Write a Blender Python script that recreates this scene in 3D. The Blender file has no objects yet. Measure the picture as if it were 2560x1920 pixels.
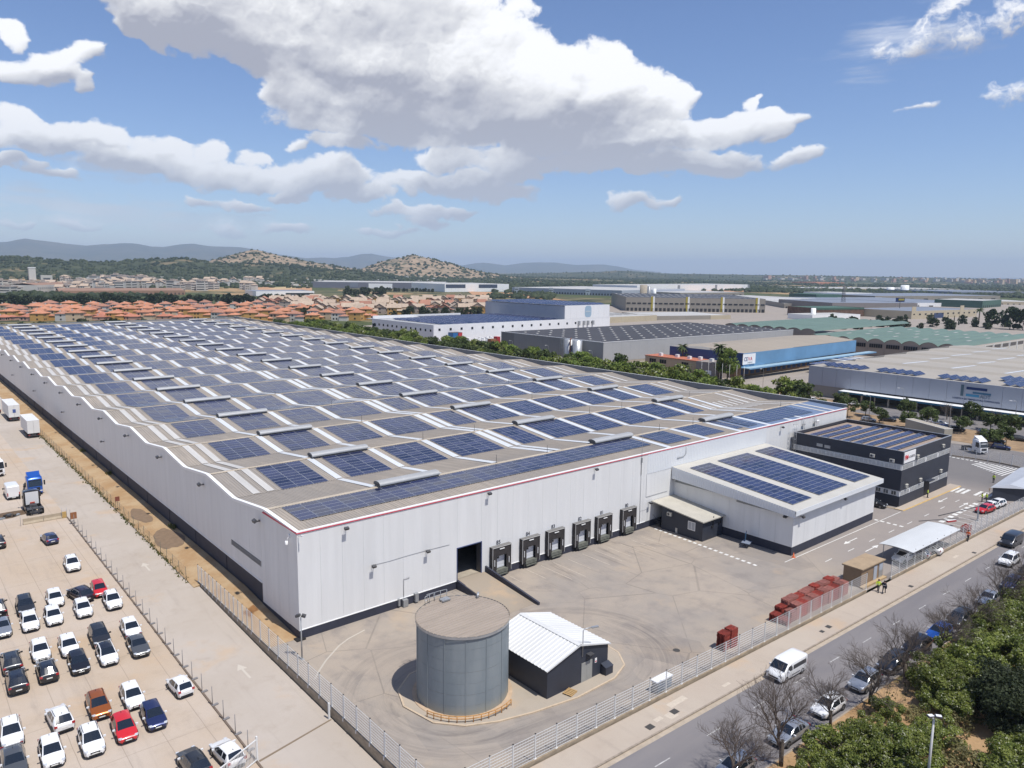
import bpy,math,random
import numpy as np
from mathutils import Vector,Matrix
R_ = random.Random(7)
scn = bpy.context.scene
COL = scn.collection
rad = math.radians
# ------------------------------------------------------------------ camera
CAM = Vector((-34.395,-76.908,42.0))
cam = bpy.data.objects.new('camera',bpy.data.cameras.new('camera'))
COL.objects.link(cam)
cam.data.sensor_width = 36.0
cam.data.lens = 26.457
cam.data.clip_start = 0.5
cam.data.clip_end = 90000.0
CF = Vector((0.643262,0.751119,-0.148439)); CR = Vector((0.760689,-0.648997,0.012452)); CU = Vector((0.086983,0.120926,0.988843))
cam.matrix_world = Matrix(((CR.x,CU.x,-CF.x,CAM.x),(CR.y,CU.y,-CF.y,CAM.y),(CR.z,CU.z,-CF.z,CAM.z),(0,0,0,1)))
scn.camera = cam
# ------------------------------------------------------------------ sun, sky, exposure
SUN_TO = Vector((0.07,-0.44,1.0)).normalized()
SUN_EL = math.asin(SUN_TO.z)
SUN_AZ = math.atan2(SUN_TO.x,SUN_TO.y)
sl = bpy.data.lights.new('sun','SUN')
sl.energy = 4.6
sl.angle = rad(0.53)
sl.color = (1.0,0.965,0.905)
so = bpy.data.objects.new('sun',sl)
COL.objects.link(so)
so.rotation_euler = SUN_TO.to_track_quat('Z','Y').to_euler()
SKY_STRENGTH = 0.105
scn.view_settings.view_transform = 'Standard'
scn.view_settings.look = 'None'
scn.view_settings.gamma = 1.0
scn.view_settings.use_curve_mapping = False
scn.view_settings.exposure = 0.10
scn.cycles.use_denoising = True
scn.cycles.max_bounces = 6
scn.cycles.diffuse_bounces = 3
scn.cycles.glossy_bounces = 3
scn.cycles.transmission_bounces = 3
scn.cycles.transparent_max_bounces = 8
scn.cycles.volume_bounces = 0
scn.cycles.caustics_reflective = False
scn.cycles.caustics_refractive = False
# ------------------------------------------------------------------ clouds (computed, in degrees of azimuth / elevation)
CLOUDS = [(-32.53,13.56,0.95,0.76,0,1),(-32.8,11.48,1.31,0.57,0,1),(-30.35,12.07,1.76,0.93,-15,1),(-29.03,12.98,1.16,0.57,-30,0.9),(-28.62,11.42,0.78,0.39,-40,0.8),(-32.89,8.71,1.08,0.72,0,1),(-32.13,7.71,2.94,0.76,0,1),(-29.37,7.76,2.98,0.8,0,1.1),(-27.91,8.24,1.86,0.93,0,1.1),(-32.84,6.21,1.15,0.31,0,0.8),(-31.03,5.75,1.01,0.23,0,0.5),(-26.92,6.88,2.04,0.57,0,1),(-24.12,7.53,1.71,0.64,0,0.9),(-21.06,7.81,1.19,0.62,0,1),(-22.56,7.04,1.9,0.51,0,0.8),(-24.88,6.44,1.69,0.45,0,0.9),(-18.36,7.36,0.92,0.49,0,0.8),(-20.24,6.1,3.48,0.72,0,1),(-15.9,6.23,1.75,0.98,0,1),(-13.0,6.83,2.68,1.1,0,1.1),(-16.26,5.03,1.19,0.32,0,0.8),(-12.38,5.36,1.15,0.56,0,0.8),(-10.23,5.63,1.33,0.7,0,1),(-12.47,8.95,2.11,0.64,0,1),(-15.52,8.41,0.71,0.35,0,0.7),(-7.21,6.37,2.7,0.7,0,1),(-4.83,7.97,2.37,0.71,0,1),(-2.79,6.39,3.08,0.88,0,1),(-0.58,7.89,2.05,0.93,0,1),(-0.73,5.76,1.72,0.58,0,0.9),(-6.54,4.24,3.23,0.54,0,0.9),(-6.71,3.41,1.19,0.31,0,0.5),(-9.26,2.72,1.69,0.22,0,0.5),(-22.1,4.31,0.74,0.27,0,0.4),(-19.56,4.1,1.38,0.28,0,0.4),(-16.17,2.77,1.44,0.32,0,0.6),(-20.38,2.57,0.91,0.38,0,0.6),(-29.71,2.51,1.05,0.21,0,0.5),(-33.11,2.37,0.61,0.18,0,0.5),(-23.93,16.23,3.89,1.62,20,1.2),(-19.67,16.06,5.91,1.86,15,1.3),(-13.59,15.78,7.57,2.74,15,1.4),(-7.97,14.67,7.39,3.02,10,1.5),(-15.42,12.02,2.67,1.54,0,1.2),(-9.65,11.59,5.91,1.93,5,1.3),(-13.25,10.26,3.54,0.71,0,1),(-6.35,10.08,5.53,1.24,5,1.1),(-3.0,13.65,5.53,4.72,0,1.5),(-6.31,17.49,4.92,1.88,0,1.2),(-25.36,15.12,1.91,0.93,25,0.9),(-17.07,13.5,3.53,1.27,25,1.2),(-24.86,14.25,0.96,0.34,20,0.6),(-2.52,16.9,1.33,1.75,0,1),(-20.99,18.7,8.06,2.2,0,1.4),(-8.74,19.58,8.06,2.13,0,1.4),(-17.95,21.74,8.89,2.22,0,1.2),(0.73,13.7,5.54,2.61,10,1.5),(5.57,13.85,3.32,2.02,0,1.3),(9.08,12.73,3.11,1.52,0,1.2),(11.22,12.23,1.46,1.03,0,1),(4.81,11.41,7.21,1.73,0,1.4),(10.18,9.79,6.57,1.05,0,1.2),(15.17,9.97,3.63,0.78,-5,1.1),(18.23,10.53,1.98,0.51,-5,1),(4.86,9.53,6.74,1.16,0,1.1),(7.93,7.92,6.69,0.75,0,1),(14.01,7.75,3.37,0.83,0,1.1),(0.65,7.58,1.79,1.05,0,1),(20.2,8.11,1.65,0.53,-15,0.9),(18.29,9.55,0.61,0.33,-20,0.5),(17.13,11.47,0.43,0.42,30,0.6),(8.87,5.18,1.51,0.47,0,0.55),(11.44,5.21,0.74,0.23,0,0.4),(26.64,14.13,0.86,0.39,-20,0.2),(25.29,14.27,0.38,0.34,0,0.1),(29.35,14.67,0.82,0.59,0,0.16),(28.63,16.35,0.76,0.27,-20,0.15),(32.02,15.19,0.83,0.7,0,0.25),(32.2,11.03,0.96,0.43,-15,0.2),(27.32,10.78,0.66,0.17,-10,0.2),(0.25,5.69,1.03,0.41,0,0.6),(0.24,18.29,0.91,0.44,0,0.4),(27.52,15.21,0.59,0.23,0,0.15),(-29.36,3.96,7.35,0.79,4,0.34),(-23.19,3.03,8.78,0.73,0,0.3),(-30.73,2.73,4.48,0.64,0,0.3),(-27.23,6.13,4.75,0.68,5,0.3),(27.98,15.09,3.88,1.38,-15,0.05)]
UNDERSIDES = [(-12.06,13.27,6.76,0.78,8,0.8),(-8.0,12.27,5.46,1.21,6,1),(-15.49,14.85,2.64,0.68,-6,0.7),(-9.58,16.33,4.54,1.09,0,0.55),(-12.59,11.06,3.39,0.48,0,0.6),(-6.35,10.24,5.03,0.74,5,0.7),(-1.62,9.96,2.88,1.0,0,0.9),(-20.29,15.18,3.23,0.64,15,0.5),(-24.82,15.05,2.2,0.54,20,0.4),(-19.03,13.62,3.0,0.59,22,0.6),(-2.15,12.6,3.36,0.99,0,0.5),(-28.09,7.51,2.0,0.33,0,0.4),(-32.29,7.15,2.08,0.27,0,0.4),(-26.4,6.48,1.93,0.3,0,0.4),(-30.01,11.59,1.14,0.37,-15,0.4),(-6.64,17.89,4.09,0.78,0,0.4),(-13.02,6.11,1.96,0.41,0,0.3),(-4.66,6.02,3.41,0.34,0,0.3),(3.31,10.56,6.08,1.24,-6,1),(5.31,11.57,3.18,0.74,-8,0.6),(0.8,9.35,2.55,0.75,0,0.8),(8.23,8.87,4.0,0.53,-4,0.6),(13.12,9.57,2.57,0.4,-8,0.35),(9.13,11.52,1.97,0.64,0,0.3),(14.04,7.2,2.73,0.32,0,0.3),(5.4,8.09,3.38,0.42,0,0.35)]
N_THIN = 5
YAW = 40.577
def _lattice(seed,n=256,_LAT={}):
    if seed not in _LAT: _LAT[seed] = np.random.RandomState(seed).rand(n,n).astype(np.float32)
    return _LAT[seed]
def _vnoise(x,y,lat):
    n = lat.shape[0]
    xi = np.floor(x); yi = np.floor(y)
    fx = (x - xi).astype(np.float32); fy = (y - yi).astype(np.float32)
    xi = xi.astype(np.int32) % n; yi = yi.astype(np.int32) % n
    fx = fx * fx * fx * (fx * (fx * 6 - 15) + 10); fy = fy * fy * fy * (fy * (fy * 6 - 15) + 10)
    x1 = (xi + 1) % n; y1 = (yi + 1) % n
    return (lat[yi,xi] * (1 - fx) + lat[yi,x1] * fx) * (1 - fy) + (lat[y1,xi] * (1 - fx) + lat[y1,x1] * fx) * fy
def _fbm(x,y,seed,octs,gain=0.5,billow=False):
    out = 0; amp = 1.0; tot = 0
    for o in range(octs):
        v = _vnoise(x * (2.03 ** o) + 17.3 * o,y * (2.03 ** o) + 5.1 * o,_lattice(seed + o)) * 2 - 1
        if billow: v = 1 - 2.4 * np.abs(v)
        out = out + v * amp; tot += amp; amp *= gain
    return out / tot
def _puffs(x,y,seed):
    """round bumps: 1 at the middle of scattered cells, 0 between them"""
    xi = np.floor(x).astype(np.int32); yi = np.floor(y).astype(np.int32); best = np.full(x.shape,9.0,np.float32)
    lx,ly = _lattice(seed),_lattice(seed + 1)
    for i in (-1,0,1):
        for j in (-1,0,1):
            cx = xi + i; cy = yi + j; a = cx & 255; b = cy & 255
            d = (cx + lx[b,a] - x) ** 2 + (cy + ly[b,a] - y) ** 2
            best = np.minimum(best,d.astype(np.float32))
    return np.sqrt(np.clip(1 - best / .85,0,1))
def _sstep(a,b,x):
    t = np.clip((x - a) / (b - a),0,1); return t * t * (3 - 2 * t)
def _blur(a,k):
    for ax in (0,1):
        if k < 1: continue
        for _ in range(2):
            p = np.pad(a,[(k,k) if i == ax else (0,0) for i in (0,1)],mode='edge')
            cs = np.cumsum(p,axis=ax,dtype=np.float64)
            n = a.shape[ax]
            hi = np.take(cs,range(2 * k,2 * k + n),axis=ax)
            lo = np.concatenate([np.zeros_like(np.take(cs,[0],axis=ax)),np.take(cs,range(0,n - 1),axis=ax)],axis=ax)
            a = ((hi - lo) / (2 * k + 1)).astype(np.float32)
    return a
def cloud_layer(a0,a1,e0,e1,W,H,shaped):
    """RGBA array: cloud colour and cover for azimuths a0..a1, elevations e0..e1 (row 0 = lowest)."""
    A,E = np.meshgrid(np.linspace(a0,a1,W,dtype=np.float32),np.linspace(e0,e1,H,dtype=np.float32))
    px = (e1 - e0) / H
    vs = 1.25
    wx = _fbm(A * .55,E * .8,11,4) ; wy = _fbm(A * .55 + 40,E * .8,23,4)
    if shaped:
        Aw = A + 1.0 * wx; Ew = E + .55 * wy
        D = np.full(A.shape,-1.0,np.float32); T = np.full(A.shape,-1.0,np.float32)
        for i,(ca,ce,ra,re,rt,s) in enumerate(CLOUDS):
            c,sn = math.cos(math.radians(rt)),math.sin(math.radians(rt))
            x0 = np.searchsorted(A[0],ca - 1.7 * max(ra,re) - 2); x1 = np.searchsorted(A[0],ca + 1.7 * max(ra,re) + 2)
            y0 = np.searchsorted(E[:,0],ce - 1.7 * max(ra,re) - 2); y1 = np.searchsorted(E[:,0],ce + 1.7 * max(ra,re) + 2)
            if x1 <= x0 or y1 <= y0: continue
            dx = Aw[y0:y1,x0:x1] - ca; dy = -(Ew[y0:y1,x0:x1] - ce)
            q = ((dx * c + dy * sn) / ra) ** 2 + ((-dx * sn + dy * c) / re) ** 2
            if i < len(CLOUDS) - N_THIN:
                v = s * (1 - q) if re > .9 else s * .8 * (1 - q) - (.3 if s < .3 else 0)
                v = np.where(v > 0,v,v * min(1.0,.55 + re * .25))
                cur = D[y0:y1,x0:x1]
                h = np.clip(.5 + .5 * (v - cur) / .35,0,1)
                D[y0:y1,x0:x1] = cur * (1 - h) + v * h + .35 * h * (1 - h)
            else:
                T[y0:y1,x0:x1] = np.maximum(T[y0:y1,x0:x1],s * (1 - q))
    else:
        r = 1 / np.maximum(np.tan(np.radians(np.maximum(E,2.5))),.03)
        X = np.cos(np.radians(A)) * r; Y = np.sin(np.radians(A)) * r
        D = 2.2 * (_fbm(X * .9,Y * .9,301,4) - .12); T = np.full(A.shape,-1.0,np.float32)
    bil = _fbm(A * .62 * vs + wx,E * .85 * vs + wy,51,8,.60,True)
    f1 = _fbm(A * .7 * vs,E * 1.0 * vs,77,8,.62)
    big = _fbm(A * .20 + 2.5 * wx,E * .34 + 1.8 * wy,141,3,.5,True)
    pf = np.zeros(A.shape,np.float32); k = D > -.75
    if shaped:
        ax = (A * vs + .5 * wx)[k]; ey = (E * 1.2 * vs + .4 * wy)[k]; sm = 0; am = 1.0
        for o in range(6):
            sm = sm + am * (_puffs(ax * (.34 * 1.9 ** o) + 3.1 * o,ey * (.34 * 1.9 ** o),500 + 7 * o) - .42); am *= .72
        pf[k] = sm / 1.6
    Dn = D + .22 * bil + .26 * f1 + .42 * pf + .02
    cov = _sstep(-.04,.38,Dn)
    Hh = np.sqrt(np.clip(np.minimum(Dn,.9 + .25 * D) + .2 * pf - .35 * (1 - big) * _sstep(.25,1.0,D),0,None) + .002)
    def up(arr,deg):
        k = max(1,int(round(deg / px)))
        out = np.zeros_like(arr); out[:-k] = arr[k:]; return out
    def dn(arr,deg):
        k = max(1,int(round(deg / px)))
        out = np.zeros_like(arr); out[k:] = arr[:-k]; return out
    rel = np.zeros_like(Hh)
    for dg,w in ((.07,.26),(.15,.30),(.35,.34),(.8,.34),(1.6,.34),(3.2,.22)):
        B = _blur(Hh + .55 * pf * (Dn > 0),int(dg * .5 / px))
        r1 = dn(B,dg) - up(B,dg); k = max(1,int(dg * .6 / px)); r1 = r1 + .5 * (np.roll(B,-k,1) - np.roll(B,k,1))
        rel += w * r1
    above = np.zeros_like(Hh)
    for dg in (.8,1.6,2.6,3.8,5.2): above += up(_blur(np.clip(Dn,0,1.3),int(.5 / px)),dg) / 5
    below = np.zeros_like(Hh)
    for dg in (.8,1.6,2.6,4.0): below += dn(_blur(np.clip(Dn,0,1.3),int(.5 / px)),dg) / 4
    Db = _blur(np.clip(Dn,0,1.4),int(.45 / px))
    grey = .45 * _sstep(.05,1.1,.80 * above - .40 * below + .10 * f1 + .30 * wx - .16 * big)
    if shaped:
        Ag = A + 1.3 * wx + .35 * bil; Eg = E + .8 * wy + .22 * f1
        for ca,ce,ra,re,rt,s in UNDERSIDES:
            c,sn = math.cos(math.radians(rt)),math.sin(math.radians(rt))
            dx = Ag - ca; dy = -(Eg - ce)
            q = ((dx * c + dy * sn) / ra) ** 2 + ((-dx * sn + dy * c) / re) ** 2
            grey = grey + s * np.exp(-1.3 * q) * (1 + .25 * f1)
    grey = (1 - np.exp(-1.15 * np.clip(grey,0,None))) * _sstep(.15,.8,Db) * 1.15
    lum = .90 + .50 * rel + .10 * pf - .60 * grey + .04 * f1 - .05 * (1 - _sstep(0,.5,Dn))
    lum = np.clip(lum,.40,1.08)
    g = np.clip((lum - .42) / .5,0,1)[...,None]
    col = np.array([.44,.46,.55],np.float32) * (1 - g) + np.array([.93,.94,.97],np.float32) * g
    col *= (np.clip(lum,.9,1.08) / .95)[...,None]
    thin = _sstep(-.2,.9,T * 2.2 + .75 * _fbm(A * .25,E * 1.9,91,6,.55) - .05) * .6 * (T > -.9)
    cov = cov * (.80 + .2 * _sstep(.1,.6,Dn))
    a = 1 - (1 - cov) * (1 - thin)
    hz = _sstep(2,14,E)[...,None]                             # far clouds take on the colour of the air
    col = col * (.45 + .55 * hz) + np.array([.56,.63,.75],np.float32) * (.55 * (1 - hz))
    a = a * _sstep(.6,3.5,E)
    return np.dstack([col,a]).astype(np.float32)
def cloud_image(name,*args):
    px = cloud_layer(*args)
    im = bpy.data.images.new(name,px.shape[1],px.shape[0],alpha=True,float_buffer=True,is_data=True)
    im.pixels.foreach_set(px.ravel())
    im.update(); im.pack()
    return im
# ------------------------------------------------------------------ world
def make_world():
    w = bpy.data.worlds.new('World'); scn.world = w; w.use_nodes = True
    nt = w.node_tree; N = nt.nodes; L = nt.links; N.clear()
    def n(t,**k):
        o = N.new(t)
        for a,b in k.items(): setattr(o,a,b)
        return o
    def M(op,a,b=None,c=None):
        o = n('ShaderNodeMath',operation=op)
        for i,x in enumerate((a,b,c)):
            if x is None: continue
            if isinstance(x,(int,float)): o.inputs[i].default_value = x
            else: L.new(x,o.inputs[i])
        return o.outputs[0]
    out = n('ShaderNodeOutputWorld'); bg = n('ShaderNodeBackground')
    sky = n('ShaderNodeTexSky',sky_type='NISHITA',sun_disc=False)
    sky.sun_elevation = SUN_EL; sky.sun_rotation = SUN_AZ
    sky.altitude = 60; sky.air_density = 1.0; sky.dust_density = 0.25; sky.ozone_density = 3.5
    tc = n('ShaderNodeTexCoord'); sx = n('ShaderNodeSeparateXYZ'); L.new(tc.outputs['Generated'],sx.inputs[0])
    X,Y,Z = sx.outputs
    y = math.radians(YAW); s,c = math.sin(y),math.cos(y)
    f = M('ADD',M('MULTIPLY',X,s),M('MULTIPLY',Y,c)); r = M('SUBTRACT',M('MULTIPLY',X,c),M('MULTIPLY',Y,s))
    az = M('MULTIPLY',M('ARCTAN2',r,f),180 / math.pi)
    el = M('MULTIPLY',M('ARCSINE',Z),180 / math.pi)
    def layer(name,a0,a1,e0,e1,W,H,shaped):
        im = cloud_image(name,a0,a1,e0,e1,W,H,shaped)
        t = n('ShaderNodeTexImage',image=im,interpolation='Linear',extension='CLIP')
        v = n('ShaderNodeCombineXYZ')
        L.new(M('DIVIDE',M('SUBTRACT',az,a0),a1 - a0),v.inputs[0])
        L.new(M('DIVIDE',M('SUBTRACT',el,e0),e1 - e0),v.inputs[1])
        L.new(v.outputs[0],t.inputs[0])
        return t
    hi = layer('cloud bank',-46.0,46.0,0.0,35.0,2760,1050,True)
    lo = layer('scattered clouds',-180.0,180.0,0.0,89.0,1440,356,False)
    edge = n('ShaderNodeMapRange',interpolation_type='SMOOTHSTEP')
    edge.inputs[1].default_value = 40; edge.inputs[2].default_value = 45.5; L.new(M('ABSOLUTE',az),edge.inputs[0])
    edge2 = n('ShaderNodeMapRange',interpolation_type='SMOOTHSTEP')
    edge2.inputs[1].default_value = 28; edge2.inputs[2].default_value = 34; L.new(el,edge2.inputs[0])
    k = M('MAXIMUM',edge.outputs[0],edge2.outputs[0])
    mc = n('ShaderNodeMix',data_type='RGBA'); L.new(k,mc.inputs[0]); L.new(hi.outputs[0],mc.inputs[6]); L.new(lo.outputs[0],mc.inputs[7])
    ma = n('ShaderNodeMix',data_type='FLOAT'); L.new(k,ma.inputs[0]); L.new(hi.outputs[1],ma.inputs[2]); L.new(lo.outputs[1],ma.inputs[3])
    sc = n('ShaderNodeMix',data_type='RGBA',blend_type='MULTIPLY'); sc.inputs[0].default_value = 1
    L.new(mc.outputs[2],sc.inputs[6]); g = CLOUD_GAIN / SKY_STRENGTH; sc.inputs[7].default_value = (g,g,g,1)
    tn = n('ShaderNodeMix',data_type='RGBA',blend_type='MULTIPLY'); tn.inputs[0].default_value = 1; L.new(sky.outputs[0],tn.inputs[6]); tn.inputs[7].default_value = SKY_TINT
    mx = n('ShaderNodeMix',data_type='RGBA'); L.new(ma.outputs[0],mx.inputs[0]); L.new(tn.outputs[2],mx.inputs[6]); L.new(sc.outputs[2],mx.inputs[7])
    bg.inputs[1].default_value = SKY_STRENGTH
    L.new(mx.outputs[2],bg.inputs[0]); L.new(bg.outputs[0],out.inputs[0])
CLOUD_GAIN = 0.94; HAZE = 6.5e-5; SKY_TINT = (.96,.98,1.14,1)
make_world()
# ------------------------------------------------------------------ mesh helpers
class MB:
    """collects faces in world (or a thing's own) coordinates and links them as ONE mesh object"""
    def __init__(s): s.v = []; s.f = []; s.m = []; s.sm = []
    def face(s,pts,mi=0,sm=False):
        b = len(s.v); s.v.extend([tuple(p) for p in pts]); s.f.append(tuple(range(b,b + len(pts)))); s.m.append(mi); s.sm.append(sm)
    def grid(s,rows,mi=0,sm=True,mat=None):
        b = len(s.v); n = len(rows[0])
        for r in rows: s.v.extend([tuple(p) for p in r])
        for i in range(len(rows) - 1):
            for j in range(n - 1):
                a = b + i * n + j
                s.f.append((a,a + 1,a + n + 1,a + n)); s.m.append(mi if mat is None else mat(i,j)); s.sm.append(sm)
    def box(s,x0,x1,y0,y1,z0,z1,mi=0,skip=''):
        p = [(x0,y0,z0),(x1,y0,z0),(x1,y1,z0),(x0,y1,z0),(x0,y0,z1),(x1,y0,z1),(x1,y1,z1),(x0,y1,z1)]
        b = len(s.v); s.v.extend(p)
        for k,q in (('b',(3,2,1,0)),('t',(4,5,6,7)),('f',(0,1,5,4)),('r',(1,2,6,5)),('k',(2,3,7,6)),('l',(3,0,4,7))):
            if k in skip: continue
            s.f.append(tuple(b + i for i in q)); s.m.append(mi); s.sm.append(False)
    def obox(s,c,ux,uy,uz,mi=0):
        """oriented box: centre and three half-axis vectors"""
        c,ux,uy,uz = map(Vector,(c,ux,uy,uz)); b = len(s.v)
        for k in ((-1,-1,-1),(1,-1,-1),(1,1,-1),(-1,1,-1),(-1,-1,1),(1,-1,1),(1,1,1),(-1,1,1)):
            s.v.append(tuple(c + ux * k[0] + uy * k[1] + uz * k[2]))
        for q in ((3,2,1,0),(4,5,6,7),(0,1,5,4),(1,2,6,5),(2,3,7,6),(3,0,4,7)):
            s.f.append(tuple(b + i for i in q)); s.m.append(mi); s.sm.append(False)
    def tube(s,pts,r,n=6,mi=0,cap=True,sm=True):
        pts = [Vector(p) for p in pts]; rs = r if isinstance(r,(list,tuple)) else [r] * len(pts)
        b = len(s.v); prev = None
        for i,p in enumerate(pts):
            t = (pts[min(i + 1,len(pts) - 1)] - pts[max(i - 1,0)])
            t = t.normalized() if t.length > 1e-9 else Vector((0,0,1))
            a = Vector((0,0,1)) if abs(t.z) < .9 else Vector((1,0,0))
            if prev is not None and (prev - t * prev.dot(t)).length > 1e-4: x = (prev - t * prev.dot(t)).normalized()
            else: x = t.cross(a).normalized()
            prev = x; y = t.cross(x)
            for k in range(n):
                q = 2 * math.pi * k / n
                s.v.append(tuple(p + (x * math.cos(q) + y * math.sin(q)) * rs[i]))
        for i in range(len(pts) - 1):
            for k in range(n):
                s.f.append((b + i * n + k,b + i * n + (k + 1) % n,b + (i + 1) * n + (k + 1) % n,b + (i + 1) * n + k)); s.m.append(mi); s.sm.append(sm)
        if cap:
            e = b + (len(pts) - 1) * n
            s.f.append(tuple(b + k for k in reversed(range(n)))); s.m.append(mi); s.sm.append(False)
            s.f.append(tuple(e + k for k in range(n))); s.m.append(mi); s.sm.append(False)
    def cyl(s,x,y,z0,z1,r,n=24,mi=0,r1=None,top=True,mt=None):
        r1 = r if r1 is None else r1; b = len(s.v)
        for z,q in ((z0,r),(z1,r1)):
            for k in range(n): s.v.append((x + q * math.cos(2 * math.pi * k / n),y + q * math.sin(2 * math.pi * k / n),z))
        for k in range(n): s.f.append((b + k,b + (k + 1) % n,b + n + (k + 1) % n,b + n + k)); s.m.append(mi); s.sm.append(True)
        if top: s.f.append(tuple(b + n + k for k in range(n))); s.m.append(mi if mt is None else mt); s.sm.append(False)
    def prism(s,poly,z0,z1,mi=0,mt=None):
        """vertical prism over an xy polygon given anticlockwise"""
        n = len(poly); b = len(s.v)
        for z in (z0,z1): s.v.extend([(p[0],p[1],z) for p in poly])
        for k in range(n): s.f.append((b + k,b + (k + 1) % n,b + n + (k + 1) % n,b + n + k)); s.m.append(mi); s.sm.append(False)
        s.f.append(tuple(b + n + k for k in range(n))); s.m.append(mi if mt is None else mt); s.sm.append(False)
    def mesh(s,name,off=(0,0,0)):
        me = bpy.data.meshes.new(name)
        ox,oy,oz = off
        v = np.array(s.v,np.float32).reshape(-1,3) - np.array(off,np.float32)
        me.from_pydata(v.tolist() if len(v) < 20000 else v,[],s.f)
        if s.m: me.polygons.foreach_set('material_index',s.m); me.polygons.foreach_set('use_smooth',s.sm)
        me.update()
        return me
    def build(s,name,mats,parent=None,kind=None,local=False):
        off = (0,0,0)
        if parent is not None and not local:
            p = parent; off = Vector((0,0,0))
            while p is not None: off = off + p.location; p = p.parent
        me = s.mesh(name,off)
        for m in (mats if isinstance(mats,(list,tuple)) else [mats]): me.materials.append(m)
        o = bpy.data.objects.new(name,me); COL.objects.link(o)
        if parent is not None: o.parent = parent
        if kind: o['kind'] = kind
        return o
def tag(o,label,cat,group=None):
    o['label'] = label; o['category'] = cat
    if group: o['group'] = group
    return o
def thing(name,label,cat,loc=(0,0,0),rot=0.0,group=None):
    o = bpy.data.objects.new(name,None); COL.objects.link(o)
    o.empty_display_size = .3
    o.location = loc; o.rotation_euler = (0,0,rot)
    return tag(o,label,cat,group)
def solo(name,mb,mats,label,cat,loc=None,group=None):
    """a thing that is one mesh: origin moved to loc"""
    me = mb.mesh(name,loc or (0,0,0))
    for m in (mats if isinstance(mats,(list,tuple)) else [mats]): me.materials.append(m)
    o = bpy.data.objects.new(name,me); COL.objects.link(o); o.location = loc or (0,0,0)
    return tag(o,label,cat,group)
KIDS = {}
def dup(root,loc,rot=0.0,scale=None,label=None,group=None,paint=None):
    """a copy of a thing with copies of its parts and their sub-parts, meshes shared"""
    def cp(o,par):
        c = o.copy(); COL.objects.link(c)
        if par is not None: c.parent = par
        if paint is not None and c.type == 'MESH' and len(c.material_slots) and c.material_slots[0].link == 'OBJECT': c.material_slots[0].material = paint
        for ch in KIDS[o.name]: cp(ch,c)
        return c
    def reg(o):
        if o.name not in KIDS:
            KIDS[o.name] = list(o.children)
            for ch in KIDS[o.name]: reg(ch)
    reg(root)
    r = cp(root,None); r.location = loc; r.rotation_euler = (0,0,rot)
    if scale is not None: r.scale = scale if isinstance(scale,(tuple,list)) else (scale,) * 3
    if label: r['label'] = label
    if group: r['group'] = group
    elif 'group' in r and group == '': del r['group']
    return r
def lerp(a,b,t): return a + (b - a) * t
def text_mesh(name,body,size,m,parent,loc,rot,ext=.01,align='CENTER',world=True,bold=.0):
    cu = bpy.data.curves.new(name,'FONT'); cu.body = body; cu.size = size; cu.extrude = ext; cu.align_x = align; cu.offset = bold
    t = bpy.data.objects.new(name + '_tmp',cu); COL.objects.link(t)
    me = bpy.data.meshes.new_from_object(t.evaluated_get(bpy.context.evaluated_depsgraph_get()))
    bpy.data.objects.remove(t); bpy.data.curves.remove(cu)
    me.materials.clear(); me.materials.append(m); me.name = name
    o = bpy.data.objects.new(name,me); COL.objects.link(o); o.parent = parent
    off = Vector((0,0,0)); p = parent
    while world and p is not None: off += p.location; p = p.parent
    o.location = Vector(loc) - off; o.rotation_euler = rot
    return o
RX90 = (math.pi / 2,0,0)
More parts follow.
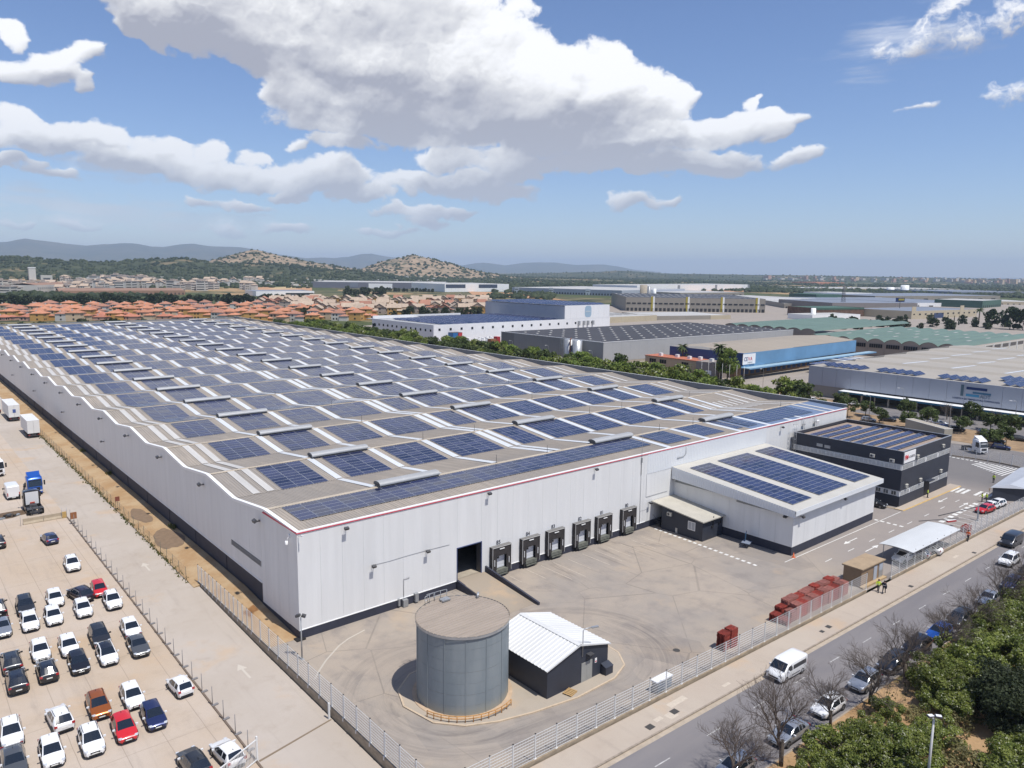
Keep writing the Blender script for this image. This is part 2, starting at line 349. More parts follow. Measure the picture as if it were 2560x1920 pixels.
# ------------------------------------------------------------------ materials
def lin(c):
    return tuple((x / 255 / 12.92 if x <= 10 else ((x / 255 + .055) / 1.055) ** 2.4) for x in c)
def alb(r,g,b,k=.66):
    """base colour for a surface that looks (r,g,b) in full sun"""
    return tuple(min(.9,x * k) for x in lin((r,g,b)))
MATS = {}
def mat(name,col,rough=.8,metal=0.0,var=.0,vs=1.0,spec=None,col2=None,stretch=None,bump=0.0,bs=None,detail=4.0,rnd=0.0,coat=0.0,trans=0.0):
    if name in MATS: return MATS[name]
    m = bpy.data.materials.new(name); m.use_nodes = True; MATS[name] = m
    nt = m.node_tree; N = nt.nodes; L = nt.links; b = N['Principled BSDF']
    b.inputs['Roughness'].default_value = rough; b.inputs['Metallic'].default_value = metal
    if spec is not None: b.inputs['Specular IOR Level'].default_value = spec
    if coat: b.inputs['Coat Weight'].default_value = coat; b.inputs['Coat Roughness'].default_value = .04
    if trans: b.inputs['Transmission Weight'].default_value = trans
    c4 = (*col[:3],1)
    b.inputs['Base Color'].default_value = c4
    m.diffuse_color = c4
    src = None
    if var or col2 or bump:
        tc = N.new('ShaderNodeTexCoord'); mp = N.new('ShaderNodeMapping')
        L.new(tc.outputs['Object'],mp.inputs[0])
        if stretch: mp.inputs['Scale'].default_value = stretch
        ns = N.new('ShaderNodeTexNoise'); ns.inputs['Scale'].default_value = vs; ns.inputs['Detail'].default_value = detail; ns.inputs['Roughness'].default_value = .62
        L.new(mp.outputs[0],ns.inputs['Vector'])
        if var or col2:
            rp = N.new('ShaderNodeValToRGB')
            rp.color_ramp.elements[0].position = .32; rp.color_ramp.elements[1].position = .68
            if col2: a,z = col2,col
            else: a = tuple(x * (1 - var) for x in col); z = tuple(min(.95,x * (1 + var)) for x in col)
            rp.color_ramp.elements[0].color = (*a[:3],1); rp.color_ramp.elements[1].color = (*z[:3],1)
            L.new(ns.outputs['Fac'],rp.inputs[0]); src = rp.outputs[0]
        if bump:
            nb = N.new('ShaderNodeTexNoise'); nb.inputs['Scale'].default_value = bs or vs * 6; nb.inputs['Detail'].default_value = 5
            L.new(mp.outputs[0],nb.inputs['Vector'])
            bp = N.new('ShaderNodeBump'); bp.inputs['Strength'].default_value = bump; bp.inputs['Distance'].default_value = .05
            L.new(nb.outputs['Fac'],bp.inputs['Height']); L.new(bp.outputs[0],b.inputs['Normal'])
    if rnd:
        oi = N.new('ShaderNodeObjectInfo'); hv = N.new('ShaderNodeHueSaturation')
        mr = N.new('ShaderNodeMapRange'); mr.inputs[3].default_value = 1 - rnd; mr.inputs[4].default_value = 1 + rnd
        L.new(oi.outputs['Random'],mr.inputs[0]); L.new(mr.outputs[0],hv.inputs['Value'])
        if src is not None: L.new(src,hv.inputs['Color'])
        else: hv.inputs['Color'].default_value = c4
        src = hv.outputs[0]
    if src is not None: L.new(src,b.inputs['Base Color'])
    return m
class NT:
    """small helper for hand-made ground materials"""
    def __init__(s,name,rough=.9):
        s.m = bpy.data.materials.new(name); s.m.use_nodes = True; s.t = s.m.node_tree; s.N = s.t.nodes; s.L = s.t.links
        s.b = s.N['Principled BSDF']; s.b.inputs['Roughness'].default_value = rough; s.b.inputs['Specular IOR Level'].default_value = .25
        s.pos = s.N.new('ShaderNodeNewGeometry').outputs['Position']
    def mp(s,scale=(1,1,1),rot=0.0,loc=(0,0,0)):
        o = s.N.new('ShaderNodeMapping'); o.inputs['Scale'].default_value = scale; o.inputs['Rotation'].default_value = (0,0,rot); o.inputs['Location'].default_value = loc
        s.L.new(s.pos,o.inputs[0]); return o.outputs[0]
    def noise(s,scale,vec=None,detail=5,rough=.6,dist=0.0):
        o = s.N.new('ShaderNodeTexNoise'); o.inputs['Scale'].default_value = scale; o.inputs['Detail'].default_value = detail
        o.inputs['Roughness'].default_value = rough; o.inputs['Distortion'].default_value = dist
        s.L.new(vec if vec is not None else s.pos,o.inputs['Vector']); return o.outputs['Fac']
    def step(s,x,a,b,lo=0.0,hi=1.0):
        o = s.N.new('ShaderNodeMapRange'); o.interpolation_type = 'SMOOTHSTEP'
        for i,v in enumerate((a,b,lo,hi)): o.inputs[i + 1].default_value = v
        s.L.new(x,o.inputs[0]); return o.outputs[0]
    def math(s,op,a,b=None):
        o = s.N.new('ShaderNodeMath'); o.operation = op
        for i,x in enumerate((a,b)):
            if x is None: continue
            if isinstance(x,(int,float)): o.inputs[i].default_value = x
            else: s.L.new(x,o.inputs[i])
        return o.outputs[0]
    def mix(s,f,a,b,mode='MIX'):
        o = s.N.new('ShaderNodeMix'); o.data_type = 'RGBA'; o.blend_type = mode
        if isinstance(f,(int,float)): o.inputs[0].default_value = f
        else: s.L.new(f,o.inputs[0])
        for i,x in ((6,a),(7,b)):
            if isinstance(x,tuple): o.inputs[i].default_value = (*x[:3],1)
            else: s.L.new(x,o.inputs[i])
        return o.outputs[2]
    def xyz(s):
        o = s.N.new('ShaderNodeSeparateXYZ'); s.L.new(s.pos,o.inputs[0]); return o.outputs
    def voronoi(s,scale,vec=None,out='Color',feature='F1'):
        o = s.N.new('ShaderNodeTexVoronoi'); o.inputs['Scale'].default_value = scale; o.feature = feature
        s.L.new(vec if vec is not None else s.pos,o.inputs['Vector']); return o.outputs[out]
    def done(s,col,bump=None,dist=.03,strength=.4):
        s.L.new(col,s.b.inputs['Base Color'])
        if bump is not None:
            bp = s.N.new('ShaderNodeBump'); bp.inputs['Strength'].default_value = strength; bp.inputs['Distance'].default_value = dist
            s.L.new(bump,bp.inputs['Height']); s.L.new(bp.outputs[0],s.b.inputs['Normal'])
        return s.m
WHITE = mat('white cladding',(.69,.69,.685),.5,var=.045,vs=.5,rnd=.012,stretch=(1.6,1.6,.12))
TRIM = mat('white trim',(.78,.78,.77),.45)
NAVY = mat('dark navy plinth',(.030,.033,.052),.7,var=.15,vs=.8)
CHAR = mat('charcoal cladding',(.028,.033,.048),.55,var=.12,vs=.5)
BLACK = mat('black rubber',(.014,.013,.014),.75)
DKGREY = mat('dark grey metal',(.06,.06,.065),.5)
GREY = mat('grey metal',(.30,.31,.32),.45,metal=.3)
GALV = mat('galvanised steel',(.42,.43,.44),.42,metal=.55,var=.12,vs=1.2)
CONC = mat('concrete',alb(190,178,160),.9,var=.18,vs=.7,bump=.2)
REDTRIM = mat('red trim',(.55,.03,.07),.5)
GLASSD = mat('dark window glass',(.018,.022,.028),.08,spec=.6)
PAINTW = mat('road paint white',(.62,.61,.58),.7,var=.25,vs=3,detail=6)
PAINTY = mat('road paint yellow',(.55,.34,.06),.7,var=.2,vs=2)
# ------------------------------------------------------------------ ground, roads, far country
def sheet(name,poly,z,m,sub=None):
    mb = MB(); mb.face([(p[0],p[1],z) for p in poly]); return mb.build(name,m,kind='structure')
def zl(y):
    return float(np.interp(y,[-90,-30,0,22,60,300],[-.7,-.6,-.5,0,.4,.8]))
FS = -0.0335                                             # the street runs very slightly off the warehouse's axis
def fy(x): return -33.05 + FS * x                        # line of the street fence
def st(x,off,z=0.0): return (x,fy(x) + off,z)        # point beside the fence line
def m_terrain():
    n = NT('fields and scrub',.95)
    v = n.voronoi(.0062,n.mp((1,.62,1),.4));
    sep = n.N.new('ShaderNodeSeparateColor'); n.L.new(v,sep.inputs[0])
    g1 = n.noise(.02,detail=8); g2 = n.noise(.004,detail=6)
    green = n.mix(g1,alb(58,70,40,.8),alb(98,104,62,.8))
    brown = n.mix(g1,alb(150,122,88,.8),alb(190,160,118,.8))
    scrub = n.mix(n.step(g1,.4,.6),alb(60,68,44,.8),alb(128,118,84,.8))
    c = n.mix(n.step(sep.outputs[0],.48,.52),green,scrub)
    c = n.mix(n.math('MULTIPLY',n.step(sep.outputs[1],.77,.79),n.step(g2,.42,.5)),c,brown)
    c = n.mix(n.step(n.noise(.05,detail=7),.56,.66),c,alb(48,56,36,.8))
    return n.done(c)
TER = m_terrain()
def HC(az,d): return (CAM.x + d * math.sin(math.radians(YAW + az)),CAM.y + d * math.cos(math.radians(YAW + az)))
def ground_z(x,y):
    """gentle rise of the country to the north-west"""
    dx,dy = x - CAM.x,y - CAM.y; d = math.hypot(dx,dy)
    a = (math.degrees(math.atan2(dx,dy)) - YAW + 180) % 360 - 180
    w = 1 / (1 + math.exp((a + 6) / 6))
    return -.9 + w * 30 * min(1,max(0,(d - 1300) / 2200)) ** 1.3
mb = MB(); rows = []
rr = [0.5] + [60 * 1.13 ** i for i in range(0,56)]
NA = 240
for r in rr:
    rows.append([(CAM.x + r * math.sin(2 * math.pi * k / NA),CAM.y + r * math.cos(2 * math.pi * k / NA),ground_z(CAM.x + r * math.sin(2 * math.pi * k / NA),CAM.y + r * math.cos(2 * math.pi * k / NA)) if r < 9000 else -.9 + (0 if r > 12000 else ground_z(CAM.x + 9000 * math.sin(2 * math.pi * k / NA),CAM.y + 9000 * math.cos(2 * math.pi * k / NA)) * (12000 - r) / 3000)) for k in range(NA + 1)])
mb.grid([list(reversed(r)) for r in rows]); mb.build('terrain',TER,kind='structure')
# --- hills: height fields that stand where the photograph shows them
def fbm1(x,y,seed=5,o=5):
    return float(_fbm(np.array([x],np.float32),np.array([y],np.float32),seed,o)[0])
def ridge(name,pts,d,depth,m,rough=.12,base=-2.0,nu=220,nv=44,seed=3,fr=None):
    """pts: (azimuth deg, height m) along the crest, at distance d, sloping down to both sides over depth"""
    az = np.linspace(pts[0][0],pts[-1][0],nu); hh = np.interp(az,[p[0] for p in pts],[p[1] for p in pts])
    f = fr or 1 / (.035 * d)
    V = np.linspace(-1,1,nv)
    AZ,VV = np.meshgrid(az,V)
    D = d + VV * depth
    X = CAM.x + D * np.sin(np.radians(YAW + AZ)); Y = CAM.y + D * np.cos(np.radians(YAW + AZ))
    n = _fbm((X * f).astype(np.float32),(Y * f).astype(np.float32),seed,5); n2 = _fbm((X * f * .35).astype(np.float32),(Y * f * .35).astype(np.float32),seed + 40,3,.5,True)
    Hm = hh[None,:] * (1 - np.abs(VV) ** 1.3) * (1 + rough * 1.6 * (n2 - .3) * np.abs(VV) * (1 - np.abs(VV)) * 3) + rough * .4 * hh[None,:] * n * (1 - np.abs(VV))
    Z = base + Hm
    mb = MB(); mb.grid([[(X[j,i],Y[j,i],Z[j,i]) for i in range(nu)] for j in range(nv)])
    return mb.build(name,m,kind='structure'),(az,V,X,Y,Z)
def m_rock(name,a,b,g,sc):
    n = NT(name,.95); x = n.noise(sc,detail=9,rough=.68); y = n.noise(sc * .22,detail=5)
    c = n.mix(n.step(x,.38,.62),a,b); c = n.mix(n.step(n.math('ADD',x,n.math('MULTIPLY',y,.6)),.86,.95),c,g)
    return n.done(c)
ROCK = m_rock('dry rocky hillside',alb(172,150,124,.8),alb(136,120,96,.8),alb(92,92,68,.8),.02)
WOOD = m_rock('wooded hillside',alb(58,66,44,.8),alb(76,82,54,.8),alb(126,112,84,.8),.012)
MOUNT = m_rock('mountain scrub',alb(78,84,70,.8),alb(104,100,82,.8),alb(60,70,56,.8),.0016)
HILLS = []
HILLS.append(ridge('rocky_hill',[(-24.5,18),(-22.6,52),(-21.2,84),(-20.0,104),(-19.3,118),(-18.7,124),(-18.0,112),(-17.2,100),(-16.0,88),(-14.4,70),(-12.6,50),(-10.5,36),(-8.4,26)],3500,620,ROCK,.16,seed=8))
HILLS.append(ridge('rocky_hill',[(-12.4,18),(-11.2,48),(-10.0,76),(-9.0,94),(-8.3,100),(-7.6,116),(-6.9,106),(-6.0,96),(-4.6,74),(-3.4,52),(-2.4,38),(-.6,20),(1.5,8)],3700,640,ROCK,.16,seed=19))
HILLS.append(ridge('wooded_ridge',[(-46,60),(-38,62),(-33,68),(-31,60),(-28,56),(-25.5,66),(-23.5,72),(-21.5,60),(-19,58),(-16,52),(-13,40),(-9,26)],2750,560,WOOD,.14,seed=29))
HILLS.append(ridge('wooded_ridge',[(-4,8),(0,22),(3,34),(6.3,46),(7.6,58),(9.2,54),(11,40),(16,38),(22,40),(28,34),(36,28),(46,20)],6200,1100,WOOD,.10,seed=31))
ridge('mountain_range',[(-48,300),(-40,420),(-36,380),(-33.5,400),(-32.6,452),(-31.6,430),(-30.3,396),(-29.2,376),(-28.2,405),(-27.0,432),(-26.2,424),(-25.4,388),(-24.6,384),(-23.8,424),(-22.8,446),(-21.9,410),(-20.6,404),(-19.6,404),(-18.4,372),(-17.2,300),(-15.5,240),(-13,180)],14500,3200,MOUNT,.10,seed=41,nu=260)
ridge('mountain_range',[(-17,120),(-15.6,250),(-14.2,280),(-13.2,272),(-12.2,300),(-11.3,366),(-10.6,372),(-9.8,330),(-8.6,290),(-7.6,300),(-6.8,240),(-5,150),(-3,80)],16500,3000,MOUNT,.10,seed=47)
ridge('mountain_range',[(-6,60),(-4,150),(-2.8,210),(-2.2,224),(-1.6,205),(-.6,172),(.8,236),(2.0,252),(3.2,250),(4.6,208),(5.6,214),(6.8,222),(7.8,180),(9,110),(11,60)],17500,2600,MOUNT,.10,seed=53)
# --- paved and bare ground close by
def m_yard():
    n = NT('worn yard concrete',.88)
    X,Y,Z = n.xyz()
    big = n.noise(.055,detail=6,rough=.65); mid = n.noise(.35,detail=6); fine = n.noise(4.0,detail=6)
    c = n.mix(n.step(big,.36,.62),alb(176,167,158),alb(194,180,164))
    c = n.mix(n.math('MULTIPLY',n.step(mid,.45,.75),.55),c,alb(148,140,136))
    c = n.mix(n.math('MULTIPLY',n.step(n.noise(.12,detail=7),.58,.70),.5),c,alb(206,184,158))
    # sweep of tyre marks round the tank island
    cx = n.N.new('ShaderNodeClamp'); n.L.new(X,cx.inputs[0]); cx.inputs[1].default_value = 7.5; cx.inputs[2].default_value = 22.0
    dx = n.math('SUBTRACT',X,cx.outputs[0]); dy = n.math('SUBTRACT',Y,n.math('SUBTRACT',-20.2,n.math('MULTIPLY',n.math('SUBTRACT',cx.outputs[0],8.0),.16)))
    d = n.math('SQRT',n.math('ADD',n.math('MULTIPLY',dx,dx),n.math('MULTIPLY',dy,dy)))
    an = n.math('ADD',n.math('MULTIPLY',n.math('ARCTAN2',dy,dx),2.2),n.math('MULTIPLY',cx.outputs[0],.25))
    cv = n.N.new('ShaderNodeCombineXYZ'); n.L.new(n.math('MULTIPLY',d,1.25),cv.inputs[0]); n.L.new(n.math('MULTIPLY',an,.35),cv.inputs[1])
    sw = n.noise(1.0,cv.outputs[0],detail=7,rough=.72,dist=.7)
    band = n.math('MULTIPLY',n.step(d,5.2,7.0),n.step(d,15,10.5))
    c = n.mix(n.math('MULTIPLY',n.math('MULTIPLY',n.step(sw,.42,.68),band),n.step(n.noise(.16,detail=4),.3,.62,.2,.6)),c,alb(118,112,110))
    # scuffs in front of the docks
    dk = n.noise(1.0,n.mp((1.15,.10,1)),detail=6,rough=.66)
    db = n.math('MULTIPLY',n.math('MULTIPLY',n.step(Y,-13,-4),n.step(Y,-.2,-2.5)),n.math('MULTIPLY',n.step(X,26,31),n.step(X,64,56)))
    c = n.mix(n.math('MULTIPLY',n.math('MULTIPLY',n.step(dk,.50,.70),db),.55),c,alb(122,114,110))
    # long skid arcs and drips
    sk = n.noise(1.0,n.mp((.9,.13,1),.75),detail=6,rough=.7)
    c = n.mix(n.math('MULTIPLY',n.step(sk,.58,.72),.38),c,alb(136,128,126))
    sk2 = n.noise(1.0,n.mp((1.4,.11,1),-1.15),detail=6,rough=.7)
    c = n.mix(n.math('MULTIPLY',n.step(sk2,.60,.74),.35),c,alb(200,186,170))
    ck = n.voronoi(.085,n.mp((1,1,1),.3),'Distance','DISTANCE_TO_EDGE')
    c = n.mix(n.math('MULTIPLY',n.step(ck,.007,.002),n.step(big,.42,.5,.05,.4)),c,alb(120,112,106))
    pt = n.voronoi(.16,n.mp((1,.6,1),.02)); ps = n.N.new('ShaderNodeSeparateColor'); n.L.new(pt,ps.inputs[0])
    c = n.mix(n.math('MULTIPLY',n.step(ps.outputs[0],.86,.87),.22),c,alb(130,122,118)); c = n.mix(n.math('MULTIPLY',n.step(ps.outputs[1],.90,.91),.2),c,alb(214,198,180))
    sp = n.noise(.7,detail=3)
    c = n.mix(n.math('MULTIPLY',n.step(sp,.73,.78),.6),c,alb(92,88,86))
    c = n.mix(n.math('MULTIPLY',fine,.16),c,alb(110,104,100))
    # past the annex the ground is plain grey asphalt
    c = n.mix(n.step(X,62,80),c,n.mix(mid,alb(158,150,146),alb(176,166,158)))
    c = n.mix(n.step(X,126,140),c,n.mix(mid,alb(128,124,124),alb(142,138,136)))
    return n.done(c,fine,.012,.35)
YARD = m_yard()
sheet('yard_pavement',[(-3.55,fy(-3.5) + .1),(163,fy(163) + .1),(163,0.0),(131,60),(131,0.3),(-3.55,.3)],0.0,YARD)
def m_lot(name,a,b,joints,tint=None):
    n = NT(name,.9); X,Y,Z = n.xyz()
    big = n.noise(.06,detail=6); mid = n.noise(.5,detail=7); fine = n.noise(7,detail=5)
    c = n.mix(n.step(big,.35,.65),a,b)
    c = n.mix(n.math('MULTIPLY',n.step(mid,.5,.8),.35),c,alb(176,160,142))
    st_ = n.noise(1.0,n.mp((.8,.06,1),.12),detail=7,rough=.7)
    c = n.mix(n.math('MULTIPLY',n.step(st_,.52,.72),.28),c,alb(170,158,148))
    o = n.noise(.11,detail=5)
    c = n.mix(n.math('MULTIPLY',n.step(o,.56,.68),.45),c,alb(222,188,150))
    if joints:
        jx = n.math('ABSOLUTE',n.math('SUBTRACT',n.math('FRACT',n.math('DIVIDE',n.math('ADD',X,n.math('MULTIPLY',mid,.12)),3.4)),.5))
        c = n.mix(n.math('MULTIPLY',n.step(jx,.485,.497),.5),c,alb(150,136,122))
        jy = n.math('ABSOLUTE',n.math('SUBTRACT',n.math('FRACT',n.math('DIVIDE',n.math('ADD',Y,n.math('MULTIPLY',mid,.2)),9.2)),.5))
        c = n.mix(n.math('MULTIPLY',n.step(jy,.492,.498),.35),c,alb(160,146,130))
    c = n.mix(n.math('MULTIPLY',fine,.12),c,alb(140,128,116))
    return n.done(c,fine,.01,.3)
def strip_mesh(name,x0,x1,ys,z0,z1,m):
    mb = MB(); mb.grid([[(x1,y,z1(y)),(x0,y,z0(y))] for y in reversed(ys)],sm=False); return mb.build(name,m,kind='structure')
YS = [-90,-60,-45,-30,-20,-10,0,5,10,16,22,30,40,50,60,90,140,220,300,420]
LOTM = m_lot('car park concrete',alb(220,204,188),alb(214,193,170),True)
LANE = m_lot('lane concrete',alb(205,192,178),alb(214,202,190),False)
strip_mesh('car_park_pavement',-110,-12.0,YS,zl,zl,LOTM)
strip_mesh('access_lane',-12.0,-3.98,[y for y in YS if y <= 22],zl,zl,LANE)
strip_mesh('access_lane',-12.0,-4.7,[y for y in YS if y >= 22],zl,zl,LANE)
def m_sand():
    n = NT('sandy ground',.95); a = n.noise(.25,detail=8,rough=.7); b = n.noise(2.5,detail=6)
    c = n.mix(n.step(a,.35,.65),alb(196,160,118),alb(214,186,148)); c = n.mix(n.math('MULTIPLY',b,.3),c,alb(150,120,88))
    c = n.mix(n.math('MULTIPLY',n.step(n.noise(.6,n.mp((1,.3,1)),detail=6),.6,.75),.5),c,alb(140,122,100))
    return n.done(c,b,.05,.5)
SAND = m_sand()
strip_mesh('sandy_strip',-4.7,0.0,[22,26,32,40,50,60,90,140,220,300,420],lambda y: zl(y) + .05,lambda y: 1.0,SAND)
strip_mesh('sandy_strip',-3.55,0.0,[0.3,5,10,16,22],lambda y: float(np.interp(y,[0,22],[.0,.25])),lambda y: float(np.interp(y,[0,10,16],[.0,.55,1.0])),SAND)
mb = MB(); mb.face([(-4.7,22,zl(22)),(-3.55,22,.25),(0,22,1.0),(0,22,-.1),(-4.7,22,-.1)]); mb.build('bank_edge',SAND,kind='structure')
DAMP = mat('damp patch on sand',alb(146,122,98),.9,var=.12,vs=1.5)
RUST = mat('rusty stain',alb(150,106,62),.9,var=.25,vs=1.2)
def blob(name,cx,cy,rx,ry,m,zf,seed=1,n=28,rot=0):
    q = random.Random(seed); pts = []
    ph = [q.uniform(0,6.28) for _ in range(4)]
    for k in range(n):
        t = 2 * math.pi * k / n; r = 1 + .10 * math.sin(2 * t + ph[0]) + .08 * math.sin(3 * t + ph[1]) + .05 * math.sin(5 * t + ph[2]) + .03 * math.sin(9 * t + ph[3])
        x,y = rx * r * math.cos(t),ry * r * math.sin(t)
        pts.append((cx + x * math.cos(rot) - y * math.sin(rot),cy + x * math.sin(rot) + y * math.cos(rot)))
    mb = MB(); c = (cx,cy,zf(cx,cy))
    for k in range(n):
        a,b = pts[k],pts[(k + 1) % n]
        mb.face([c,(a[0],a[1],zf(*a)),(b[0],b[1],zf(*b))])
    return mb.build(name,m,kind='structure')
def zstrip(x,y):
    if y >= 22: a,b = zl(y) + .05,1.0; t = (x + 4.7) / 4.7
    else: a,b = float(np.interp(y,[0,22],[.0,.25])),float(np.interp(y,[0,10,16],[.0,.55,1.0])); t = (x + 3.55) / 3.55
    return a + (b - a) * max(0,min(1,t)) + .02
blob('damp_patch',-2.2,41.5,1.7,5.2,DAMP,zstrip,3)
blob('damp_patch',-2.5,55.6,1.25,4.2,DAMP,zstrip,5)
blob('rust_stain',-1.9,10.5,.85,3.6,RUST,zstrip,8,rot=.12)
# --- the street
def m_asphalt(name,a,b):
    n = NT(name,.9); f = n.noise(9,detail=6); g = n.noise(.35,n.mp((.12,1,1),FS),detail=6); h = n.noise(.08,detail=4)
    c = n.mix(n.step(g,.35,.68),a,b); c = n.mix(n.math('MULTIPLY',n.step(h,.5,.7),.3),c,alb(168,160,154)); c = n.mix(n.math('MULTIPLY',f,.2),c,alb(88,86,90))
    return n.done(c,f,.01,.3)
ASPH = m_asphalt('street asphalt',alb(142,138,140),alb(154,149,149))
WALK = m_lot('pavement concrete',alb(204,188,172),alb(212,198,182),False)
KERB = mat('kerb stone',alb(176,162,146),.9,var=.15,vs=2)
GUT = mat('gutter concrete',alb(200,184,164),.9,var=.12,vs=1.5)
def band(name,o0,o1,z,m,x0=-60,x1=700):
    return sheet(name,[(x0,fy(x0) + o1),(x0,fy(x0) + o0),(x1,fy(x1) + o0),(x1,fy(x1) + o1)][::-1] if o0 > o1 else [],z,m)
RZ = -.13
band('sidewalk',-.28,-3.55,0.0,WALK)
mb = MB()
for x0 in range(-60,240,1):                                # kerb stones, 1 m each, tops a little uneven
    a = R_.uniform(-.006,.006)
    mb.prism([(x0 + .012,fy(x0) - 3.72),(x0 + .988,fy(x0 + 1) - 3.72),(x0 + .988,fy(x0 + 1) - 3.55),(x0 + .012,fy(x0) - 3.55)],RZ - .05,.012 + a)
mb.build('kerb',KERB,kind='structure')
band('gutter',-3.72,-4.22,RZ + .004,GUT)
band('street',-3.7,-12.6,RZ,ASPH)
mb = MB(); mb.prism([(-60,fy(-60) - 12.78),(700,fy(700) - 12.78),(700,fy(700) - 12.6),(-60,fy(-60) - 12.6)],RZ - .05,.0); mb.build('kerb',KERB,kind='structure')
def m_verge():
    n = NT('dry verge soil',.95); a = n.noise(.22,detail=8,rough=.7); b = n.noise(3,detail=6)
    c = n.mix(n.step(a,.38,.62),alb(186,150,108),alb(212,176,134)); c = n.mix(n.step(n.noise(.5,detail=7,rough=.7),.52,.64),c,alb(104,104,58)); c = n.mix(n.math('MULTIPLY',b,.35),c,alb(120,92,62))
    return n.done(c,b,.08,.6)
VERGE = m_verge()
band('verge',-12.78,-150,-.01,VERGE)
mb = MB()
for k in range(-12,60):                                     # lane dashes
    x = 21.1 + 7.25 * k
    mb.face([st(x,-6.7,RZ + .012),st(x + 2.0,-6.7,RZ + .012),st(x + 2.0,-6.59,RZ + .012),st(x,-6.59,RZ + .012)])
mb.build('lane_markings',mat('worn lane paint',(.40,.39,.38),.8,var=.35,vs=2.5),kind='structure')
IRON = mat('cast iron',(.07,.065,.06),.7,metal=.3,var=.2,vs=8)
PATCH = mat('light repair patch',alb(222,208,190),.9,var=.1,vs=3)
for x,y,s,lab in ((21.7,-36.2,.42,'between two pale repair patches'),(17.9,-36.3,.42,'nearest the bottom of the photo'),(50.6,-37.0,.38,'behind the white van, larger of two'),(48.8,-37.1,.3,'behind the white van, smaller of two'),(71,-38.3,.35,'beyond the two walking people'),(92,-39.2,.35,'near the person in orange')):
    mb = MB(); mb.box(x - s,x + s,y - s * .8,y + s * .8,.004,.018); tag(mb.build('drain_cover',IRON),'iron drain cover in the pavement ' + lab,'drain cover','drain covers in the pavement')
for i,(x,y,sx,sy) in enumerate(((21.0,-36.4,.6,.9),(23.3,-35.3,1.3,.7),(19.5,-36.0,.5,.5),(29.8,-36.6,.6,.35),(88,-38.0,.8,.4))):
    mb = MB(); mb.box(x - sx,x + sx,y - sy * .5,y + sy * .5,-.01,.006); mb.build('repair_patch',PATCH,kind='structure')
for i,(x,y,r,lab) in enumerate(((22.0,-12.4,.42,'round iron manhole cover below the ramp'),(31.6,-28.9,.4,'round iron manhole cover in the open yard beside the street fence'),(19.5,-27.6,.45,'iron manhole cover on the island in front of the dark gabled hut'))):
    mb = MB(); mb.cyl(x,y,.002,.02,r,20); tag(mb.build('manhole_cover',IRON),lab,'manhole cover')
# --- wider estate ground
EST = m_asphalt('estate concrete',alb(190,178,166),alb(178,168,158))
EST2 = m_asphalt('estate asphalt',alb(138,134,134),alb(150,145,143))
sheet('estate_ground',[(163,-300),(1500,-500),(1700,260),(900,620),(470,520),(131,375),(131,60),(163,0.0)],-.03,EST)
sheet('estate_road',[(138,-160),(176,-160),(176,-20),(163,40),(138,40)],-.02,EST2)
sheet('estate_road',[(196,-200),(214,-200),(214,420),(196,420)],-.02,EST2)
SOIL = mat('planting soil',alb(170,142,110),.95,var=.3,vs=.4)
sheet('planting_strip',[(176.5,-45),(196,-45),(196,42),(176.5,42)],-.012,SOIL)
sheet('planting_strip',[(134,30),(213,30),(213,420),(134,420)],-.016,SOIL)
RD = math.atan(FS)
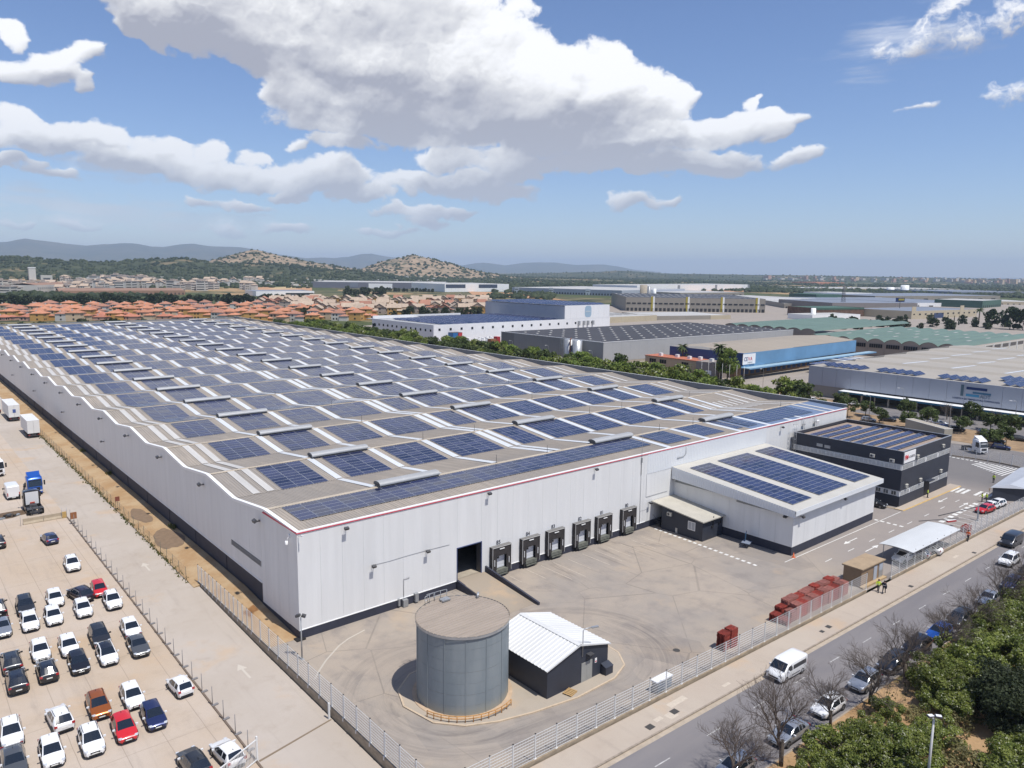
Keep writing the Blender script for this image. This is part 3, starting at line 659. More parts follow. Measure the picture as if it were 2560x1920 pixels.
# ------------------------------------------------------------------ people
SKIN = mat('skin',(.42,.25,.17),.6); HIVIS = mat('hi-vis yellow',(.62,.80,.03),.6); HIORG = mat('hi-vis orange',(.80,.14,.03),.6); CLOTHD = mat('dark navy cloth',(.02,.022,.035),.9); CLOTHG = mat('dark grey cloth',(.05,.05,.055),.9); HAIR = mat('dark hair',(.02,.015,.012),.8); REFL = mat('reflective tape',(.6,.62,.62),.4)
def person(label,x,y,z,head,step,vest,trousers,bag=False,arm=0.0):
    """one skinned body in mid-stride or standing, facing +x of its own frame"""
    J = {'pel': (0,0,.95),'wai': (0,0,1.1),'che': (.02,0,1.36),'nec': (.02,0,1.50),'hed': (.05,0,1.62),'top': (.03,0,1.74),'nos': (.13,0,1.62)}
    E_ = [('pel','wai',.14),('wai','che',.16),('che','nec',.06),('nec','hed',.095),('hed','top',.08),('hed','nos',.025)]
    for s,n in ((-1,'r'),(1,'l')):
        f = step * s
        J.update({n + 'h': (0,s * .10,.90),n + 'k': (f * .22 + .03,s * .11,.50),n + 'a': (f * .42 - .02,s * .11,.09),n + 't': (f * .42 + .16,s * .12,.04),n + 's': (.02,s * .20,1.42),n + 'e': (-f * .12 - .02 + arm * .1,s * .26,1.14),n + 'w': (-f * .20 + .08 + arm * .2,s * .25,.90),n + 'p': (-f * .22 + .10 + arm * .25,s * .25,.82)})
        E_ += [('pel',n + 'h',.11),(n + 'h',n + 'k',.075),(n + 'k',n + 'a',.05),(n + 'a',n + 't',.04),('che',n + 's',.075),(n + 's',n + 'e',.05),(n + 'e',n + 'w',.038),(n + 'w',n + 'p',.035)]
        for k in range(5): J['%sf%d' % (n,k)] = (J[n + 'p'][0] - .03 + .018 * k + (.03 if k == 4 else 0),J[n + 'p'][1],J[n + 'p'][2] - (.07 if k < 4 else .03)); E_.append((n + 'p','%sf%d' % (n,k),.009))
    names = list(J); me = bpy.data.meshes.new('body'); me.from_pydata([J[k] for k in names],[(names.index(a),names.index(b)) for a,b,r in E_],[]); o = bpy.data.objects.new('body_rig',me); COL.objects.link(o)
    m = o.modifiers.new('s','SKIN'); sk = me.skin_vertices[0].data
    for a,b,r in E_: sk[names.index(b)].radius = (r,r * (.8 if b in ('wai','che') else 1))
    sk[0].radius = (.13,.15); sk[0].use_root = True; o.modifiers.new('u','SUBSURF').levels = 1
    ev = bpy.data.meshes.new_from_object(o.evaluated_get(bpy.context.evaluated_depsgraph_get())); bpy.data.objects.remove(o)
    t = thing('person',label,'person',(x,y,z),head,'people at the depot'); ev.materials.clear()
    for q in (SKIN,trousers,vest): ev.materials.append(q)
    for p in ev.polygons:
        c = p.center; p.use_smooth = True
        p.material_index = 1 if c.z < 1.0 and not (abs(c.y) > .215 and c.z > .7) else (2 if c.z < 1.5 and not (c.z < .95) else 0)
    b = bpy.data.objects.new('body',ev); b.name = 'body'; COL.objects.link(b); b.parent = t
    mb = MB(); rows = [[(.03 + .105 * k[0] * math.cos(a),.0 + .115 * k[0] * math.sin(a),k[1]) for a in np.linspace(0,6.283,11)] for k in ((.98,1.63),(1.0,1.70),(.8,1.76),(.3,1.79))]; mb.grid(rows); mb.face([v for v in rows[-1][:-1]]); mb.build('hair',HAIR,t,local=True)
    mb = MB(); mb.grid([[(.02 + .155 * math.cos(a),.20 * math.sin(a),z_) for a in np.linspace(0,6.283,13)] for z_ in (1.10,1.16)],0); mb.build('tape_band',REFL,t,local=True)
    mb = MB()
    for s in (-1,1): mb.obox((s * step * .42 + .05,s * .115,.045),(.14,0,0),(0,.05,0),(0,0,.045))
    mb.build('shoes',BLACK,t,local=True)
    if bag: mb = MB(); mb.obox((-.05,-.26,.95),(.16,0,0),(0,.07,0),(0,0,.18)); mb.tube([(-.05,-.2,1.1),(.02,.05,1.46),(.05,.2,1.2)],.02,4); mb.build('shoulder_bag',CLOTHD,t,local=True)
    return t
person('person in yellow hi-vis vest walking on the pavement past the tan kiosk',65.6,-36.25,0,RD + .25,.9,HIVIS,CLOTHG)
person('person in dark clothes with a shoulder bag walking beside the yellow vest',65.75,-36.95,0,RD + .25,-.8,CLOTHD,CLOTHD,True)
person('person in orange and navy work clothes walking by the fence',97.1,-36.6,0,RD + math.pi,.7,HIORG,CLOTHD)
person('person in yellow vest standing at the office entrance',116.8,-22.95,.13,-1.2,.15,HIVIS,CLOTHD)
person('person in yellow vest standing by the dark shed, left of two',122.7,-30.4,0,2.2,.2,HIVIS,CLOTHG,False,.8)
person('person in yellow vest standing by the dark shed, right of two',123.1,-31.0,0,2.4,.1,HIVIS,CLOTHG)
person('person in yellow vest standing beyond the ridge of the shed',139.6,-27.1,0,3.0,.1,HIVIS,CLOTHG)
# ------------------------------------------------------------------ the big warehouse
W_X,W_Y = 129.8,367.0
PITCH,Y0,NB = 20.13,9.2,18
ZR,ZV,ZE = 13.02,11.92,12.62
def roof_z(y):
    if y <= Y0: return lerp(ZE,ZR,max(0,y) / Y0)
    t = ((y - Y0) % PITCH) / PITCH
    return ZR - (ZR - ZV) * (1 - abs(2 * t - 1))
WH = thing('warehouse','huge white warehouse with an undulating roof covered in solar panels','warehouse',(0,0,0))
def m_roof(name,a,b,c3):
    n = NT(name,.8); X,Y,Z = n.xyz()
    s = n.noise(1.0,n.mp((1.6,.05,1)),detail=6,rough=.7); g = n.noise(.05,detail=5); f = n.noise(1.2,n.mp((1,.25,1)),detail=6)
    c = n.mix(n.step(s,.36,.66),a,b); c = n.mix(n.math('MULTIPLY',n.step(g,.4,.65),.6),c,c3); c = n.mix(n.math('MULTIPLY',f,.25),c,alb(128,116,106))
    return n.done(c)
ROOF = m_roof('weathered fibre cement',alb(182,172,160),alb(202,190,176),alb(170,164,158))
BLUER = mat('blue grey roof sheet',alb(128,146,176),.45,var=.06,vs=.2)
SKYL = mat('white skylight sheet',(.58,.60,.62),.35,var=.05,vs=.6,stretch=(1,.15,1))
SKYD = mat('dirty skylight sheet',(.50,.48,.45),.5,var=.10,vs=.7,stretch=(1.5,.1,1))
CAP = mat('ridge cap',alb(206,192,172),.8,var=.12,vs=.6)
def corrug(x0,x1,ya,yb,za,zb,name,m,p=.42,dpt=.055):
    """profiled sheet between two level lines, ribs running down the slope"""
    xs = []; n = int(round((x1 - x0) / p)); p = (x1 - x0) / n
    for i in range(n):
        x = x0 + i * p
        xs += [(x,0),(x + p * .45,0),(x + p * .58,dpt),(x + p * .87,dpt)]
    xs.append((x1,0))
    mb = MB(); mb.grid([[(x,ya,za + d) for x,d in xs],[(x,yb,zb + d) for x,d in xs]],sm=False)
    return mb.build(name,m,WH)
XB = 92.6
for k in range(NB):
    yr = Y0 + k * PITCH
    if k == 0:
        corrug(0.06,XB,.10,yr,ZE,ZR,'roof_sheet',ROOF); corrug(XB,W_X - .1,.10,yr,ZE + .01,ZR + .01,'roof_sheet',BLUER,1.0,.03)
    else: corrug(0.06,W_X - .1,yr - PITCH / 2,yr,ZV + .055,ZR,'roof_sheet',ROOF)
    corrug(0.06,W_X - .1,yr,min(yr + PITCH / 2 + .18,W_Y - .1),ZR,ZV if k < NB - 1 else ZV,'roof_sheet',ROOF)
    mb = MB(); mb.face([(0.02,yr - .38,ZR + .045),(W_X - .1,yr - .38,ZR + .045),(W_X - .1,yr,ZR + .10),(.02,yr,ZR + .10)]); mb.face([(.02,yr,ZR + .10),(W_X - .1,yr,ZR + .10),(W_X - .1,yr + .38,ZR + .045),(.02,yr + .38,ZR + .045)])
    mb.build('ridge_cap',CAP,WH)
corrug(0.06,W_X - .1,Y0 + (NB - .5) * PITCH,W_Y - .1,ZV + .05,ZV + .45,'roof_sheet',ROOF)
# skylight strips: (x0, x1, dirty)
SKYS = [(2.75,3.75,1),(4.75,5.75,1),(14.95,15.95,0),(25.55,26.6,0),(35.8,37.0,0),(47.4,48.7,0),(49.35,50.5,0),(57.6,58.7,0),(68.0,69.2,0),(77.8,79.0,0),(88.3,89.5,0),(98.2,99.4,0),(106.4,107.5,0),(110.6,111.6,0),(121.3,122.3,1),(124.4,125.4,1)]
def slab(mb,x0,x1,ya,yb,za,zb,h0=.062,h1=.085):
    """thin sheet lying on the slope between ya and yb"""
    p = [(x0,ya,za + h0),(x1,ya,za + h0),(x1,yb,zb + h0),(x0,yb,zb + h0),(x0,ya,za + h1),(x1,ya,za + h1),(x1,yb,zb + h1),(x0,yb,zb + h1)]
    b = len(mb.v); mb.v.extend(p)
    for q in ((4,5,6,7),(0,1,5,4),(1,2,6,5),(2,3,7,6),(3,0,4,7)):
        mb.f.append(tuple(b + i for i in q)); mb.m.append(0); mb.sm.append(False)
for k in range(NB):
    yr = Y0 + k * PITCH; yv0 = yr - PITCH / 2; yv1 = yr + PITCH / 2
    for i,(x0,x1,dirty) in enumerate(SKYS):
        if k == 0 and (x0 < 60 or x0 > 90 or 68.5 < x0 < 77):
            if x0 < 60:
                if x0 < 6: continue
                mb = MB(); slab(mb,x0,x1,yr + .4,yv1,ZR,ZV); mb.build('skylight',SKYD if dirty else SKYL,WH)
                continue
        xa,xb = x0,x1
        if k == 0 and 60 < x0 < 70: xa,xb = 66.7,67.9
        mb = MB()
        ya = .5 if k == 0 else yv0 + .2
        slab(mb,xa,xb,ya,yr - .4,roof_z(ya) + (.055 if k else 0),roof_z(yr - .4) + .01); slab(mb,xa,xb,yr + .4,min(yv1 + .15,W_Y - .3),roof_z(yr + .4) + .01,ZV)
        mb.build('skylight',SKYD if dirty or (x0 > 105 and k > 6) else SKYL,WH)
for i in range(7):                                            # short clear strips round the first valley at the right end
    mb = MB(); x = 108.2 + i * 2.15; yv = Y0 + PITCH / 2
    slab(mb,x,x + .75,yv + .2,yv + 4.2,ZV + .06,ZV + .06 + 4 * .109); slab(mb,x + .1,x + .85,yv - 4.6,yv - .1,ZV + 4.5 * .109,ZV + .02)
    mb.build('skylight',SKYD,WH)
# solar arrays: part solar_array, each module of the first rows a sub-part
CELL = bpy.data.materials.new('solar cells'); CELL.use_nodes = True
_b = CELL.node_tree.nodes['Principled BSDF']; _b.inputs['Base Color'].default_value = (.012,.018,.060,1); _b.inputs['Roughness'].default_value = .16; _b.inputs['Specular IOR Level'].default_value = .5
def _cells():
    N,L = CELL.node_tree.nodes,CELL.node_tree.links
    tc = N.new('ShaderNodeTexCoord'); br = N.new('ShaderNodeTexBrick'); br.offset = 0
    br.inputs['Color1'].default_value = (.013,.019,.066,1); br.inputs['Color2'].default_value = (.010,.015,.054,1); br.inputs['Mortar'].default_value = (.05,.06,.10,1)
    br.inputs['Scale'].default_value = 1; br.inputs['Mortar Size'].default_value = .008; br.inputs['Brick Width'].default_value = .17; br.inputs['Row Height'].default_value = .17
    L.new(tc.outputs['Object'],br.inputs['Vector'])
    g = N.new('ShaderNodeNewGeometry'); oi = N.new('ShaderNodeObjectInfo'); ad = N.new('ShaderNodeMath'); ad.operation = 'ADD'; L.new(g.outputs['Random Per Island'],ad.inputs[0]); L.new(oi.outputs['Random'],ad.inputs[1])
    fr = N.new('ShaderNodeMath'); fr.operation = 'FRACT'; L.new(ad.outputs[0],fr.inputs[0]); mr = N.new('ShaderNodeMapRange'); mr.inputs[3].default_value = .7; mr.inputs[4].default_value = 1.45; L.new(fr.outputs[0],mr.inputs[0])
    hv = N.new('ShaderNodeHueSaturation'); L.new(mr.outputs[0],hv.inputs['Value']); L.new(br.outputs['Color'],hv.inputs['Color']); L.new(hv.outputs[0],_b.inputs['Base Color'])  # random cell brightness painted in to imitate uneven sky reflections
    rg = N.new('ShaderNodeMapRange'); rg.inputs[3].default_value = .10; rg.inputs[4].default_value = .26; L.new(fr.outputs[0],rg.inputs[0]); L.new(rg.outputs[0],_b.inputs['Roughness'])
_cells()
FRAME = mat('aluminium frame',(.46,.48,.52),.35,metal=.6)
def module_faces(mb,o,ux,uy,w,h,up,fr=.035,t=.04):
    """one module: frame ring, recessed glass, thin sides. o corner, ux/uy unit directions"""
    o = Vector(o); X = Vector(ux); Y = Vector(uy); U = Vector(up)
    c = [o,o + X * w,o + X * w + Y * h,o + Y * h]; T = [p + U * t for p in c]
    I = [o + X * fr + Y * fr,o + X * (w - fr) + Y * fr,o + X * (w - fr) + Y * (h - fr),o + X * fr + Y * (h - fr)]; I = [p + U * (t - .006) for p in I]
    b = len(mb.v); mb.v.extend([tuple(p) for p in c + T + I])
    for q,m in (((8,9,10,11),0),((4,5,9,8),1),((5,6,10,9),1),((6,7,11,10),1),((7,4,8,11),1),((0,1,5,4),1),((1,2,6,5),1),((2,3,7,6),1),((3,0,4,7),1)):
        mb.f.append(tuple(b + i for i in q)); mb.m.append(m); mb.sm.append(False)
_modcache = {}
def array(parent,x0,y_top,nx,ny,w,h,dirY,slope_dz,single,z_top,gap=.03,up=.12,extra=None):
    """nx by ny modules hung from the line y=y_top down the slope; dirY = -1 towards the front"""
    dv = Vector((0,dirY,slope_dz)).normalized(); nrm = Vector((1,0,0)).cross(dv); nrm = nrm if nrm.z > 0 else -nrm
    org = Vector((x0,y_top,z_top)) + nrm * up
    if single:
        hold = bpy.data.objects.new('solar_array',None); COL.objects.link(hold); hold.parent = parent; hold.location = org - parent.location
        key = (w,h,round(slope_dz,4),dirY)
        if key not in _modcache:
            mb = MB(); module_faces(mb,(0,0,0),(1,0,0),dv,w,h,nrm)
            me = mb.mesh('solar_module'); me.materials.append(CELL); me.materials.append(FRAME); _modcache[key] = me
        for i in range(nx):
            for j in range(ny):
                o = bpy.data.objects.new('solar_module',_modcache[key]); COL.objects.link(o); o.parent = hold
                o.location = Vector((1,0,0)) * (i * (w + gap)) + dv * (j * (h + gap))
        return hold
    mb = MB()
    for i in range(nx):
        for j in range(ny):
            module_faces(mb,org + Vector((1,0,0)) * (i * (w + gap)) + dv * (j * (h + gap)),(1,0,0),dv,w,h,nrm)
    if extra: extra(mb)
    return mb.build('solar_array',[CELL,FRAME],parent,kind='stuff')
SL = (ZR - ZV) / (PITCH / 2)
# columns: x0, nx, ny, module w, h
COLS = [(6.75,3,9,2.26,1.03),(17.2,3,9,2.30,1.03),(27.6,3,9,2.33,1.03),(37.4,4,9,2.24,1.03),(51.1,5,4,1.03,2.26),(59.1,8,4,1.05,2.28),(69.6,7,4,1.06,2.28),(79.5,8,4,1.02,2.28),(90.0,7,4,1.04,2.28),(100.0,6,4,1.02,2.28),(112.2,7,4,1.05,2.28)]
S1 = (ZR - ZE) / Y0
array(WH,2.0,Y0 - .75,28,5,2.25,1.03,-1,-S1,True,ZR - .75 * S1)
for x0,nx,ny,w,h in ((68.8,6,3,1.10,2.15),(79.0,6,3,1.10,2.15),(89.6,2,3,1.10,2.15),(93.6,3,3,1.10,2.15),(100.2,8,6,2.26,1.05)):
    array(WH,x0,Y0 - .75,nx,ny,w,h,-1,-S1,False,ZR - .75 * S1)
for k in range(1,NB):
    yr = Y0 + k * PITCH
    for ci,(x0,nx,ny,w,h) in enumerate(COLS):
        if k == 1 and ci == 10: continue
        if k == 1 and ci == 9: nx = 4
        vent = ci in (1,5,9)
        ny2 = ny
        yt = yr - .75; zt = ZR - .75 * SL
        def ex(mb,x0=x0,nx=nx,w=w,h=h,yr=yr,k=k,ny=ny):
            if k < 3: return
            dv = Vector((0,1,-SL)).normalized(); nrm = Vector((0,SL,1)).normalized()
            org = Vector((x0,yr + .75,ZR - .75 * SL)) + nrm * .12
            for i in range(nx):
                for j in range(ny - (1 if h < 1.5 else 0)):
                    module_faces(mb,org + Vector((1,0,0)) * (i * (w + .03)) + dv * (j * (h + .03)),(1,0,0),dv,w,h,nrm)
        array(WH,x0,yt,nx,ny2,w,h,-1,-SL,k == 1 and ci < 6,zt,extra=ex)
# ridge ventilators
VENT = mat('ventilator sheet',(.36,.365,.37),.55,metal=.15,var=.06,vs=.8)
VENTD = mat('ventilator throat',(.10,.105,.115),.6)
def vent_mesh(Lx):
    mb = MB()
    mb.box(0,Lx,-.55,.55,-.12,.5,1,skip='b')
    prof = [(-.84,.30),(-.88,.44),(-.80,.62),(-.58,.76),(-.28,.83),(0,.85),(.28,.83),(.58,.76),(.80,.62),(.88,.44),(.84,.30)]
    mb.grid([[(0,y,z) for y,z in prof],[(Lx,y,z) for y,z in prof]],0,True)
    for x in (0,Lx):
        mb.face([(x,y,z) for y,z in (prof if x == 0 else prof[::-1])],1)
    mb.face([(0,.84,.30),(Lx,.84,.30),(Lx,-.84,.30),(0,-.84,.30)],1)
    for i in range(1,5): mb.box(Lx * i / 5 - .03,Lx * i / 5 + .03,-.90,.90,.27,.32,1)
    me = mb.mesh('ridge_ventilator'); me.materials.append(VENT); me.materials.append(VENTD); return me
VME = vent_mesh(9.75)
for k in range(NB):
    for x in (15.65,57.4,88.6 if k == 0 else 98.9):
        o = bpy.data.objects.new('ridge_ventilator',VME); COL.objects.link(o); o.parent = WH; o.location = (x,Y0 + k * PITCH,ZR)
# lightning rods on the ridges
mb = MB(); mb.tube([(0,0,0),(0,0,1.25)],.035,5); mb.box(-.12,.12,-.12,.12,-.02,.06); ROD = mb.mesh('lightning_rod'); ROD.materials.append(DKGREY)
for k,xs in ((0,(36.5,47.1,75.6,85.9,118)),(1,(36.6,47.8,78,88,112)),(2,(36,60,80,104)),(3,(40,66,90)),(4,(36,80)),(5,(60,110)),(6,(44,))):
    for x in xs:
        o = bpy.data.objects.new('lightning_rod',ROD); COL.objects.link(o); o.parent = WH; o.location = (x,Y0 + k * PITCH + .1,ZR + .08)
# walls --------------------------------------------------------------
def panel_front(x0,x1,z0,z1,y=0.0,t=.10,name='wall_panel',m=None):
    mb = MB(); g = .006
    mb.box(x0 + g,x1 - g,y,y + t,z0,z1); return mb.build(name,m or WHITE,WH)
xs = [22.3 * i / 8 for i in range(9)]
for a,b in zip(xs,xs[1:]): panel_front(a,b,1.05,ZE + .02)
panel_front(22.3,26.3,5.55,ZE + .02)
n = 25; xs = [26.3 + (97.0 - 26.3) * i / n for i in range(n + 1)]
for a,b in zip(xs,xs[1:]): panel_front(a,b,1.05,ZE + .02)
xs = [97.0 + (W_X - 97.0) * i / 12 for i in range(13)]
for a,b in zip(xs,xs[1:]): panel_front(a,b,1.05,ZE + .02)
RIB = mat('ribbed white sheet',(.68,.70,.72),.5)
mb = MB(); xx = []                                              # ribbed sheet above the annex
for i in range(int((97 - 61) / .45)):
    x = 61.0 + i * .45; xx += [(x,0),(x + .2,0),(x + .26,.04),(x + .4,.04)]
mb.grid([[(x,-.02 - d,9.2) for x,d in xx],[(x,-.02 - d,ZE - .05) for x,d in xx]],sm=False); mb.build('ribbed_sheet',RIB,WH)
mb = MB(); mb.box(.03,W_X,.12,.22,0,ZE - .1,0);
mb = MB(); mb.box(0.03,22.28,-.03,.16,-.2,1.04); mb.box(26.32,W_X,-.03,.16,-.2,1.04); mb.build('plinth',NAVY,WH)
mb = MB(); mb.box(.0,22.3,-.07,.0,1.04,1.12); mb.box(26.3,60.9,-.07,0,1.04,1.12); mb.build('drip_rail',TRIM,WH)
mb = MB()                                                       # eave flashing and red line
mb.box(-.06,W_X + .06,-.06,.30,ZE + .02,ZE + .17,0); mb.box(-.07,W_X + .07,-.085,-.045,ZE - .06,ZE + .06,1)
mb.build('eave_trim',[TRIM,REDTRIM],WH)
mb = MB(); mb.box(-.085,-.045,-.08,Y0 + .3,ZE - .02,ZE + .10,0)
mb.face([(-.09,-.08,ZE - .06),(-.09,Y0,ZR - .22),(-.09,Y0,ZR - .12),(-.09,-.08,ZE + .05)][::-1],0); mb.build('verge_line',REDTRIM,WH)
# left wall: panels whose tops follow the roof
ybr = [0.0,2.6,5.2,7.8,Y0,10.4]
y = Y0
while y < W_Y - 1:
    for t in (.25,.5,.75,1.0):
        q = y + PITCH * t
        if 10.5 < q < W_Y: ybr.append(q)
    y += PITCH
ybr.append(W_Y)
ybr = sorted(set(round(v,3) for v in ybr))
for a,b in zip(ybr,ybr[1:]):
    zb = 3.36 if a > 10.3 else .0; zt = lambda v: roof_z(v) - .04
    mb = MB(); g = .012; a2,b2 = a + g,b - g; za = zb if a > 10.3 else lerp(.95,.75,a / 10.4)
    P = [(0,a2,za),(0,b2,za),(0,b2,zt(b2)),(0,a2,zt(a2)),(.1,a2,za),(.1,b2,za),(.1,b2,zt(b2)),(.1,a2,zt(a2))]
    for q in ((1,0,3,2),(0,1,5,4),(1,2,6,5),(2,3,7,6),(3,0,4,7)): mb.face([P[i] for i in q])
    mb.build('wall_panel',WHITE,WH)
mb = MB(); mb.box(-.03,.2,-.03,10.4,-.2,.9); mb.build('plinth',NAVY,WH)
yb = [10.4] + [10.4 + (W_Y - 10.4) * i / 28 for i in range(1,29)]
for a,b in zip(yb,yb[1:]):
    mb = MB(); mb.box(.12,.3,a + .04,b - .04,-.2,3.35); mb.box(.06,.16,b - .12,b + .06,.3,3.3); mb.build('plinth',NAVY,WH)
mb = MB(); mb.box(-.06,.12,10.42,W_Y,3.30,3.40); mb.build('drip_rail',TRIM,WH)
mb = MB(); rows = []                                            # white verge flashing along the wave
ys = [0.0,Y0]
for k in range(NB):
    ys += [Y0 + k * PITCH + PITCH / 2,Y0 + (k + 1) * PITCH]
ys = [v for v in ys if v < W_Y] + [W_Y]
# rounded bends
pts = []
for i,v in enumerate(ys):
    if 0 < i < len(ys) - 1: pts += [(v - 1.0,roof_z(v - 1.0)),(v,roof_z(v) + (.03 if roof_z(v) < ZR - .3 else -.03)),(v + 1.0,roof_z(v + 1.0))]
    else: pts.append((v,roof_z(v)))
pts = [p for p in pts if p[0] <= W_Y]
mb.grid([[(-.06,p,z - .22) for p,z in pts],[(-.06,p,z + .15) for p,z in pts],[(.42,p,z + .15) for p,z in pts],[(.42,p,z + .04) for p,z in pts]],sm=False)
mb.build('verge_flashing',TRIM,WH)
mb = MB()                                                       # right wall with its straight parapet, back wall
mb.box(W_X - .1,W_X,0.1,W_Y,0,13.5); mb.build('parapet_wall',mat('shade grey parapet',(.15,.16,.18),.6,var=.1,vs=.5),WH)  # dark grey base colour carries the shade on the roof-side face
mb = MB(); mb.box(W_X - .16,W_X + .06,-.02,W_Y,13.5,13.58); mb.build('parapet_coping',TRIM,WH)
mb = MB(); mb.face([(W_X - .02,-.01,1.05),(W_X + .03,-.01,1.05),(W_X + .03,-.01,13.5),(W_X - .02,-.01,13.5)]); mb.box(0,W_X,W_Y - .1,W_Y,0,12.9); mb.build('back_wall',WHITE,WH)
mb = MB(); mb.box(.1,W_X - .1,W_Y - .5,W_Y + .05,12.72,13.0); mb.build('gutter',GREY,WH)
mb = MB(); mb.box(.1,W_X - .2,.3,W_Y - .2,-.10,.012); mb.build('floor_slab',CONC,WH)
mb = MB(); mb.box(22.0,22.3,.16,1.0,0,5.8); mb.box(26.3,26.6,.16,1.0,0,5.8); mb.box(22.0,26.6,.16,1.0,5.55,5.8); mb.build('door_reveal',DKGREY,WH)
mb = MB(); mb.box(20,28.8,.3,14,.02,1.18); mb.build('loading_floor',CONC,WH)
mb = MB()
for i in range(5): mb.box(23.2 + R_.uniform(0,2),24.4 + R_.uniform(0,1.6),6 + i,6.8 + i,1.18,1.9 + R_.random())
mb.build('stored_goods',mat('cardboard',alb(150,118,84),.9),WH)
mb = MB(); mb.box(22.2,22.3,-.06,.1,1.1,5.6); mb.box(26.3,26.42,-.06,.1,1.1,5.6); mb.box(22.2,26.42,-.06,.1,5.55,5.66); mb.build('door_frame',mat('blue steel',(.05,.07,.16),.5),WH)
# wall louvre on the left side
mb = MB(); mb.box(-.03,.0,10.6,20.45,5.38,6.07,0)
for i in range(6): mb.box(-.07,-.03,10.62,20.43,5.42 + i * .11,5.47 + i * .11,1)
for i in range(4): mb.box(-.08,-.02,10.6 + i * 3.25,10.68 + i * 3.25,5.38,6.07,1)
mb.build('louvre',[DKGREY,GREY],WH)
# flood lights on the walls
def lamp_front():
    mb = MB(); mb.tube([(0,0,0),(0,-.45,.05)],.035,6,1); mb.obox((0,-.58,.0),(.26,0,0),(0,.16,.07),(0,-.05,.12),0); mb.obox((.20,-.2,-.03),(.05,0,0),(0,.16,0),(0,0,.05),0); return mb
me = lamp_front().mesh('flood_light'); me.materials.append(DKGREY); me.materials.append(GREY)
for x,z in ((5.9,12.1),(27.3,12.3),(48.3,12.2),(102.1,11.95),(9.45,6.55),(17.3,6.55),(61.6,4.3)):
    o = bpy.data.objects.new('flood_light',me); COL.objects.link(o); o.parent = WH; o.location = (x,0,z)
for k in range(NB - 1):
    o = bpy.data.objects.new('flood_light',me); COL.objects.link(o); o.parent = WH; o.location = (0,Y0 + k * PITCH + 1.4,11.4); o.rotation_euler = (0,0,-math.pi / 2); o.scale = (1.35,1.1,1.35)
    if k > 3 and k % 2 == 0:
        o = bpy.data.objects.new('flood_light',me); COL.objects.link(o); o.parent = WH; o.location = (0,Y0 + k * PITCH + 1.0,6.7); o.rotation_euler = (0,0,-math.pi / 2)
mb = MB(); mb.tube([(9.45,-.03,6.5),(12,-.03,6.44),(14.5,-.03,6.5),(17.3,-.03,6.5),(21.0,-.03,6.42)],.02,4); mb.build('cable',GREY,WH)
mb = MB(); mb.tube([(13.9,-.08,1.2),(13.9,-.08,3.6),(14.8,-.08,3.6)],.03,5); mb.box(13.6,14.3,-.5,-.03,.05,.95,0); mb.box(15.4,15.9,-.45,-.03,.2,1.3); mb.box(13.0,13.25,-.3,-.03,.3,1.2); mb.build('pipework',GREY,WH)
mb = MB(); mb.tube([(59.4,-.1,9.3),(59.4,-.1,18.3)],[.04,.02],5); mb.tube([(59.45,-.06,1.1),(59.45,-.06,11.5)],.03,5); mb.box(59.3,59.55,-.2,0,11.4,12.2); mb.build('antenna_mast',GREY,WH)
mb = MB(); mb.tube([(60.9,-.05,9.3),(60.9,-.05,5.3),(66.5,-.05,5.3)],.025,4); mb.tube([(68.8,-.12,10.7),(70.6,-.12,10.8),(71.2,-.12,11.2),(71.25,-.12,12.3)],.06,5); mb.build('conduit',GREY,WH)
mb = MB(); mb.tube([(-.4,1.9,11.3),(-.12,1.9,11.8)],.03,5); mb.cyl(-.4,1.9,10.9,11.3,.17,12); mb.box(-.16,0,1.75,2.05,11.7,12.0); mb.build('security_camera',mat('white plastic',(.75,.75,.75),.4),WH)
mb = MB(); mb.tube([(.16,-.1,12.3),(.28,-.62,12.55)],.05,6); mb.obox((.3,-.7,12.5),(.07,.02,0),(.03,-.2,.03),(0,0,.07)); mb.build('security_camera',TRIM,WH)
mb = MB(); mb.box(59.55,59.58,-.02,0,1.2,3.3); mb.box(61.45,61.48,-.02,0,1.2,3.12); mb.box(59.55,61.48,-.02,0,3.1,3.13); mb.build('door_outline',GREY,WH)
mb = MB()
for x in (110.3,115.1):                                         # small mast frames at the right end
    mb.tube([(x,-.3,10.2),(x,-.3,13.2)],.05,5); mb.tube([(x + .8,-.3,10.2),(x + .8,-.3,12.6)],.04,5); mb.box(x - .1,x + .9,-.4,-.2,11.3,11.5)
mb.build('mast_frame',GALV,WH)
mb = MB(); mb.obox((115.6,-.7,11.3),(.5,0,0),(0,.05,.1),(0,-.1,.45)); mb.build('dish_antenna',TRIM,WH)
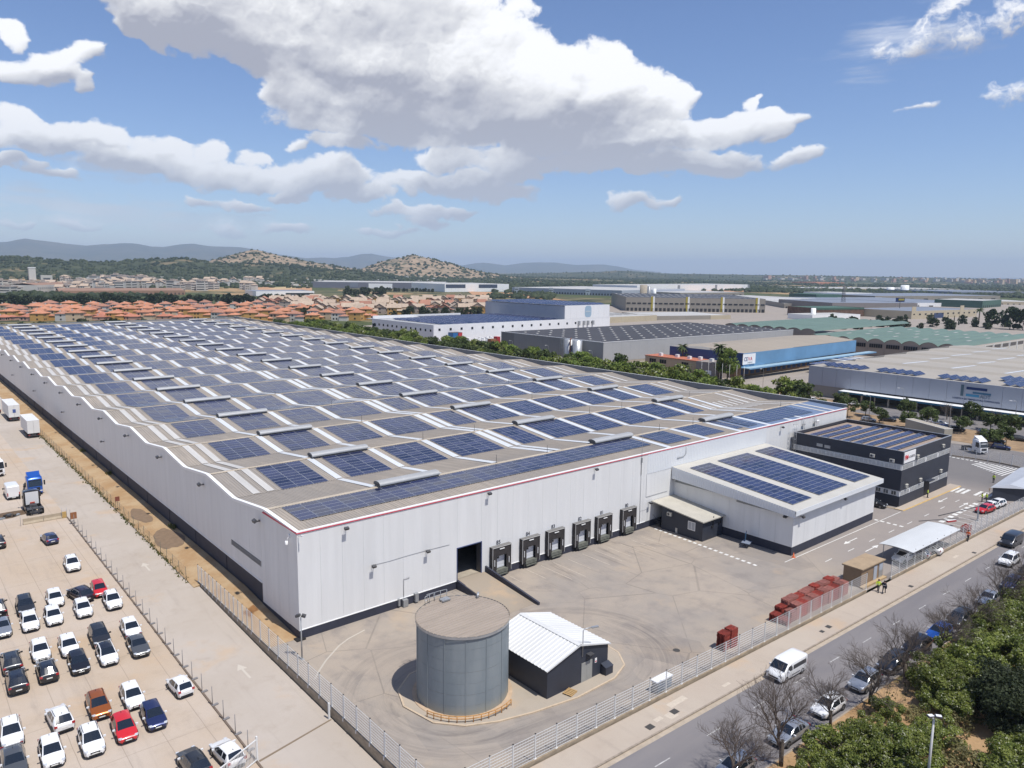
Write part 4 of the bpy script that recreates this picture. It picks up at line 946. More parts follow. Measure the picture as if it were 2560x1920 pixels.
# dock shelters -------------------------------------------------------
RUB = mat('dock rubber',(.030,.026,.026),.7,var=.25,vs=1.5)
DOORW = mat('dock door',(.60,.61,.64),.5)
CONCD = mat('dock leveller',(.12,.125,.105),.8,var=.3,vs=2)
LAMPW = mat('white reflector',(.8,.8,.8),.5)
def dock(x,num):
    D = bpy.data.objects.new('dock_shelter',None); COL.objects.link(D); D.parent = WH; D.location = (x,0,0)
    w = 1.70
    def B(name,mats,f):
        mb = MB(); f(mb); o = mb.build(name,mats,D,local=True); return o
    def hood(mb):
        mb.box(-w,-w + .12,-.62,0,.75,4.42); mb.box(w - .12,w,-.62,0,.75,4.42); mb.box(-w,w,-.62,0,4.30,4.42,1)
        mb.box(-w - .03,w + .03,-.66,.0,4.42,4.47,1)
    B('shelter_frame',[RUB,mat('shelter top',(.16,.155,.15),.7)],hood)
    def cur(mb):
        mb.box(-w + .12,-.86,-.60,-.50,.8,4.3); mb.box(.86,w - .12,-.60,-.50,.8,4.3); mb.box(-.86,.86,-.60,-.48,3.1,4.3); mb.box(-1.5,1.5,-.1,0,.8,4.3)
    B('shelter_curtain',RUB,cur)
    B('dock_door',DOORW,lambda mb: (mb.box(-.84,.84,-.14,-.1,1.2,3.3),mb.box(-.84,.84,-.16,-.13,1.2,1.42)))
    B('dock_window',GLASSD,lambda mb: mb.box(-.70,-.15,-.19,-.15,2.55,2.85))
    B('light_strip',LAMPW,lambda mb: (mb.box(-1.33,-1.25,-.66,-.60,1.75,2.65),mb.box(1.25,1.33,-.66,-.60,1.75,2.65),mb.box(-.42,.42,-.70,-.62,4.02,4.12)))
    B('edge_strip',mat('pale edge',(.55,.54,.52),.6),lambda mb: (mb.box(-w + .02,-w + .07,-.68,-.62,.8,4.4),mb.box(-w,w,-.68,-.655,4.34,4.42),mb.box(w - .05,w,-.66,-.62,.7,4.4)))
    B('leveller',CONCD,lambda mb: (mb.box(-1.05,1.05,-.72,-.03,.62,1.14),mb.box(-.95,.95,-.78,-.1,.35,.5)))
    B('bumper',BLACK,lambda mb: mb.box(-1.35,-1.08,-.62,-.03,.3,.95)); B('bumper',BLACK,lambda mb: mb.box(1.08,1.35,-.62,-.03,.3,.95))
    text_mesh('dock_number',num,.78,NAVY,D,(-.15,-.02,4.56),RX90,.012,world=False,bold=.008)
for x,nm in ((29.5,'85'),(34.95,'84'),(39.95,'83'),(45.55,'82'),(50.45,'81'),(56.3,'80')): dock(x,nm)
# ramp
mb = MB(); mb.face([(22.35,0.0,1.18),(22.35,-10.0,.012),(27.2,-10.0,.012),(26.9,0.0,1.18)]); mb.face([(22.35,0,1.18),(22.35,.35,1.18),(26.9,.35,1.18),(26.9,0,1.18)][::-1])
mb.face([(22.35,0,1.18),(22.35,0,0),(22.35,-10,0)]); mb.build('ramp',m_lot('ramp concrete',alb(170,156,140),alb(182,168,150),False),WH)
mb = MB()
for p,q,h0,h1 in (((27.0,.0),(27.25,-10.6),1.95,.35),((22.1,-.1),(22.3,-4.6),1.25,.5)):
    P = [(p[0],p[1]),(p[0] + .28,p[1]),(q[0] + .28,q[1]),(q[0],q[1])]
    V = [(P[0][0],P[0][1],0),(P[1][0],P[1][1],0),(P[2][0],P[2][1],0),(P[3][0],P[3][1],0),(P[0][0],P[0][1],h0),(P[1][0],P[1][1],h0),(P[2][0],P[2][1],h1),(P[3][0],P[3][1],h1)]
    for f in ((4,7,6,5),(0,3,7,4),(1,0,4,5),(2,1,5,6),(3,2,6,7)): mb.face([V[i] for i in f])
mb.build('ramp_wall',NAVY,WH)
# ------------------------------------------------------------------ buildings round the yard
# annex -------------------------------------------------------------
AX0,AX1,AY = 68.4,95.6,-22.1
AN = thing('annex','white loading annex with a sloping canopy roof and three long solar arrays','annex',(82,-11,0))
def az(y): return lerp(9.30,7.22,-y / 22.9)
mb = MB()
for i in range(8):
    a,b = AX0 + (AX1 - AX0) * i / 8,AX0 + (AX1 - AX0) * (i + 1) / 8
    m1 = MB(); m1.box(a + .01,b - .01,AY,AY + .1,1.35,6.5); m1.build('wall_panel',WHITE,AN)
for i in range(8):
    a,b = AY + .1 + (-AY - .1) * i / 8,AY + .1 + (-AY - .1) * (i + 1) / 8
    for x in (AX0,AX1 - .1):
        m1 = MB(); za,zb = az(a) - .25,az(b) - .25
        P = [(x,a + .01,1.35),(x + .1,a + .01,1.35),(x + .1,b - .01,1.35),(x,b - .01,1.35),(x,a + .01,za),(x + .1,a + .01,za),(x + .1,b - .01,zb),(x,b - .01,zb)]
        for q in ((4,5,6,7),(0,1,5,4),(1,2,6,5),(2,3,7,6),(3,0,4,7)): m1.face([P[j] for j in q])
        m1.build('wall_panel',WHITE,AN)
mb = MB(); mb.box(AX0 + .04,AX1 - .04,AY + .04,0,0,1.34); mb.build('plinth',NAVY,AN)
mb = MB(); P = [(AX0 - .9,-22.9),(AX1 + 1.0,-22.9),(AX1 + 1.0,-.1),(AX0 - .9,-.1)]
for z0,mi in ((0,0),):
    T = [(x,y,az(y) + .12) for x,y in P]; Bt = [(x,y,az(y) - .08) for x,y in P]
    mb.face(T,0); mb.face(Bt[::-1],1)
    for i in range(4): j = (i + 1) % 4; mb.face([Bt[i],Bt[j],T[j],T[i]],1)
mb.build('canopy_roof',[mat('off white roof sheet',alb(216,212,202),.6,var=.05,vs=.3),GREY],AN)
mb = MB(); rows = [[],[]]
for i in range(int(22.8 / .42)):                                    # ribbed fascia on the left slope
    y = -22.8 + i * .42
    for yy,d in ((y,0),(y + .2,0),(y + .25,.05),(y + .37,.05)):
        if yy > -.15: continue
        rows[0].append((AX0 - .92 - d,yy,az(yy) - .05)); rows[1].append((AX0 - .92 - d,yy,az(yy) + .14 - (.0 if yy < -22.7 else 0)))
F0 = [[(x,y,az(y) - 1.75 + (.9 if y < -14 else 0) * 0) for x,y,z in rows[0]],[(x,y,az(y) + .13) for x,y,z in rows[0]]]
F0[0] = [(x,y,az(y) - lerp(1.9,.95,min(1,-y / 22.8))) for x,y,z in F0[0]]
mb.grid(F0,sm=False); mb.build('ribbed_fascia',RIB,AN)
mb = MB(); mb.box(AX0 - .95,AX1 + 1.0,-22.95,-22.9,az(-22.9) - .62,az(-22.9) + .14); mb.build('front_fascia',RIB,AN)
mb = MB()
for i in range(4):
    mb.obox((AX0 - .06,-6.2,7.10 - i * .14),(.04,0,0),(0,5.9,0),(0,0,.045)); mb.obox((AX0 - .06,-17.2,6.5 - i * .12),(.04,0,0),(0,4.9,0),(0,0,.04))
mb.build('louvre',GREY,AN)
me = bpy.data.meshes['flood_light']
for x,y,z,r in ((70.2,AY,5.9,0),(83.5,AY,6.15,0),(AX0,-21,6.0,-math.pi / 2)):
    o = bpy.data.objects.new('flood_light',me); COL.objects.link(o); o.parent = AN; o.location = (x - 82,y + 11,z); o.rotation_euler = (0,0,r)
SA = (9.30 - 7.22) / 22.9
def annex_array(x0,nx,n):
    dv = Vector((0,-1,-SA)).normalized(); nrm = Vector((0,-SA,1)).normalized()
    hold = bpy.data.objects.new('solar_array',None); COL.objects.link(hold); hold.parent = AN
    org = Vector((x0,-2.2,az(-2.2) + .12)) + nrm * .1; hold.location = org - AN.location
    key = 'annex'
    if key not in _modcache:
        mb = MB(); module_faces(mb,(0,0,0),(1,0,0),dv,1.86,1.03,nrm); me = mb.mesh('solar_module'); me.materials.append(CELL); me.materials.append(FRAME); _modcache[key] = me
    for i in range(nx):
        for j in range(n):
            o = bpy.data.objects.new('solar_module',_modcache[key]); COL.objects.link(o); o.parent = hold; o.location = Vector((i * 1.89,0,0)) + dv * (j * 1.06)
annex_array(69.6,3,18); annex_array(77.6,5,18); annex_array(89.6,3,18)
# lean-to hut at the wall
HT = thing('lean_to_hut','small charcoal lean-to hut with white roof against the warehouse wall','hut',(66,-5,0))
HX0,HX1,HY0 = 62.9,68.35,-10.0
def hz(y): return lerp(4.35,3.35,-y / 10.4)
def wedge(mb,x0,x1,y0,y1,zb,zf,mi=0):
    P = [(x0,y0,zb),(x1,y0,zb),(x1,y1,zb),(x0,y1,zb),(x0,y0,zf(y0)),(x1,y0,zf(y0)),(x1,y1,zf(y1)),(x0,y1,zf(y1))]
    for q in ((4,5,6,7),(0,1,5,4),(1,2,6,5),(2,3,7,6),(3,0,4,7)): mb.face([P[j] for j in q],mi)
mb = MB(); wedge(mb,HX0,HX1 - .02,HY0,-1.9,0,lambda y: hz(y) - .1); mb.build('wall',CHAR,HT)
mb = MB(); P = [(HX0 - .55,-10.45),(HX1,-10.45),(HX1,-.1),(HX0 - .55,-.1)]
T = [(x,y,hz(y) + .06) for x,y in P]; Bt = [(x,y,hz(y) - .1) for x,y in P]; mb.face(T); mb.face(Bt[::-1])
for i in range(4): j = (i + 1) % 4; mb.face([Bt[i],Bt[j],T[j],T[i]])
mb.build('roof',mat('cream roof sheet',alb(212,206,192),.6,var=.08,vs=.5),HT)
mb = MB()
for i in range(6): mb.box(HX0 - .02 + i * .02,64.5,-.35 - i * .28,-.1 - i * .28,1.02 - i * .17,1.06 - i * .17)
mb.tube([(62.9,-1.9,.1),(62.9,-.2,1.9),(62.9,-.1,1.9)],.03,5); mb.build('steps',DKGREY,HT)
def win_hut():
    mb = MB(); mb.box(HX0 - .04,HX0,-8.6,-7.2,1.35,2.75,0); mb.box(HX0 - .06,HX0 - .03,-8.5,-7.3,1.45,2.65,1); mb.box(HX0 - .07,HX0 - .05,-7.93,-7.87,1.4,2.7,0); mb.build('window',[TRIM,mat('blind glass',(.35,.37,.40),.3)],HT)
win_hut()
def aircon(parent,loc,axis):
    mb = MB(); mb.obox((0,0,0),(.42,0,0) if axis == 'y' else (.16,0,0),(0,.16,0) if axis == 'y' else (0,.42,0),(0,0,.30),0)
    for k in range(10):
        a,b = 2 * math.pi * k / 10,2 * math.pi * (k + 1) / 10
        if axis == 'y': mb.face([(.1,-.17,0),(.1 + .23 * math.cos(a),-.17,.23 * math.sin(a)),(.1 + .23 * math.cos(b),-.17,.23 * math.sin(b))],1)
        else: mb.face([(-.17,.1,0),(-.17,.1 + .23 * math.cos(a),.23 * math.sin(a)),(-.17,.1 + .23 * math.cos(b),.23 * math.sin(b))],1)
    o = mb.build('air_conditioner',[mat('cream casing',(.56,.54,.48),.5),DKGREY],parent,local=True)
    o.location = Vector(loc) - parent.location; return o
aircon(HT,(HX0 - .18,-3.6,2.95),'x')
mb = MB(); mb.box(HX0 - .05,HX0,-5.2,-4.8,.05,.9); mb.build('meter_box',GALV,HT)
mb = MB(); mb.tube([(65.6,-10.06,1.9),(65.6,-10.1,3.7)],.07,6); mb.box(65.2,65.6,-10.12,-10.0,1.8,2.1); mb.box(67.0,67.3,-10.05,-10.0,1.9,2.3); mb.box(67.6,67.85,-10.05,-10.0,2.1,2.6); mb.build('flue',BLACK,HT)
# office -------------------------------------------------------------
OX0,OX1,OY0,OY1 = 106.3,128.9,-22.0,-.6
OF = thing('office_building','two storey charcoal office block with white window bands and flat solar roof','office building',(117.6,-11.3,0))
mb = MB(); mb.box(OX0,OX1,OY0,OY1,0,2.0,0); mb.box(OX0,OX1,OY0,OY1,3.1,6.9,0); mb.box(OX0,OX1,OY0,OY1,8.05,9.9,0,skip='t'); mb.box(OX0 + .12,OX1 - .12,OY0 + .12,OY1,2.0,3.1,1); mb.box(OX0 + .12,OX1 - .12,OY0 + .12,OY1,6.9,8.05,1)
mb.build('wall',[CHAR,WHITE],OF)
mb = MB()
for x0,x1,y0,y1 in ((OX0,OX1,OY0,OY0 + .2),(OX0,OX1,OY1 - .2,OY1),(OX0,OX0 + .2,OY0 + .2,OY1 - .2),(OX1 - .2,OX1,OY0 + .2,OY1 - .2)): mb.box(x0,x1,y0,y1,9.9,10.45)
mb.build('parapet',CHAR,OF)
mb = MB()
for x0,x1,y0,y1 in ((OX0 - .03,OX1 + .03,OY0 - .03,OY0 + .23),(OX0 - .03,OX1 + .03,OY1 - .23,OY1 + .03),(OX0 - .03,OX0 + .23,OY0 + .23,OY1 - .23),(OX1 - .23,OX1 + .03,OY0 + .23,OY1 - .23)): mb.box(x0,x1,y0,y1,10.45,10.52)
mb.build('coping',GALV,OF)
mb = MB(); mb.box(OX0 + .2,OX1 - .2,OY0 + .2,OY1 - .2,9.5,9.75); mb.build('roof_deck',mat('gravel roof',alb(176,158,144),.95,var=.15,vs=2),OF)
for r in range(8):                                                   # tilted rows on the flat roof
    y = -19.6 + r * 2.25
    mb = MB(); dv = Vector((0,1,.16)).normalized(); nrm = Vector((0,-.16,1)).normalized()
    hold = bpy.data.objects.new('solar_row',None); COL.objects.link(hold); hold.parent = OF; hold.location = Vector((OX0 + 1.2,y,9.95)) - OF.location
    if 'off' not in _modcache:
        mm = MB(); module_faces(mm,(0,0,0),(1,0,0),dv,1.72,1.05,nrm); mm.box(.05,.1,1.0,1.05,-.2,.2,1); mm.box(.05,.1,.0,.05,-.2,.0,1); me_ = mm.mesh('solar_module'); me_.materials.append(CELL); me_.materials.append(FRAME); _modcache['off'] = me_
    for i in range(12):
        if r > 5 and i > 9: continue
        o = bpy.data.objects.new('solar_module',_modcache['off']); COL.objects.link(o); o.parent = hold; o.location = (i * 1.75,0,0)
FRW = mat('window frame white',(.70,.70,.68),.45)
GLO = mat('office glass',(.10,.11,.12),.15,spec=.6,var=.5,vs=.9)
SHUT = mat('blind slats',(.46,.47,.47),.6)
def band_windows(axis,fixed,a0,a1,z0,z1,n,w,blind=0):
    for i in range(n):
        c = a0 + (a1 - a0) * (i + .5) / n
        mb = MB()
        if axis == 'x':
            mb.box(c - w / 2,c + w / 2,fixed - .05,fixed + .12,z0,z1,0); mb.box(c - w / 2 + .09,c + w / 2 - .09,fixed - .07,fixed - .045,z0 + .1,z1 - .1,1)
            mb.box(c - .03,c + .03,fixed - .085,fixed - .05,z0 + .05,z1 - .05,0)
        else:
            mb.box(fixed - .05,fixed + .12,c - w / 2,c + w / 2,z0,z1,0); mb.box(fixed - .07,fixed - .045,c - w / 2 + .09,c + w / 2 - .09,z0 + .1,z1 - .1,1)
            mb.box(fixed - .085,fixed - .05,c - .03,c + .03,z0 + .05,z1 - .05,0)
        mb.build('window',[FRW,SHUT if blind else GLO],OF)
for a,b,n in ((106.7,111.2,8),(111.8,116.8,8),(117.5,122.6,8),(123.3,128.6,8)): band_windows('x',OY0 + .06,a,b,6.98,7.95,n,.44)
for a,b,n in ((106.7,110.4,6),(110.9,117.0,9),(120.4,124.2,6),(124.7,128.4,6)): band_windows('x',OY0 + .06,a,b,2.1,3.0,n,.44)
band_windows('y',OX0 + .06,-21.8,-15.8,6.98,7.95,4,1.35,1); band_windows('y',OX0 + .06,-15.8,-1.0,7.0,7.93,9,1.55,1); band_windows('y',OX0 + .06,-21.6,-17.4,2.1,3.0,3,1.0)
mb = MB(); mb.box(117.4,119.8,OY0 - .02,OY0 + .3,.05,3.0); mb.build('entrance',BLACK,OF); mb = MB(); mb.box(117.3,120.0,OY0 - .9,OY0 + .05,3.05,3.2); mb.build('door_canopy',CHAR,OF)
for x,z in ((112.5,8.7),(124.6,9.0),(108.6,3.75),(114.8,3.8),(124.6,3.9)): aircon(OF,(x,OY0 - .18,z),'y')
for y,z in ((-16.6,8.75),(-20.2,8.5)): aircon(OF,(OX0 - .18,y,z),'x')
mb = MB(); mb.box(OX0 - .03,OX0,-6.8,-5.6,8.5,9.1); mb.box(OX0 - .03,OX0,-8.4,-7.2,8.45,9.05); mb.build('wall_vent',GALV,OF)
SG = bpy.data.objects.new('sign',None); COL.objects.link(SG); SG.parent = OF; SG.location = Vector((109.1,OY0 - .08,9.25)) - OF.location
mb = MB(); mb.box(106.62,111.5,OY0 - .12,OY0 - .01,8.22,10.25); mb.build('sign_panel',mat('white sign board',(.80,.80,.80),.45),SG)
text_mesh('sign_lettering','FM',1.15,mat('sign red',(.62,.03,.04),.5),SG,(107.55,OY0 - .14,8.85),RX90,.01,bold=.05)
text_mesh('sign_lettering','LOGISTIC',.62,mat('sign grey',(.22,.22,.24),.5),SG,(109.95,OY0 - .14,8.98),RX90,.01,bold=.015)
mb = MB(); mb.box(108.32,108.55,OY0 - .135,OY0 - .12,9.1,9.3); mb.build('sign_dash',MATS['sign red'],SG)
mb = MB()                                                            # caged ladder on the left end
for y in (-1.4,-.9): mb.tube([(OX0 - .35,y,5.0),(OX0 - .35,y,12.0)],.04,5)
for i in range(22): mb.tube([(OX0 - .35,-1.4,5.1 + i * .3),(OX0 - .35,-.9,5.1 + i * .3)],.02,4)
for i in range(7): mb.tube([(OX0 - .35,-1.45,6.2 + i),(OX0 - .95,-1.4,6.2 + i),(OX0 - .95,-.9,6.2 + i),(OX0 - .35,-.85,6.2 + i)],.03,4)
for y in (-1.4,-.9): mb.tube([(OX0 - .95,y,6.2),(OX0 - .95,y,12.2)],.025,4)
mb.build('caged_ladder',GALV,OF)
mb = MB(); mb.prism([(104.6,-23.4),(131,-23.9),(131,-21.9),(104.6,-21.9)],0,.13); mb.build('office_apron',WALK,kind='structure')
# water tank ----------------------------------------------------------
TX,TY,TR,TH = 7.95,-20.38,4.58,8.0
TANK = thing('water_tank','tall round galvanised water tank with a flat ribbed lid','tank',(TX,TY,0))
TSTEEL = NT('tank sheet',.55);
def _tank():
    n = TSTEEL; X,Y,Z = n.xyz(); a = n.noise(.6,n.mp((1,1,.2)),detail=6); b = n.noise(.25,detail=4); st_ = n.noise(1.0,n.mp((3,3,.25)),detail=6,rough=.7)
    c = n.mix(n.step(a,.35,.65),alb(150,160,166),alb(164,172,176)); c = n.mix(n.math('MULTIPLY',n.step(b,.45,.7),.35),c,alb(140,152,160))
    c = n.mix(n.math('MULTIPLY',n.step(n.math('ADD',Z,n.math('MULTIPLY',st_,1.4)),2.2,.9),.7),c,alb(180,178,164))
    return n.done(c)
TST = _tank()
N_ = 64
for k in range(7):                                                    # rings of sheet, each a hair proud
    z0,z1 = TH * k / 7,TH * (k + 1) / 7
    mb = MB(); mb.cyl(TX,TY,z0 + .01,z1,TR + .004 * (k % 2),N_,top=False); mb.build('shell_ring',TST,TANK)
mb = MB()
for k in range(14):
    a = 2 * math.pi * k / 14 + .1; mb.obox((TX + (TR + .01) * math.cos(a),TY + (TR + .01) * math.sin(a),TH / 2),(.03 * math.cos(a),.03 * math.sin(a),0),(-.05 * math.sin(a),.05 * math.cos(a),0),(0,0,TH / 2))
mb.build('seam_strips',TST,TANK)
mb = MB(); R2 = TR + .10; nr = 22                                      # ribbed lid cut to the circle
for i in range(nr):
    y0 = -R2 + 2 * R2 * i / nr; y1 = y0 + 2 * R2 / nr; f = lambda v: math.sqrt(max(0.0,R2 * R2 - v * v))
    yA,yB,yC = y0,y0 + (y1 - y0) * .72,y1
    for ya,yb,za,zb in ((yA,yB,TH + .10,TH + .10),(yB,yB + .03,TH + .10,TH + .17),(yB + .03,yC - .03,TH + .17,TH + .17),(yC - .03,yC,TH + .17,TH + .10)):
        mb.face([(TX - f(ya),TY + ya,za),(TX + f(ya),TY + ya,za),(TX + f(yb),TY + yb,zb),(TX - f(yb),TY + yb,zb)])
lid = mb.build('lid',mat('tank lid sheet',alb(182,168,154),.65,var=.10,vs=.7,stretch=(.3,2,1)),TANK)
mb = MB(); mb.cyl(TX,TY,TH - .08,TH + .16,TR + .13,N_,top=False); mb.cyl(TX,TY,TH - .08,TH + .16,TR + .05,N_,top=False); mb.build('lid_rim',GALV,TANK)
mb = MB()
hx,hy = TX + .6,TY + 4.0
mb.box(hx - .5,hx + .5,hy - .45,hy + .25,TH + .17,TH + .34); mb.build('hatch',GALV,TANK)
mb = MB(); a0,a1 = math.radians(75),math.radians(112)
for z in (TH + .6,TH + 1.05): mb.tube([(TX + (TR - .1) * math.cos(lerp(a0,a1,t / 8)),TY + (TR - .1) * math.sin(lerp(a0,a1,t / 8)),z) for t in range(9)],.03,5)
for t in range(0,9,2): a = lerp(a0,a1,t / 8); mb.tube([(TX + (TR - .1) * math.cos(a),TY + (TR - .1) * math.sin(a),TH + .1),(TX + (TR - .1) * math.cos(a),TY + (TR - .1) * math.sin(a),TH + 1.05)],.03,5)
mb.tube([(TX - 1.0,TY + TR - .05,TH - .4),(TX - 1.0,TY + TR + .25,TH + .9),(TX - .2,TY + TR + .25,TH + .9),(TX - .2,TY + TR - .05,TH - .4)],.03,5)
mb.build('guard_rail',GALV,TANK)
mb = MB(); mb.tube([(TX + 3.6,TY + 2.2,TH + .1),(TX + 3.6,TY + 2.2,TH + .5),(TX + 3.9,TY + 2.5,TH + .55)],.12,8); mb.build('breather_pipe',GALV,TANK)
mb = MB(); mb.cyl(TX,TY,0,.22,TR + .45,48); mb.build('foundation',mat('warm concrete',alb(214,186,156),.9,var=.15,vs=1),TANK)
# island with its kerb
isl = [(1.9,-19.0),(2.6,-23.0),(4.6,-25.3),(7.4,-26.7),(10.9,-27.7),(16.1,-28.6),(21.7,-28.5),(24.5,-27.4),(26.0,-25.2),(26.3,-22.6),(25.0,-20.6),(21.5,-18.6),(14,-15.0),(9.5,-13.9),(5.5,-14.4),(3.0,-16.2)]
ISL = m_lot('island concrete',alb(196,184,168),alb(206,190,170),False)
mb = MB(); mb.prism(isl,0,.11); mb.build('kerb_island',ISL,kind='structure')
mb = MB()
cen = (13.5,-21.3)
for i in range(len(isl)):
    a,b = Vector(isl[i]),Vector(isl[(i + 1) % len(isl)]); d = (b - a).normalized(); nn = Vector((d.y,-d.x)) * .09
    mb.prism([tuple(a - nn),tuple(a + nn),tuple(b + nn),tuple(b - nn)],0,.13)
mb.build('kerb_edge',mat('pale kerb',alb(222,200,172),.9,var=.1,vs=2),kind='structure')
RAIL = mat('rusty yellow paint',(.42,.20,.05),.7,var=.5,vs=3)
gr = thing('guard_rail','rusty yellow guard rail curving round the foot of the tank','railing',(TX,TY - 5.6,.11))
aa = [math.radians(v) for v in range(196,296,8)]; RR = TR + .95
for i,a in enumerate(aa):
    m1 = MB(); m1.tube([(TX + RR * math.cos(a),TY + RR * math.sin(a),.1),(TX + RR * math.cos(a),TY + RR * math.sin(a),.75)],.045,6); m1.build('post',RAIL,gr)
for z in (.48,.75):
    m1 = MB(); m1.tube([(TX + RR * math.cos(lerp(aa[0],aa[-1],t / 30)),TY + RR * math.sin(lerp(aa[0],aa[-1],t / 30)),z) for t in range(31)],.04,6); m1.build('rail',RAIL,gr)
# dark gabled hut -----------------------------------------------------
GX0,GX1,GY0,GY1 = 13.45,22.25,-26.95,-18.2
GH = thing('gabled_hut','dark charcoal pump hut with a white ribbed gable roof','hut',(17.85,-22.6,.11))
GM = (GX0 + GX1) / 2
mb = MB()
prof = [(GX0,.1),(GX1,.1),(GX1,3.15),(GM,4.35),(GX0,3.15)]
mb.face([(x,GY0,z) for x,z in prof]); mb.face([(x,GY1,z) for x,z in prof][::-1]); mb.face([(GX0,GY1,.1),(GX0,GY0,.1),(GX0,GY0,3.15),(GX0,GY1,3.15)]); mb.face([(GX1,GY0,.1),(GX1,GY1,.1),(GX1,GY1,3.15),(GX1,GY0,3.15)])
mb.build('wall',CHAR,GH)
ROOFW = mat('white roof sheet',(.60,.60,.59),.5,var=.05,vs=.4,stretch=(.2,2,1))
for sgn in (-1,1):
    mb = MB(); xe = GX0 - .25 if sgn < 0 else GX1 + .25; ze = 3.15 - .25 * 1.2 / 4.4 + .08
    ys = []; y = GY0 - .2
    while y < GY1 + .2:
        ys += [(y,0),(y + .30,0),(y + .36,.05),(y + .46,.05),(y + .52,0)]; y += .52
    mb.grid([[(xe,yy,ze + d) for yy,d in ys],[(GM,yy,4.47 + d) for yy,d in ys]],sm=False)
    mb.face([(xe,GY0 - .2,ze - .1),(GM,GY0 - .2,4.33),(GM,GY0 - .2,4.5),(xe,GY0 - .2,ze + .02)])
    mb.build('roof_sheet',ROOFW,GH)
mb = MB(); mb.face([(GM - .3,GY0 - .22,4.47),(GM,GY0 - .22,4.56),(GM,GY1 + .2,4.56),(GM - .3,GY1 + .2,4.47)]); mb.face([(GM,GY0 - .22,4.56),(GM + .3,GY0 - .22,4.47),(GM + .3,GY1 + .2,4.47),(GM,GY1 + .2,4.56)]); mb.build('ridge_cap',ROOFW,GH)
mb = MB(); mb.box(18.25,19.85,GY0 - .04,GY0,.12,2.2); mb.box(19.04,19.07,GY0 - .05,GY0 - .03,.14,2.18,1); mb.build('door',[mat('pale grey door',alb(176,176,172),.5,var=.06,vs=.8),GREY],GH)
mb = MB(); mb.box(20.25,20.55,GY0 - .03,GY0,1.6,2.1); mb.box(20.3,20.5,GY0 - .04,GY0 - .03,1.68,1.82,1); mb.build('notice',[TRIM,REDTRIM],GH)
mb = MB(); mb.box(18.9,19.6,GY0 - .55,GY0,3.02,3.10); mb.tube([(19,GY0 - .05,2.4),(19,GY0 - .5,3.0)],.03,4); mb.tube([(19.5,GY0 - .05,2.4),(19.5,GY0 - .5,3.0)],.03,4); mb.build('hoist_bracket',DKGREY,GH)
def swan_lamp(parent,x,y,z0,z1,reach):
    mb = MB(); mb.tube([(x,y,z0),(x,y,z1 - .2),(x + .12 * reach,y - .05,z1),(x + .9 * reach,y - .35,z1 + .05)],.05,6); mb.obox((x + 1.25 * reach,y - .45,z1 + .03),(.38,-.1,0),(.04,.14,0),(0,0,.06),0); return mb.build('swan_neck_lamp',GALV,parent)
swan_lamp(GH,18.3,GY0 - .08,3.0,6.0,1)
mb = MB(); mb.box(21.2,22.3,GY0 - .75,GY0 - .02,.11,1.0); mb.face([(21.15,GY0 - .8,.98),(22.35,GY0 - .8,.98),(22.35,GY0 - .02,1.25),(21.15,GY0 - .02,1.25)]); mb.build('equipment_box',CHAR,GH)
WOODM = mat('bare pine',alb(206,170,118),.8,var=.15,vs=2,stretch=(6,1,1))
pl = thing('wooden_pallet','bare wooden pallet lying on the kerb island before the hut','pallet',(16.0,-27.6,.11),.25)
for i in range(5): m1 = MB(); m1.box(-.6 + i * .26,-.42 + i * .26,-.5,.5,.12,.15); m1.build('plank',WOODM,pl,local=True)
for i in range(3): m1 = MB(); m1.box(-.6,.62,-.5 + i * .45,-.4 + i * .45,0,.12); m1.build('runner',WOODM,pl,local=True)
# electrical cabinet on the street fence
cb = thing('utility_cabinet','grey steel utility cabinet with a white top inside the street fence','cabinet',(23.9,-32.9,0))
mb = MB(); mb.box(22.75,25.05,-33.25,-32.55,.0,1.2); mb.build('case',GALV,cb)
mb = MB(); mb.box(22.65,25.15,-33.35,-32.45,1.2,1.32); mb.build('lid',TRIM,cb)
for i in range(3): m1 = MB(); m1.box(22.8 + i * .76,23.5 + i * .76,-33.29,-33.24,.1,1.12); m1.build('door',mat('grey cabinet door',(.24,.27,.31),.5),cb)
# flood light mast at the corner
def mast(name,x,y,z0,h,label,heads,cat='lamp post',group=None):
    t = thing(name,label,cat,(x,y,z0),0,group)
    mb = MB(); mb.tube([(x,y,z0),(x,y,z0 + h)],[.10,.055],8); mb.box(x - .2,x + .2,y - .2,y + .2,z0,z0 + .04); mb.build('pole',GALV,t)
    for ang,tilt in heads:
        c,s = math.cos(ang),math.sin(ang); m1 = MB(); m1.obox((x + .32 * c,y + .32 * s,z0 + h + .02),(.22 * c,.22 * s,-.07),(-.20 * s,.20 * c,0),(.05 * c,.05 * s,.12),0)
        m1.obox((x + .40 * c,y + .40 * s,z0 + h - .08),(.17 * c,.17 * s,-.055),(-.15 * s,.15 * c,0),(.01 * c,.01 * s,.03),1); m1.build('lamp_head',[DKGREY,mat('lamp glass',(.5,.52,.55),.2)],t)
    m1 = MB(); m1.tube([(x,y,z0 + h - .1),(x,y,z0 + h + .35)],.025,4); m1.build('finial',GALV,t)
    return t
mast('flood_light_mast',-1.75,-4.3,0,5.0,'slim flood light mast by the warehouse corner inside the fence',((2.4,0),(5.6,0)))
